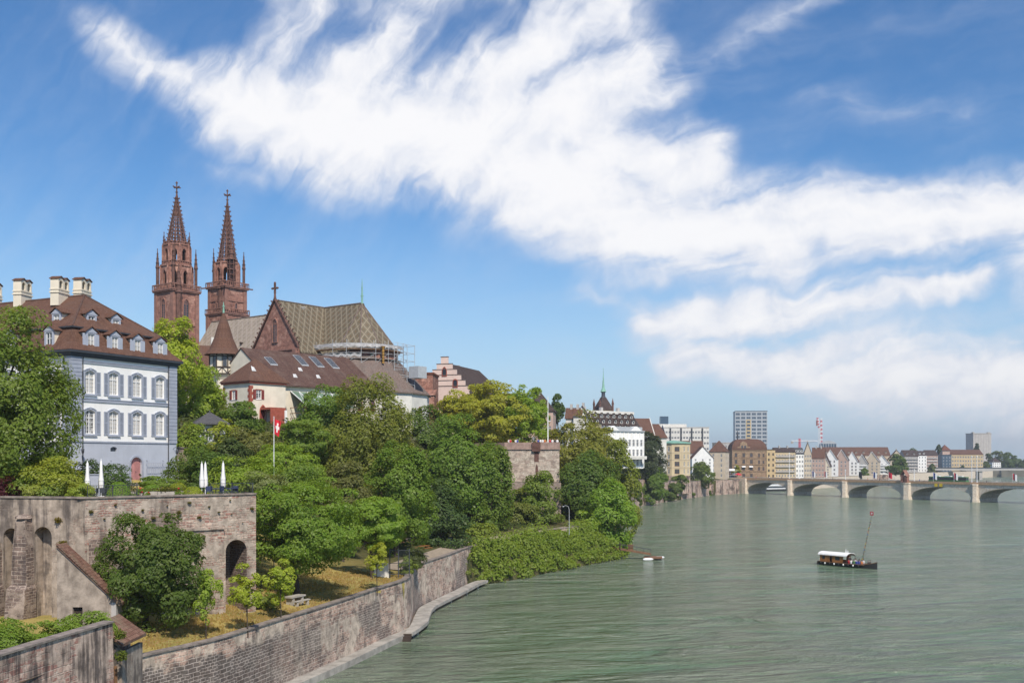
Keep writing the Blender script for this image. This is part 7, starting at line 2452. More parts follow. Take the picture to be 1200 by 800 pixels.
# quay walls -----------------------------------------------------------------------------
pts = [(rimx(Y) + .05, Y, -1, lerp_tab(RIMZ, Y) + .25) for Y in list(np.arange(335, 600, 14)) + [600]]
ribbon_wall('embankment_wall', pts, .6, 'quay_wall', 'long pinkish river embankment wall below the yellow house', 'wall', batter=.03)
ribbon_wall('embankment_wall', [(x + .06, y, -1, 7.5) for x, y in FAR[1:6]], .6, 'bridge_stone', 'pale stone embankment seen under and beyond the bridge arches', 'wall')

# the arched stone bridge -----------------------------------------------------------------
BRD = Vector((.564, -.826, 0)).normalized(); BROT = math.atan2(BRD.y, BRD.x)
BO = Vector((133.5, 602.0, 0))
br = empty('arched_bridge', (BO.x, BO.y, 0), BROT, 'low stone bridge of wide arches crossing the river below the far town', 'bridge')
piers = [4.0, 38.0, 74.6, 111.3, 148.0, 184.5, 221.0]
tw_ = [4.5, 3.4, 3.6, 5.6, 3.6, 3.6, 3.6]
DT = 8.4
b = MB()
arches = []
for i in range(len(piers) - 1):
    arches.append((piers[i] + tw_[i] / 2, piers[i + 1] - tw_[i + 1] / 2))
BL, BWD = 226.0, 16.0
for fr in (Fr((0, 0, -2), (1, 0, 0)), ):
    # face with wide flat arches springing near the water
    def arch_z(u, a):
        c_ = (a[0] + a[1]) / 2; h = (a[1] - a[0]) / 2
        return 2 + 1.7 + 5.0 * math.sqrt(max(0, 1 - ((u - c_) / h) ** 2))
    segs = []
    us = [0.0]
    for a in arches:
        us += list(np.linspace(a[0], a[1], 25))
    us.append(BL)
    for face, d in ((0, 0.0), (1, -BWD)):
        for i in range(len(us) - 1):
            u0_, u1_ = us[i], us[i + 1]
            ar = [a for a in arches if a[0] - 1e-6 <= u0_ and u1_ <= a[1] + 1e-6]
            z0_, z1_ = (arch_z(u0_, ar[0]), arch_z(u1_, ar[0])) if ar else (0, 0)
            b.face([fr.p(u0_, z0_, d), fr.p(u1_, z1_, d), fr.p(u1_, DT + 2, d), fr.p(u0_, DT + 2, d)])
            if face == 0:
                if ar: b.face([fr.p(u0_, z0_, 0), fr.p(u1_, z1_, 0), fr.p(u1_, z1_, -BWD), fr.p(u0_, z0_, -BWD)])
    for a in arches:
        for u in a: b.face([fr.p(u, 0, 0), fr.p(u, 3.7, 0), fr.p(u, 3.7, -BWD), fr.p(u, 0, -BWD)])
    b.face([fr.p(0, DT + 2, 0), fr.p(BL, DT + 2, 0), fr.p(BL, DT + 2, -BWD), fr.p(0, DT + 2, -BWD)])
b.build('arches', 'bridge_stone', br)
for i, (u, tk) in enumerate(zip(piers, tw_)):
    if i == 0:
        b = MB(); b.box(-10, u + tk / 2 - .02, -1.6, -.02, -2, DT + .6); b.build('abutment', 'bridge_stone', br); continue
    b = MB()
    h = tk / 2 - .02
    nose = [(u - h, -.02), (u - h * .8, -1.3), (u, -2.0), (u + h * .8, -1.3), (u + h, -.02)]
    b.prism(nose, -2, DT - .6); b.prism([(u + (x - u) * 1.12, y * 1.12) for x, y in nose], -2, 1.2); b.prism([(u + (x - u) * 1.1, y * 1.1) for x, y in nose], DT - .6, DT + .1)
    b.build('pier', 'bridge_stone', br)
b = MB(); b.box(-12, BL, -.35, -.03, DT - .25, DT + .12); b.box(-12, BL, -.25, .1, DT + .12, DT + .95); b.build('parapet', plain('parapet_stone', (0.50, 0.33, 0.20), 0.9, 0.2, 1.0), br)
b = MB(); b.box(-12, BL, BWD - .1, BWD + .25, DT + .1, DT + 1.0); b.build('far_parapet', 'bridge_stone', br)
b = MB(); b.box(-12, BL, .2, BWD - .2, DT + .005, DT + .12); b.build('roadway', plain('asphalt', (0.06, 0.06, 0.062), 0.9, 0.15, 2.0), br)
for u in (128.0, 130.6):
    b = MB(); b.box(u - .75, u + .75, -.47, -.36, DT - 1.6, DT - .1); b.build('navigation_board', 'sign_yellow', br)
def bpt(u, v=0.0, z=0.0):
    return br.matrix_basis @ Vector((u, v, z)) if False else BO + BRD * u + Vector((-BRD.y, BRD.x, 0)) * v + Vector((0, 0, z))
# chapel on the widened pier
p = bpt(111.3, -1.0, DT + .1)
root = empty('bridge_chapel', p, BROT, 'tiny red stone chapel with a steep patterned roof on the widest bridge pier', 'chapel')
b = MB(); wall_arches(b, Fr((-1.6, -1.2, 0), (1, 0, 0)), 3.2, 3.6, [(.9, 2.3, .3, 3.0, 'pointed')], .5); b.box(-1.6, 1.6, -.6, 1.2, 0, 3.6); b.build('wall', 'sandstone_red', root)
b = MB(); roof_gable(b, -1.6, 1.6, -1.2, 1.2, 3.6, 6.2, 'y', .25, .15); b.build('roof', 'sandstone_pale', root)
b = MB(); b.lathe([(.12, 6.0), (.1, 7.2), (.2, 7.3), (0, 7.9)], n=6); b.build('finial', 'dark_metal', root)
# lamp masts
def mast(u, h_, label, v=.6, grp='tall pale masts on the stone bridge'):
    root = empty('bridge_mast', bpt(u, v, DT + .1), BROT, label, 'mast', grp)
    b = MB(); b.lathe([(.45, 0), (.4, .9), (.2, 1.0)], n=8); b.tube([(0, 0, .9), (0, 0, h_)], [.19, .12], 7); b.build('pole', 'white_metal', root)
    b = MB(); b.lathe([(0, -.1), (.28, .1), (.28, .5), (0, .75)], (0, 0, h_), 8); b.build('lamp', 'white_metal', root)
mast(37, 14.5, 'tall pale mast above the first bridge pier from the left bank'); mast(44, 8.0, 'shorter pale mast just right of the first bridge pier')
mast(146.0, 12.5, 'left of the two tall masts above the pier near the right edge'); mast(148.6, 12.5, 'right of the two tall masts above the pier near the right edge')
mast(74.6, 5.5, 'short pale lamp mast above the second bridge pier'); mast(115.5, 6.0, 'short pale lamp mast right of the bridge chapel')
# flags on the bridge
FL = [(53, 'cloth_blue', 'blue and white flag on the bridge left of the second pier', 'cloth_white'), (61, 'fabric_red', 'red and white flag on the bridge before the low cream house', 'cloth_white'),
      (83, 'cloth_black', 'black flag on the bridge right of the second pier', 'cloth_black'), (92, 'cloth_blue', 'pale blue flag on the bridge before the grey balcony house', 'cloth_white'),
      (101, 'fabric_red', 'all red flag on the bridge left of the chapel', 'fabric_red'), (126, 'cloth_blue', 'blue and white flag on the bridge right of the chapel', 'cloth_white'),
      (137, 'fabric_red', 'red and white flag halfway between the chapel and the twin masts', 'cloth_white'), (166, 'fabric_red', 'red and white flag at the right end of the visible bridge', 'cloth_white')]
for u, c1_, lb, c2_ in FL:
    root = empty('bridge_flag', bpt(u, .5, DT + .1), BROT, lb, 'flag', 'flags along the bridge parapet')
    b = MB(); b.tube([(0, 0, 0), (0, 0, 5.2)], .07, 5); b.build('pole', 'white_metal', root)
    b = MB()
    for i in range(6):
        x0_, x1_ = .08 + i * .3, .08 + (i + 1) * .3
        y0_, y1_ = .2 * math.sin(i * 1.3), .2 * math.sin((i + 1) * 1.3)
        b.face([(x0_, y0_, 2.2 - i * .12), (x1_, y1_, 2.2 - (i + 1) * .12), (x1_, y1_, 5.1 - (i + 1) * .12), (x0_, y0_, 5.1 - i * .12)], 0 if i < 3 else 1)
    b.build('cloth', [c1_, c2_], root)
# red market awnings at the bridge head
for u, mt, lb in ((-3.2, 'fabric_red', 'red market awning, right of the two at the left bridge head'), (-9.5, 'fabric_red', 'red market awning, left of the two at the left bridge head'), (-6.2, 'fabric_white', 'white market awning between the red awnings at the bridge head')):
    root = empty('market_awning', bpt(u, 2.5, DT), BROT, lb, 'awning')
    b = MB()
    for sx in (-1.3, 1.3):
        for sy in (-1.2, 1.2): b.tube([(sx, sy, 0), (sx, sy, 2.6)], .05, 5)
    b.build('poles', 'white_metal', root)
    b = MB(); roof_hip(b, -1.4, 1.4, -1.3, 1.3, 2.6, 3.6, 1.3, 'x', .15, .35); b.build('canopy', mt, root)
# tram-like bus crossing the bridge
root = empty('city_bus', bpt(130.5, 6.0, DT + .12), BROT, 'long dark green tram with white roof crossing the bridge right of the chapel', 'tram')
b = MB(); b.box(-10, 10, -1.25, 1.25, .5, 1.5); b.box(-9.9, 9.9, -1.2, 1.2, 2.6, 3.1); b.build('body', 'cloth_green', root)
b = MB(); b.box(-9.8, 9.8, -1.18, 1.18, 1.5, 2.6); b.build('window_band', 'glass', root)
b = MB()
for x in (-6, 0, 6): b.box(x - 1.6, x + 1.6, -.8, .8, 3.1, 3.5)
b.build('roof_unit', 'white_metal', root)
for x in (-7.5, -5.5, -1, 1, 5.5, 7.5):
    b = MB(); b.lathe([(.36, -.1), (.36, .1)], n=12); o_ = b.build('wheel', 'cloth_black', root, (x, -1.1, .36)); o_.rotation_euler = (R(90), 0, 0)

# far river bridge -------------------------------------------------------------------------
p = at(1070, HOR, 1020)
root = empty('far_bridge', (p.x, 1020, 0), R(-4), 'flat slender concrete girder bridge far behind the arched bridge', 'bridge')
b = MB()
for k in range(14):
    x0_, x1_ = 22 * k, 22 * (k + 1)
    d = lambda x: 1.7 + 1.3 * (abs((x % 66) - 33) / 33) ** 2
    b.extrude([(x0_, 0, 11.0), (x1_, 0, 11.0), (x1_, 0, 11.0 - d(x1_ - .01)), (x0_, 0, 11.0 - d(x0_))], (0, 12, 0))
b.build('girder', 'grey_plaster', root)
for k in range(1, 5):
    b = MB(); b.box(66 * k - 1.5, 66 * k + 1.5, 1, 11, -1, 8.1); b.build('pier', 'pale_concrete', root)
b = MB(); b.box(0, 308, -.1, .02, 11, 12.0); b.build('railing', 'dark_metal', root)
b = MB()
for k in range(9): b.tube([(34 * k + 12, 6, 11), (34 * k + 12, 6, 19)], .14, 5)
b.build('lamp_masts', 'grey_metal', root)

# passenger ship moored behind the first arch -----------------------------------------------
root = empty('passenger_ship', (166, 648, 0), R(32), 'white passenger ship with a dark hull moored behind the first bridge arch', 'ship')
b = MB()
hp_ = [(-17, -2.6), (12, -2.6), (17, -1.2), (19, 0), (17, 1.2), (12, 2.6), (-17, 2.6)]
b.prism(hp_, -.3, 1.3); b.build('hull', 'hull_black', root)
b = MB(); b.box(-15.5, 11, -2.4, 2.4, 1.3, 3.6); b.box(-13, 6, -2.1, 2.1, 3.8, 5.6); b.build('cabin', 'white_metal', root)
b = MB(); b.box(-15, 10.5, -2.43, 2.43, 2.0, 3.1); b.box(-12.5, 5.5, -2.13, 2.13, 4.3, 5.2); b.build('window_band', 'glass', root)
b = MB(); b.box(-16, 12, -2.6, 2.6, 3.6, 3.8); b.box(-13.4, 6.6, -2.3, 2.3, 5.6, 5.75); b.build('deck', 'white_metal', root)
b = MB(); b.box(-6, 4, -1.6, 1.6, 5.76, 6.5); b.build('awning', 'rose_red', root)

# ------------------------------------------------------------------ people
def skin_person(name, joints, edges, radii):
    me = bpy.data.meshes.new(name)
    me.from_pydata(joints, edges, [])
    o = bpy.data.objects.new(name, me); COL.objects.link(o)
    md = o.modifiers.new('skin', 'SKIN'); md.use_smooth_shade = True
    for i, r_ in enumerate(radii): me.skin_vertices[0].data[i].radius = (r_, r_)
    me.skin_vertices[0].data[0].use_root = True
    s_ = o.modifiers.new('sub', 'SUBSURF'); s_.levels = 1; s_.render_levels = 1
    dg = bpy.context.evaluated_depsgraph_get()
    out = bpy.data.meshes.new_from_object(o.evaluated_get(dg))
    bpy.data.objects.remove(o); bpy.data.meshes.remove(me)
    out.name = name
    out.materials.append(M['skin'])
    return out
def body(seated):
    if seated:
        J = [(0, 0, .50), (0, .02, .78), (0, .0, 1.02), (0, -.01, 1.10), (0, -.02, 1.22), (0, -.02, 1.33),
             (-.19, .0, 1.0), (-.25, -.08, .74), (-.16, -.26, .62), (.19, .0, 1.0), (.25, -.08, .74), (.16, -.26, .62),
             (-.10, -.04, .48), (-.12, -.44, .50), (-.12, -.46, .08), (-.12, -.60, .04), (.10, -.04, .48), (.12, -.44, .50), (.12, -.46, .08), (.12, -.60, .04)]
    else:
        J = [(0, 0, .92), (0, .02, 1.20), (0, 0, 1.42), (0, -.01, 1.50), (0, -.02, 1.62), (0, -.02, 1.73),
             (-.19, 0, 1.40), (-.25, .02, 1.12), (-.26, -.08, .86), (.19, 0, 1.40), (.25, .02, 1.12), (.26, -.08, .86),
             (-.09, 0, .88), (-.11, -.02, .48), (-.11, .03, .07), (-.12, -.12, .04), (.09, 0, .88), (.11, .0, .48), (.11, .03, .07), (.12, -.12, .04)]
    E = [(0, 1), (1, 2), (2, 3), (3, 4), (4, 5), (2, 6), (6, 7), (7, 8), (2, 9), (9, 10), (10, 11), (0, 12), (12, 13), (13, 14), (14, 15), (0, 16), (16, 17), (17, 18), (18, 19)]
    Rr = [.14, .14, .13, .055, .095, .085, .065, .05, .035, .065, .05, .035, .09, .068, .045, .035, .09, .068, .045, .035]
    return skin_person('person', J, E, Rr), J
BODY = {s_: body(s_) for s_ in (False, True)}
CL = {}
def cloth_parts(seated):
    if seated in CL: return CL[seated]
    J = BODY[seated][1]
    b = MB()
    z0 = J[0][2] - .06; zt_ = J[2][2]
    b.lathe([(.165, z0), (.175, z0 + .25), (.20, zt_ - .08), (.15, zt_ + .04), (.07, zt_ + .09)], (0, .01, 0), 10, squash=(1.12, .8))
    for k in (6, 9): b.tube([J[k], Vector(J[k]).lerp(Vector(J[k + 1]), .85)], [.095, .075], 7)
    sh = b.mesh('shirt', 'cloth_white')
    b = MB()
    for k in (12, 16):
        b.tube([J[k], J[k + 1], Vector(J[k + 1]).lerp(Vector(J[k + 2]), .9)], [.115, .09, .07], 7)
    b.lathe([(.17, z0 - .06), (.175, z0 + .10)], (0, .01, 0), 10, squash=(1.1, .82))
    tr = b.mesh('trousers', 'cloth_denim')
    h = J[5]
    b = MB(); b.lathe([(.112, -.04), (.118, .03), (.09, .10), (0, .135)], (h[0], h[1] + .015, h[2] - .03), 9); ha = b.mesh('hair', 'hair')
    CL[seated] = (sh, tr, ha)
    return CL[seated]
_cm = {}
def person(loc, rz, label, shirt='cloth_white', trousers='cloth_denim', seated=False, group=None, s=1.0):
    o = link('person', BODY[seated][0], None, loc, rz)
    o.scale = (s, s, s)
    tag(o, label, 'person', group)
    sh, tr, ha = cloth_parts(seated)
    for base, mt, nm in ((sh, shirt, 'shirt'), (tr, trousers, 'trousers'), (ha, 'hair', 'hair')):
        key = (base.name, mt)
        if key not in _cm:
            me = base.copy(); me.materials.clear(); me.materials.append(M[mt]); _cm[key] = me
        link(nm, _cm[key], o)
    return o
shirts = ['cloth_white', 'cloth_red', 'cloth_blue', 'cloth_black', 'cloth_white', 'cloth_orange', 'cloth_green', 'cloth_white', 'cloth_denim', 'cloth_red']
slab = {'cloth_white': 'a white', 'cloth_red': 'a red', 'cloth_blue': 'a blue', 'cloth_black': 'a black', 'cloth_orange': 'an orange', 'cloth_green': 'a green', 'cloth_denim': 'a denim blue'}
# visitors at the parapet of the bastion
rng = np.random.default_rng(21)
spots = [(596.5, 'cloth_white', 'pair under the chestnuts, left one'), (598.2, 'cloth_red', 'pair under the chestnuts, right one'), (604.5, 'cloth_white', 'beside the chestnut trunk, left one'),
         (606.2, 'cloth_blue', 'beside the chestnut trunk, right one'), (631, 'cloth_blue', 'left end of the row near the mast'), (633.5, 'cloth_white', 'second in the row near the mast'),
         (636, 'cloth_white', 'third in the row near the mast'), (638.5, 'cloth_orange', 'just left of the mast'), (644.5, 'cloth_red', 'just right of the mast'), (647.5, 'cloth_white', 'second to the right of the mast'),
         (650.5, 'cloth_black', 'near the right corner of the bastion'), (653, 'cloth_white', 'at the right corner of the bastion')]
for px, sh, where in spots:
    Y = 225 - (px - 592) / 62 * 2.0 + 1.6
    p = at(px, 500, Y)
    person((p.x, p.y, 22.78), rng.uniform(-.6, .6), 'visitor in %s top on the bastion, %s' % (slab[sh], where), sh, 'cloth_denim', False, 'visitors along the bastion parapet', 1.0)
# walkers on the arched bridge
for k, (u, sh) in enumerate(((12, 'cloth_red'), (22, 'cloth_white'), (31, 'cloth_black'), (58, 'cloth_white'), (66, 'cloth_black'), (88, 'cloth_orange'), (95, 'cloth_black'), (104, 'cloth_white'),
                             (118, 'cloth_blue'), (153, 'cloth_black'), (158, 'cloth_white'))):
    where = ['nearest the left bank', 'between the red awnings and the tall mast', 'just left of the first pier mast', 'left of the second pier', 'left of the short second pier lamp', 'right of the black flag', 'right of the pale blue flag',
             'left of the chapel', 'right of the chapel', 'just right of the twin masts', 'last before the right edge'][k]
    person(bpt(u, 1.2, DT + .12), BROT + 1.5, 'walker in %s top on the bridge, %s' % (slab[sh], where), sh, 'cloth_black', False, 'walkers on the bridge')

# ------------------------------------------------------------------ ferry with bunting
st_, bw_ = on(963.5, 660.5, 0), on(1028, 666.5, 0)
fd = bw_ - st_; FLn = fd.length
fer = empty('ferry_boat', (st_.x, st_.y, 0), math.atan2(fd.y, fd.x), 'wooden ferry boat with a white roofed cabin and passengers on the open river', 'boat')
frot = math.atan2(fd.y, fd.x)
L = FLn
def hullw(f): return 1.45 * (1 - max(0, (f - .55) / .45) ** 2.0) * (.82 + .18 * min(1, f / .15)) + .04
b = MB()
nseg = 22
secs = []
for i in range(nseg + 1):
    f = i / nseg; x = f * L; w_ = hullw(f); sh_ = .62 + .55 * max(0, (f - .7) / .3) ** 2
    secs.append([(x, -w_, sh_), (x - .0, -w_ * .82, -.15), (x, w_ * .82, -.15), (x, w_, sh_)])
for i in range(nseg):
    a, c_ = secs[i], secs[i + 1]
    for k in range(3): b.face([a[k], c_[k], c_[k + 1], a[k + 1]])
b.face(secs[0]); 
b.build('hull', 'hull_black', fer)
b = MB()
for i in range(nseg):
    a, c_ = secs[i], secs[i + 1]
    for k in (0, 3):
        sgn = -1 if k == 0 else 1
        o1, o2 = Vector(a[k]) + Vector((0, sgn * .06, 0)), Vector(c_[k]) + Vector((0, sgn * .06, 0))
        b.face([o1, o2, o2 + Vector((0, 0, .1)), o1 + Vector((0, 0, .1))]); b.face([o1 + Vector((0, 0, .1)), o2 + Vector((0, 0, .1)), Vector(c_[k]) + Vector((0, -sgn * .06, .1)), Vector(a[k]) + Vector((0, -sgn * .06, .1))])
b.build('gunwale', 'brown_wood', fer)
b = MB()
for i in range(nseg):
    f0, f1 = i / nseg, (i + 1) / nseg
    w0, w1 = hullw(f0) * .9, hullw(f1) * .9
    b.face([(f0 * L, -w0, .22), (f1 * L, -w1, .22), (f1 * L, w1, .22), (f0 * L, w0, .22)])
b.build('floor', 'brown_wood', fer)
c0_, c1_ = .03 * L, .46 * L
b = MB()
frc = Fr((c0_, -1.25, .6), (1, 0, 0)); cl_ = c1_ - c0_
hs_ = [(.5, 1.1, .5, 1.15), (cl_ * .42, cl_ * .42 + .55, .0, 1.25), (cl_ * .66, cl_ * .66 + 1.0, .5, 1.15)]
wall_plane(b, frc, cl_, 1.35, hs_, .06); wall_plane(b, Fr((c1_, 1.25, .6), (-1, 0, 0)), cl_, 1.35, [(.8, 1.6, .5, 1.15), (2.4, 3.2, .5, 1.15)], .06)
wall_plane(b, Fr((c0_, 1.25, .6), (0, -1, 0)), 2.5, 1.35)
b.build('cabin', 'varnished_wood', fer)
b = MB()
for h in (hs_[0], hs_[2]): fbox(b, frc, h[0], h[1], h[2], h[3], -.05, -.03)
b.build('cabin_window', 'glass', fer)
b = MB()
na = 10
for k in range(na):
    a0, a1 = math.pi * (k / na), math.pi * ((k + 1) / na)
    P = lambda a, x, s_=0: (x, -1.42 * math.cos(a), 1.92 + .55 * math.sin(a) + s_)
    x0_, x1_ = c0_ - .35, c1_ + .9
    b.face([P(a0, x0_), P(a0, x1_), P(a1, x1_), P(a1, x0_)]); b.face([P(a0, x0_, .07), P(a0, x1_, .07), P(a1, x1_, .07), P(a1, x0_, .07)])
    for x in (x0_, x1_): b.face([P(a0, x), P(a1, x), P(a1, x, .07), P(a0, x, .07)])
b.build('canopy', 'fabric_white', fer)
b = MB()
for x in (c1_ + .85,):
    for k in range(na):
        a0, a1 = math.pi * (k / na), math.pi * ((k + 1) / na)
        b.tube([(x, -1.40 * math.cos(a0), 1.88 + .55 * math.sin(a0)), (x, -1.40 * math.cos(a1), 1.88 + .55 * math.sin(a1))], .06, 5)
    for s_ in (-1, 1): b.tube([(x, s_ * 1.38, .6), (x, s_ * 1.38, 1.95)], .05, 5)
b.build('hoop', 'dark_timber', fer)
b = MB()
for s_ in (-1, 1):
    b.box(c1_ + .9, L * .82, s_ * 1.05 - .16, s_ * 1.05 + .16, .55, .62)
b.build('bench', 'brown_wood', fer)
for i in range(9):      # fenders along the side
    f = .06 + .085 * i; x = f * L; w_ = hullw(f)
    b = MB(); b.lathe([(0, -.2), (.13, -.12), (.13, .12), (0, .2)], (x, -w_ - .12, .42), 7); b.build('fender', 'fabric_white' if i % 2 else 'hull_black', fer)
b = MB(); b.tube([(c0_ - .1, 0, .6), (c0_ - 1.5, .2, .2)], .05, 5); b.box(c0_ - 1.6, c0_ - 1.3, .15, .25, -.3, .5); b.build('rudder', 'brown_wood', fer)
# leaning staff with coloured bunting and a square flag
s0 = Vector((L * .72, 0, .4)); tipw = at(1021.5, 604, st_.y + fd.y * .72)
tl = Vector((tipw.x, tipw.y, tipw.z)) - Vector((st_.x, st_.y, 0))
tip = Vector((tl.x * math.cos(-frot) - tl.y * math.sin(-frot), tl.x * math.sin(-frot) + tl.y * math.cos(-frot), tl.z))
b = MB(); b.tube([s0, s0.lerp(tip, .5), tip], [.05, .04, .025], 6); b.build('flagstaff', 'dark_timber', fer)
cols_ = ['cloth_yellow', 'cloth_red', 'cloth_green', 'cloth_orange', 'cloth_black', 'cloth_yellow', 'cloth_blue', 'cloth_yellow', 'cloth_orange', 'cloth_black']
for k in range(26):
    f = .12 + .80 * k / 26
    q = s0.lerp(tip, f) + Vector((.03, -.04, 0)); q2 = s0.lerp(tip, f + .026) + Vector((.03, -.04, 0))
    b = MB(); b.face([q, q2, (q + q2) / 2 + Vector((.20 * (1 if k % 2 else -1), -.12, -.10))]); b.build('pennant', cols_[k % 10], fer)
b = MB()
cs = .34
fo = tip + Vector((.02, 0, -.02))
def sq(x0_, x1_, z0_, z1_, y, m): b.face([fo + Vector((x0_, y, z0_)), fo + Vector((x1_, y, z0_)), fo + Vector((x1_, y, z1_)), fo + Vector((x0_, y, z1_))], m)
sq(-cs, cs, .1, .1 + 2 * cs, 0, 0)
for y in (-.012, .012):
    sq(-.21, .21, .1 + cs - .07, .1 + cs + .07, y, 1); sq(-.07, .07, .1 + cs - .21, .1 + cs - .07, y, 1); sq(-.07, .07, .1 + cs + .07, .1 + cs + .21, y, 1)
b.build('flag', ['fabric_red', 'fabric_white'], fer)
b = MB()
for k in range(3): b.face([(c1_ - .3 + .22 * k, 0, 2.5), (c1_ - .1 + .22 * k, .05, 2.5), (c1_ - .2 + .22 * k, 0, 3.3 - .1 * k)])
b.tube([(c1_ - .35, 0, 2.45), (c1_ - .2, 0, 3.3)], .03, 5)
b.build('small_pennants', 'fabric_white', fer)
def fw_(x, y, z): return Vector((st_.x, st_.y, 0)) + Vector((x * math.cos(frot) - y * math.sin(frot), x * math.sin(frot) + y * math.cos(frot), z))
fs = [(.55, -.95, 'cloth_red', 'first seat behind the canopy'), (.59, -.95, 'cloth_white', 'second seat on the near bench'), (.64, -.95, 'cloth_green', 'third seat on the near bench'), (.69, -.9, 'cloth_blue', 'near bench by the flagstaff'),
      (.73, -.85, 'cloth_blue', 'near bench just past the flagstaff'), (.77, -.8, 'cloth_orange', 'foremost on the near bench'), (.57, .95, 'cloth_white', 'first on the far bench'), (.63, .95, 'cloth_black', 'second on the far bench'), (.71, .9, 'cloth_white', 'foremost on the far bench')]
for f, y, sh, where in fs:
    person(fw_(f * L, y, .14), frot + (math.pi if y < 0 else 0), 'passenger in %s top, %s' % (slab[sh], where), sh, 'cloth_denim', True, 'passengers sitting in the ferry')
person(fw_(L * .50, .2, .22), frot + 1.2, 'ferryman in a black top standing under the front of the white canopy', 'cloth_black', 'cloth_black', False)
for k, y in enumerate((-.3, .35)):
    person(fw_(L * .86, y, .30), frot - 1.4, 'small figure in black sitting at the ferry bow, %s' % ('near side' if k == 0 else 'far side'), 'cloth_black', 'cloth_black', True, 'two figures at the ferry bow', .85)

# ------------------------------------------------------------------ landing stage below the bank
root = empty('landing_stage', (22.0, 206.5, 0), R(-8), 'small dark gangway with a brown box leading to a floating landing stage', 'landing stage')
b = MB(); b.bar((-2.5, 0, 2.3), (6.0, 0, 1.0), 1.6, .3); gw_ = b.build('gangway', 'brown_wood', root)
b = MB()
for s_ in (-.78, .78):
    b.tube([(-2.5, s_, 3.2), (6, s_, 1.95)], .04, 5)
    for k in range(7): x = -2.4 + 1.38 * k; b.tube([(x, s_, 2.3 - .153 * (x + 2.5)), (x, s_, 3.2 - .147 * (x + 2.5))], .03, 4)
b.build('handrail', 'dark_metal', root)
b = MB(); b.box(4.6, 8.2, -2.2, 1.8, .28, .46); b.build('float_deck', 'brown_wood', root)
for x, y in ((5.4, -2.6), (7.6, 1.6)):
    b = MB()
    prof = [(0, -1.1), (.22, -1.0), (.30, -.5), (.30, .6), (.14, 1.1), (0, 1.15)]
    b.lathe(prof, n=10); o_ = b.build('pontoon', 'white_metal', root, (x, y, .18)); o_.rotation_euler = (0, R(90), R(25))
b = MB(); b.box(1.4, 2.4, -.5, .5, 1.75, 2.75); b.box(1.3, 2.5, -.6, .6, 2.75, 2.85); b.build('box', 'brown_wood', root)
b = MB(); b.tube([(-.2, .95, -1), (-.2, .95, 3.4)], .12, 6); b.build('pile', 'dark_timber', root)
b = MB(); b.tube([(-.2, -.95, -1), (-.2, -.95, 3.4)], .12, 6); b.build('pile', 'dark_timber', root)

# ------------------------------------------------------------------ things on the lawn and the path
root = empty('stone_bench', (-20.6, 97.2, terrain_z(-20.6, 97.2)), R(65), 'grey concrete bench table under the big bright tree on the dry lawn', 'bench')
b = MB(); b.box(-1.1, 1.1, -.45, .45, .72, .86); b.build('slab', 'concrete', root)
for x in (-.7, .7):
    b = MB(); b.box(x - .14, x + .14, -.38, .38, -.1, .72); b.build('leg', 'concrete', root)
b = MB(); b.box(-1.1, 1.1, -1.0, -.65, .40, .48); b.box(-.9, -.7, -.95, -.7, -.1, .40); b.box(.7, .9, -.95, -.7, -.1, .40); b.build('seat', 'concrete', root)
def picnic(px, py, rz, lb):
    p = on(px, py, 6.3); p.z = profile(2, p.y)
    root = empty('picnic_table', p, rz, lb, 'picnic table', 'picnic tables by the river path')
    b = MB()
    for k in range(4): b.box(-1.0, 1.0, -.40 + .2 * k, -.22 + .2 * k, .72, .77)
    b.build('tabletop', 'varnished_wood', root)
    for y in (-.75, .75):
        b = MB(); b.box(-1.0, 1.0, y - .15, y + .15, .43, .48); b.build('seat', 'varnished_wood', root)
    for x in (-.75, .75):
        b = MB(); b.bar((x, -.75, 0), (x, -.2, .72), .08, .08); b.bar((x, .75, 0), (x, .2, .72), .08, .08); b.bar((x, -.8, .4), (x, .8, .4), .08, .08); b.build('leg', 'brown_wood', root)
picnic(496.5, 643.5, .9, 'wooden picnic table, nearer of the two by the river path')
picnic(506, 639.5, 1.0, 'wooden picnic table, farther of the two by the river path')
a1_, a2_, a3_ = on(478, 644, 6.3), on(498, 637, 6.6), on(522, 630, 6.6)
ribbon_wall('plank_wall', [(a1_.x - 1, a1_.y + 1.5, 5, 7.6), (a2_.x, a2_.y + 3, 5, 7.8), (a3_.x - 1, a3_.y + 5, 5, 7.8)], .2, 'brown_wood', 'low brown plank wall behind the picnic tables', 'wall')
p = on(526.8, 639.5, 6.2)
root = empty('grey_canister', (p.x, p.y, 6.2), 0, 'pale grey metal drum standing on the river wall by the path', 'drum')
b = MB(); b.lathe([(.34, 0), (.34, 1.25), (.30, 1.3)], n=14); b.build('drum', 'grey_metal', root)
b = MB(); b.tube([(.15, -.45, -.2), (.15, -.45, -3.6)], .10, 7); b.build('pipe', 'grey_metal', root)
p = on(667, 626, 6.2)
root = empty('street_lamp', (p.x, p.y, terrain_z(p.x, p.y)), R(200), 'slim grey street lamp with a curved neck on the path below the bastion', 'street lamp')
b = MB(); b.tube([(0, 0, 0), (0, 0, 4.6), (.2, 0, 5.2), (.7, 0, 5.4), (1.1, 0, 5.25)], [.07, .05, .04, .035, .03], 7); b.build('pole', 'grey_metal', root)
b = MB(); b.lathe([(0, .1), (.16, .05), (.2, -.05), (0, -.08)], (1.2, 0, 5.2), 8); b.build('lamp', 'grey_metal', root)
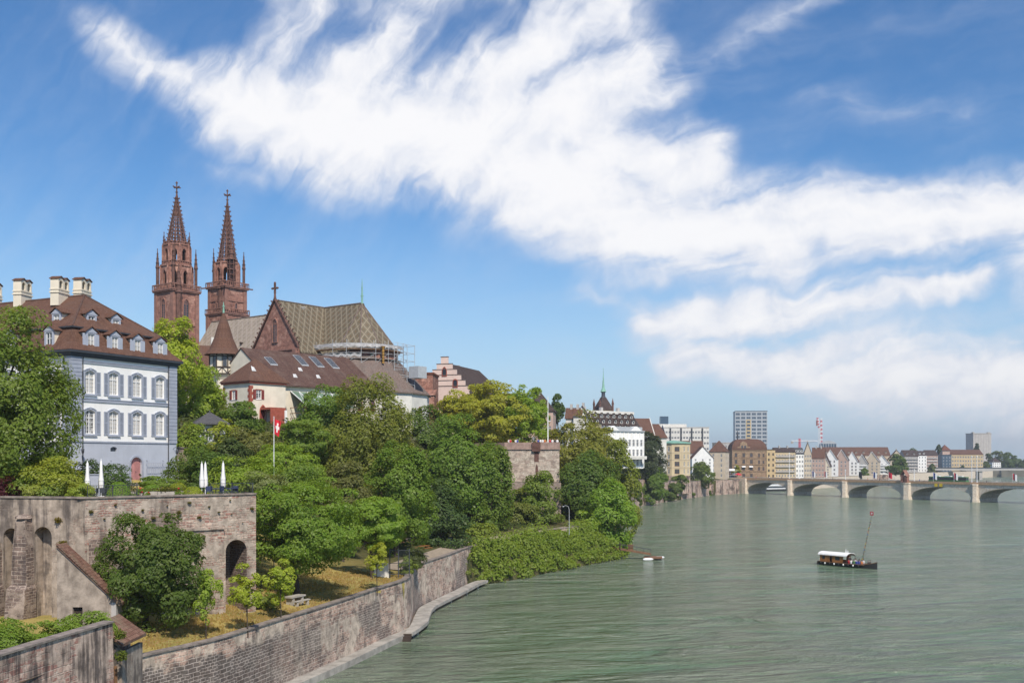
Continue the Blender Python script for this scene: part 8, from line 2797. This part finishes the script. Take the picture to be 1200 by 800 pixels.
# gate and pale wall at the end of the lawn
p = on(455, 674, 6.6)
root = empty('lattice_gate', (p.x, p.y + 1.5, terrain_z(p.x, p.y)), R(15), 'dark lattice gate beside a pale wall at the end of the dry lawn', 'gate')
b = MB()
for x in (0, 1.0, 2.3): b.box(x - .05, x + .05, -.05, .05, 0, 3.4)
for z in (.4, 1.7, 3.2): b.box(0, 2.3, -.03, .03, z, z + .06)
for k in range(10): b.box(1.05 + .125 * k, 1.07 + .125 * k, -.01, .01, .4, 3.2)
b.build('frame', 'dark_metal', root)
b = MB(); b.box(-2.2, -.1, .1, .4, 0, 1.7); b.build('side_wall', 'old_white', root)
ribbon_wall('path_wall', [(6.8, 194, 3.5, 6.6), (10.4, 197, 3.5, 6.8), (13.0, 201, 3.0, 6.8), (11.5, 206, 4, 6.8)], .5, 'quay_wall', 'low pink stone wall at the head of the overgrown bank', 'wall')

# ------------------------------------------------------------------ trees and shrubs
T = tree_px
T('deciduous_tree', 'big mid green tree at the left edge before the blue and white house', 'tree', 8, 362, 600, 146, 90, (.075, .125, .026), base=(-45, 90, 16.7), leaf=.30, n_clump=190, cover=3.0, clump=.24, limbs=12, shape='egg', seed=11)
T('deciduous_tree', 'dense dark green tree on the lawn in front of the retaining wall', 'tree', 178, 602, 744, 126, 80, (.046, .082, .020), base=(-29.0, 81.0, 6.8), leaf=.25, n_clump=200, cover=3.6, clump=.22, limbs=9, seed=12)
T('deciduous_tree', 'bright green spreading tree over the concrete bench', 'tree', 350, 564, 668, 152, 101, (.075, .14, .024), base=(-21.2, 101, 7.0), leaf=.26, n_clump=210, cover=3.0, clump=.21, limbs=10, seed=13)
T('deciduous_tree', 'bright green bushy tree behind the slim lawn sapling', 'tree', 436, 582, 646, 76, 118, (.085, .16, .026), leaf=.28, n_clump=150, clump=.22, seed=14)
for cx, top, bot, wd, Y, by, lb, col, sd in ((240, 666, 728, 42, 79.6, 79.6, 'thin pale lime sapling beside the dark tree', (.115, .185, .032), 21), (289, 659, 712, 40, 83.0, 83, 'pale lime sapling in front of the wall arch', (.14, .20, .03), 22),
                                            (328, 654, 708, 38, 89.0, 89, 'pale lime sapling left of the concrete bench', (.135, .20, .03), 23), (441, 635, 668, 26, 108.5, 108, 'pale lime sapling alone near the lattice gate', (.15, .20, .03), 24)):
    s_ = Y / FPX
    X = (cx - 600) * s_
    T('sapling', lb, 'sapling', cx, top, bot, wd, Y, col, base=(X + .1, Y, terrain_z(X, Y)), leaf=.20, n_clump=46, cover=1.7, clump=.27, trunk_r=.05, limbs=9, seed=sd, shape='egg', group='young lime green saplings on the lawn')
# slope behind, from left to right
SL = [
 (205, 372, 470, 60, 142, 'bright lime tree showing behind the right edge of the blue house', (.15, .22, .03), 'egg'),
 (228, 425, 520, 70, 150, 'lime green tree left of the turret foot', (.115, .185, .03), 'broad'),
 (250, 452, 530, 56, 158, 'olive green tree below the half timbered turret', (.085, .12, .03), 'broad'),
 (282, 470, 520, 52, 150, 'dark green shrubby tree under the red shuttered wing', (.045, .085, .022), 'broad'),
 (262, 492, 540, 48, 140, 'yellow lime shrubby tree right of the pavilion', (.13, .18, .028), 'dome'),
 (292, 503, 552, 80, 132, 'reddish olive smoke tree below the red shuttered wing', (.105, .10, .035), 'dome'),
 (268, 512, 556, 60, 124, 'dark yew like tree right of the pavilion wall', (.038, .062, .022), 'cone'),
 (222, 495, 545, 46, 130, 'creeper covered shrubby tree over the pavilion', (.095, .155, .028), 'dome'),
 (335, 520, 575, 90, 122, 'bright bushy tree right of the flagpole', (.095, .165, .028), 'dome'),
 (356, 492, 545, 66, 150, 'mid green tree below the glasshouse', (.055, .10, .022), 'broad'),
 (387, 452, 545, 74, 166, 'deep green tree in front of the long white house', (.050, .098, .022), 'broad'),
 (428, 443, 640, 122, 158, 'tall olive green tree in front of the cathedral choir', (.088, .118, .026), 'egg'),
 (463, 520, 640, 90, 142, 'mid green tree leaning over the river slope', (.052, .10, .022), 'egg'),
 (400, 540, 620, 70, 132, 'dark purple green shrubby tree behind the bright lawn trees', (.055, .070, .030), 'broad'),
 (515, 562, 648, 74, 162, 'dark drooping conifer above the picnic tables', (.030, .058, .020), 'cone'),
 (503, 474, 560, 62, 205, 'dark green tree left of the pale chestnuts', (.042, .078, .022), 'broad'),
 (540, 487, 625, 112, 190, 'large rounded green tree in front of the chestnuts', (.050, .100, .022), 'egg'),
 (577, 522, 640, 50, 186, 'narrow mid green tree hugging the bastion wall', (.050, .092, .022), 'egg'),
 (545, 612, 655, 70, 178, 'light weeping shrubby tree above the drum', (.095, .145, .03), 'dome'),
 (600, 572, 632, 58, 203, 'olive bushy tree at the foot of the bastion', (.075, .105, .026), 'broad'),
 (630, 552, 632, 58, 208, 'mid green tree climbing the bastion corner', (.055, .095, .022), 'egg'),
 (672, 486, 585, 84, 248, 'yellowish olive tree right of the bastion', (.115, .125, .026), 'egg'),
 (686, 528, 632, 84, 226, 'dark green tree below the yellowish olive tree', (.038, .074, .020), 'egg'),
 (722, 514, 622, 58, 262, 'light olive tree on the bank right of the bastion', (.095, .135, .028), 'egg'),
 (712, 562, 650, 66, 211, 'bright lime green tree overhanging the landing stage', (.085, .165, .028), 'egg'),
 (686, 598, 640, 34, 206, 'small bright shrubby tree by the low pink wall', (.10, .175, .03), 'broad'),
 (700, 500, 560, 50, 275, 'olive tree in front of the beige block', (.10, .125, .028), 'broad'),
]
for i, (cx, top, bot, wd, Y, lb, col, shp) in enumerate(SL):
    if sum(col) < .19 and shp != 'cone': col = (col[0] * 1.32, col[1] * 1.28, col[2] * 1.1)
    T('deciduous_tree' if shp != 'cone' else 'conifer', lb, 'tree', cx, top, bot, wd, Y, col, shape=shp, n_clump=150 if wd > 70 else 90, clump=.24 if wd > 70 else .28, seed=100 + i, cover=2.9,
      leaf=max(.3, 2.6 * Y / 1024), mat='leaf_dark' if shp == 'cone' else 'leaf')
T('deciduous_tree', 'leafy green tree below the white hotel by the water', 'tree', 738, 524, 598, 40, 335, (.075, .125, .025), shape='egg', leaf=.75, seed=311)
T('deciduous_tree', 'small dark tree hanging over the river wall below the yellow house', 'tree', 786, 566, 586, 26, 488, (.05, .085, .024), shape='dome', leaf=1.0, n_clump=50, seed=312)
for px_, top_, bot_, w_, Y_, lb_ in ((748, 562, 592, 12, 415, 'narrow curtain of ivy nearest the trees on the long river wall'), (776, 570, 588, 12, 478, 'curtain of ivy under the dark copper green tree'),
                                     (808, 572, 584, 14, 533, 'curtain of ivy left of the white gable'), (831, 574, 582, 8, 566, 'small patch of ivy right of the white gable')):
    T('ivy_curtain', lb_, 'ivy', px_, top_, bot_, w_, Y_, (.05, .09, .022), shape='broad', leaf=.9, n_clump=40, seed=int(px_), depth=2.0, limbs=3)
# chestnuts on the bastion
for cx, top, bot, wd, Y, lb, col, sd in ((547, 458, 526, 74, 240, 'yellow green chestnut, left of the three on the bastion', (.155, .195, .025), 1), (582, 448, 524, 100, 236, 'olive yellow chestnut, middle of the three on the bastion', (.15, .182, .025), 2),
                                         (615, 453, 520, 56, 233, 'fresh green chestnut, right of the three on the bastion', (.10, .175, .022), 3)):
    X = (cx - 600) * Y / FPX
    T('chestnut_tree', lb, 'tree', cx, top, bot, wd, Y, col, base=(X, Y, 22.7), shape='broad', n_clump=220, clump=.19, cover=3.6, leaf=.5, seed=200 + sd, trunk_r=.34, group='chestnut trees on the bastion')
T('conifer', 'slender dark poplar standing by the red roofed house', 'tree', 654, 461, 497, 15, 322, (.045, .085, .022), shape='column', n_clump=70, leaf=.6, seed=301)
T('deciduous_tree', 'dark copper green round tree left of the yellow house', 'tree', 756, 506, 570, 48, 450, (.028, .042, .022), shape='egg', leaf=.9, mat='leaf_dark', seed=302)
T('deciduous_tree', 'ivy green tree hanging over the river wall left of the yellow house', 'tree', 764, 543, 588, 36, 446, (.06, .115, .024), shape='egg', leaf=.85, seed=303)
T('deciduous_tree', 'small green tree below the yellow house front', 'tree', 795, 556, 574, 22, 506, (.06, .10, .026), shape='broad', leaf=.9, n_clump=50, seed=304)
T('deciduous_tree', 'round green tree before the white gable by the water', 'tree', 822, 541, 573, 28, 552, (.065, .105, .026), shape='egg', leaf=1.0, seed=305)
T('deciduous_tree', 'yellow green street tree before the sandstone building', 'tree', 862.5, 545, 558, 10, 625, (.16, .17, .03), base=None, shape='broad', leaf=1.0, n_clump=40, seed=306)
T('deciduous_tree', 'big dark green tree at the right end of the gable row', 'tree', 1050, 532, 558, 24, 800, (.045, .085, .022), base=(300, 800, 7.4), shape='egg', leaf=1.5, seed=307)
T('deciduous_tree', 'small green tree among the gable houses', 'tree', 1013, 548, 558, 9, 790, (.06, .11, .024), base=(271, 790, 7.4), shape='egg', leaf=1.3, n_clump=40, seed=308)
T('conifer', 'dark pointed conifer in front of the silo tower', 'tree', 1146.5, 519, 540, 11, 1180, (.028, .05, .02), base=(538, 1180, 7.4), shape='cone', leaf=1.8, n_clump=60, seed=309)
T('conifer', 'slim dark tree left of the yellow building turret', 'tree', 1100, 520.5, 532, 6, 1100, (.035, .06, .02), base=(458, 1100, 7.4), shape='column', leaf=1.6, n_clump=40, seed=310)
for i, (cx, top, wd, Y, lb) in enumerate(((1068, 525, 14, 1120, 'rounded tree behind the grey apartment house'), (1160, 531, 16, 1230, 'dark tree right of the long yellow building'), (1172, 528, 22, 1300, 'large dark tree behind the white villa'), (1188, 530, 26, 1260, 'broad dark tree right of the white villa'),
                                          (1203, 536, 24, 1240, 'pale green tree at the far right edge'), (1156, 541, 11, 1170, 'dark shrub like tree left of the white villa'), (1128, 545, 7, 1080, 'small round tree before the long yellow building'),
                                          (1182, 541, 14, 1150, 'low green tree right of the white villa'), (1092, 543, 9, 1000, 'small tree before the brown grey apartments'))):
    T('deciduous_tree', lb, 'tree', cx, top, 556, wd, Y, [(.05, .085, .026), (.038, .066, .022), (.065, .095, .03)][i % 3], base=((cx - 600) / FPX * Y, Y, 7.4), shape='egg', leaf=1.7, n_clump=50, seed=330 + i, group='trees on the far bank')
# garden shrubs and hedges
def bush(px, py, Y, rx, h_, label, col, **kw):
    p = at(px, py, Y); make_bush('shrub', label, 'shrub', (p.x, p.y, p.z - h_ * .1), (rx, rx * .8, h_), col, **kw)
bush(120, 578, 97, 2.9, 2.9, 'dark clipped hedge mound against the base of the blue house', (.034, .066, .022), leaf=.22, mat='leaf_dark', n_clump=70)
bush(101, 578, 96, 2.0, 3.3, 'dark hedge behind the left closed parasols', (.034, .066, .022), leaf=.22, mat='leaf_dark', n_clump=50)
bush(72, 585, 88, 3.0, 3.8, 'yellow green climber mass left of the closed parasols', (.12, .165, .028), leaf=.22, n_clump=60)
bush(48, 585, 87, 2.2, 2.6, 'leafy green shrub left of the climber mass', (.075, .125, .028), leaf=.22)
bush(30, 583, 86.2, 1.5, 1.5, 'pale green low shrub on the terrace edge', (.12, .165, .04), leaf=.18)
bush(9, 583, 86.5, 1.5, 1.9, 'dark red maple shrub at the left end of the terrace', (.10, .022, .022), leaf=.18)
bush(95, 583, 85.0, 1.2, 1.2, 'small lime shrub on the terrace edge by the dark table', (.11, .17, .03), leaf=.15)
bush(20, 575, 91, 3.2, 3.8, 'mid green shrub under the big left tree', (.065, .115, .025), leaf=.25, n_clump=60)
bush(52, 560, 97, 2.2, 3.0, 'bright shrub beside the garden steps', (.10, .17, .03), leaf=.24)
bush(187, 568, 100, 2.2, .9, 'low green shrub bed right of the pink door', (.07, .125, .026), leaf=.2)
bush(226, 566, 107, 3.0, 3.4, 'green shrub behind the clipped bushes', (.055, .095, .024), leaf=.25, n_clump=60)
bush(244, 566, 105, 2.6, 4.0, 'dense green shrub behind the closed parasols', (.05, .095, .024), leaf=.25, n_clump=60)
bush(288, 572, 103, 3.6, 3.4, 'big lime shrub behind the blue chairs', (.105, .175, .03), leaf=.24, n_clump=80)
bush(310, 574, 101, 2.2, 2.0, 'grey flowered shrub by the flagpole foot', (.10, .135, .06), leaf=.2)
bush(345, 580, 112, 4.2, 3.6, 'mid green shrub mass right of the flagpole foot', (.07, .125, .026), leaf=.28, n_clump=80)
for px, Y, rx, lb in ((8, 60, 1.2, 'bright weedy shrub at the left end of the quay wall garden'), (26, 62, 1.5, 'leafy weedy shrub below the dark buttress'), (48, 64.5, 1.1, 'low weedy shrub behind the quay coping'), (72, 66, 1.2, 'low weedy shrub in front of the lean-to doorway'),
                      (95, 67.5, 1.3, 'taller weedy shrub before the lean-to wall'), (115, 69, 1.1, 'weedy shrub at the corner of the lean-to')):
    X = (px - 600) / FPX * Y
    make_bush('weedy_shrub', lb, 'shrub', (X, Y, 8.0), (rx * 1.25, rx * .8, 2.3 if px < 40 else 1.75), (.085, .15, .028), leaf=.15, n_clump=40, group='weedy shrubs behind the quay wall')
for px, py, Y, rx, lb in ((148, 757, 77.5, .7, 'small dark shrub beside the tiled shed'), (318, 708, 92.5, .8, 'low shrub near the arch'), (306, 706, 93.0, .9, 'low green shrub at the foot of the arch'), (478, 668, 124, 1.2, 'pale shrub beside the lattice gate'),
                          (486, 660, 130, 1.5, 'rounded dark shrub where the river wall bends'), (541, 668, 160, 1.8, 'reed like shrub at the end of the concrete walkway'), (552, 678, 163, 1.4, 'pale reed shrub by the waterline')):
    p = at(px, py, Y)
    make_bush('shrub', lb, 'shrub', (p.x, p.y, p.z - .2), (rx, rx, rx * 1.5), (.085, .13, .03) if 'dark' not in lb else (.04, .06, .022), leaf=.2, n_clump=30)
# tufts growing out of the old walls
rng = np.random.default_rng(77)
tuft = None
def tuft_mesh(sd):
    r2 = np.random.default_rng(sd)
    P = unit(r2.normal(0, 1, (260, 3))) * (r2.random((260, 1)) ** .5) * np.array([.30, .30, .26])
    return quads_mesh('wall_tuft', leaf_quads(r2, P, P + np.array([0, 0, .3]), .13), 'leaf')
tms = [tuft_mesh(i) for i in range(3)]
where = [(.03, 15.8), (.10, 15.2), (.16, 16.3), (.22, 14.9), (.31, 15.8), (.37, 15.1), (.45, 16.1), (.52, 15.5), (.58, 16.3), (.64, 15.0), (.70, 15.9), (.76, 15.4), (.83, 16.4), (.84, 15.2), (.91, 14.4), (.30, 12.6), (.55, 13.2), (.72, 12.4), (.97, 15.6)]
for i, (f, z) in enumerate(where):
    q = TB + (TC - TB) * f + Vector((.67, -.745, 0)) * .12
    o_ = link('wall_tuft', tms[i % 3], None, (q.x, q.y, z), i * 1.3); s_ = rng.uniform(.3, .8) ** 1.3; o_.scale = (s_ * 1.1, s_ * 1.1, s_ * rng.uniform(.6, 1.1)); o_.color = (.17, .17, .03, 1)
    tag(o_, 'yellow green tuft of plants growing out of the terrace wall masonry', 'plant', 'tufts growing out of the terrace wall')
for i, (X, z) in enumerate(((-36.5, 15.1), (-36.3, 13.2), (-36.0, 13.3))):
    o_ = link('wall_tuft', tms[i], None, (X, 82.4, z), i); o_.scale = (1.1, 1.1, 1.0); o_.color = (.19, .17, .02, 1)
    tag(o_, 'yellow moss tuft on the plastered wall right of the tall niche', 'plant', 'yellow tufts right of the niche')
for i, (u, z) in enumerate(((66.6, 8.6), (66.9, 7.2))):
    o_ = link('wall_tuft', tms[i], None, (-25.5, u, z), i); o_.scale = (1.4, 1.4, 1.4); o_.color = (.14, .2, .03, 1)
    tag(o_, 'bright tuft on the end corner of the quay wall beside the tiled shed', 'plant', 'tufts on the quay wall corner')

# the overgrown bank below the path: one mass of brambles nobody could count
rng = np.random.default_rng(5)
def bank_pt(y, k):
    ex, rx_ = edgex(y), rimx(y) - .6
    z = profile(0, y)
    kk = min(1, max(0, k))
    return np.array([ex + (rx_ - ex) * k, y, -.3 + (z + .3) * kk ** .8])
Pl, Nl = [], []
for i in range(560):
    y, k = rng.uniform(163, 222), rng.uniform(.06, 1.04)
    c_ = bank_pt(y, k)
    r_ = rng.uniform(.35, 1.35) * (.5 + .6 * min(1, k + .2)) * (1 if rng.random() < .8 else 1.9)
    n_ = int(70 * r_ * r_) + 25
    d = unit(rng.normal(0, 1, (n_, 3)) + np.array([.25, -.25, .55]))
    Pl.append(c_ + d * r_ * np.array([1.15, 1.15, .85]) * rng.uniform(.6, 1.15, (n_, 1))); Nl.append(unit(d + np.array([.1, -.1, .5])))
P = np.concatenate(Pl); N_ = np.concatenate(Nl)
ok = P[:, 2] > .05
q = leaf_quads(rng, P[ok], N_[ok], .42, .6)
o_ = link('bank_brambles', quads_mesh('bank_brambles', q, 'leaf'))
o_.color = (.20, .31, .045, 1)
tag(o_, 'thick green brambles covering the river bank below the path', 'brambles', kind='stuff')
# undergrowth on the wooded slope
NU = 30000
Yu = rng.uniform(104, 300, NU); du = rng.uniform(7, 46, NU)
Pu = np.array([(rimx(y) - d, y, profile(d, y)) for y, d in zip(Yu, du)])
Pu[:, 2] += rng.random(NU) * 1.3 * (0.5 + .5 * np.sin(Pu[:, 0] * .7) * np.sin(Pu[:, 1] * .5))
okm = (profile(10, 200) > 0) & ~((Yu < 150) & (du < 12)) & ~((Yu < 113) & (Pu[:, 0] < -24))
Pu = Pu[okm]
o_ = link('undergrowth', quads_mesh('undergrowth', leaf_quads(rng, Pu, np.tile([.2, -.3, .9], (len(Pu), 1)), .7, .6), 'leaf_dark'))
o_.color = (.06, .09, .022, 1)
tag(o_, 'dark undergrowth beneath the trees on the wooded river slope', 'undergrowth', kind='stuff')

# dry grass blades on the lawn
rng = np.random.default_rng(9)
NG = 16000
Yg = rng.uniform(75, 124, NG); dg_ = rng.uniform(.7, 13, NG)
Pg = np.array([(rimx(y) - d, y, profile(d, y)) for y, d in zip(Yg, dg_)])
okg = ~((Yg < 92) & (Pg[:, 0] < -31)) & ((np.sin(Pg[:, 0] * 1.1 + 2) * np.sin(Pg[:, 1] * .8) + rng.normal(0, .6, NG)) > -.3)
Pg = Pg[okg]; n_ = len(Pg)
a_ = rng.uniform(0, 6.28, n_); h_ = rng.uniform(.06, .22, n_)
tx_, ty_ = np.cos(a_) * .11, np.sin(a_) * .11
zero = np.zeros(n_)
bl = np.stack([Pg + np.stack([-tx_, -ty_, zero - .02], 1), Pg + np.stack([tx_, ty_, zero - .02], 1), Pg + np.stack([tx_ * .5, ty_ * .5 + .04, h_], 1), Pg + np.stack([-tx_ * .6, -ty_ * .6 + .04, h_ * .8], 1)], 1)
o_ = link('lawn_grass', quads_mesh('lawn_grass', bl, 'leaf'))
o_.color = (.39, .32, .11, 1)
tag(o_, 'dry straw coloured grass on the riverside lawn', 'grass', kind='stuff')
# the air: one box of thin even haze round everything
m = bpy.data.materials.new('haze'); m.use_nodes = True
t = NT(m.node_tree)
v = t.n('ShaderNodeVolumePrincipled', {'Color': (0.88, 0.93, 0.98, 1.0), 'Density': 0.00017, 'Anisotropy': 0.25})
t.n('ShaderNodeOutputMaterial', {1: v.outputs[0]})
M['haze'] = m
b = MB(); b.box(-5800, 5800, -400, 6300, -4, 140)
tag(b.build('haze', 'haze'), kind='stuff')
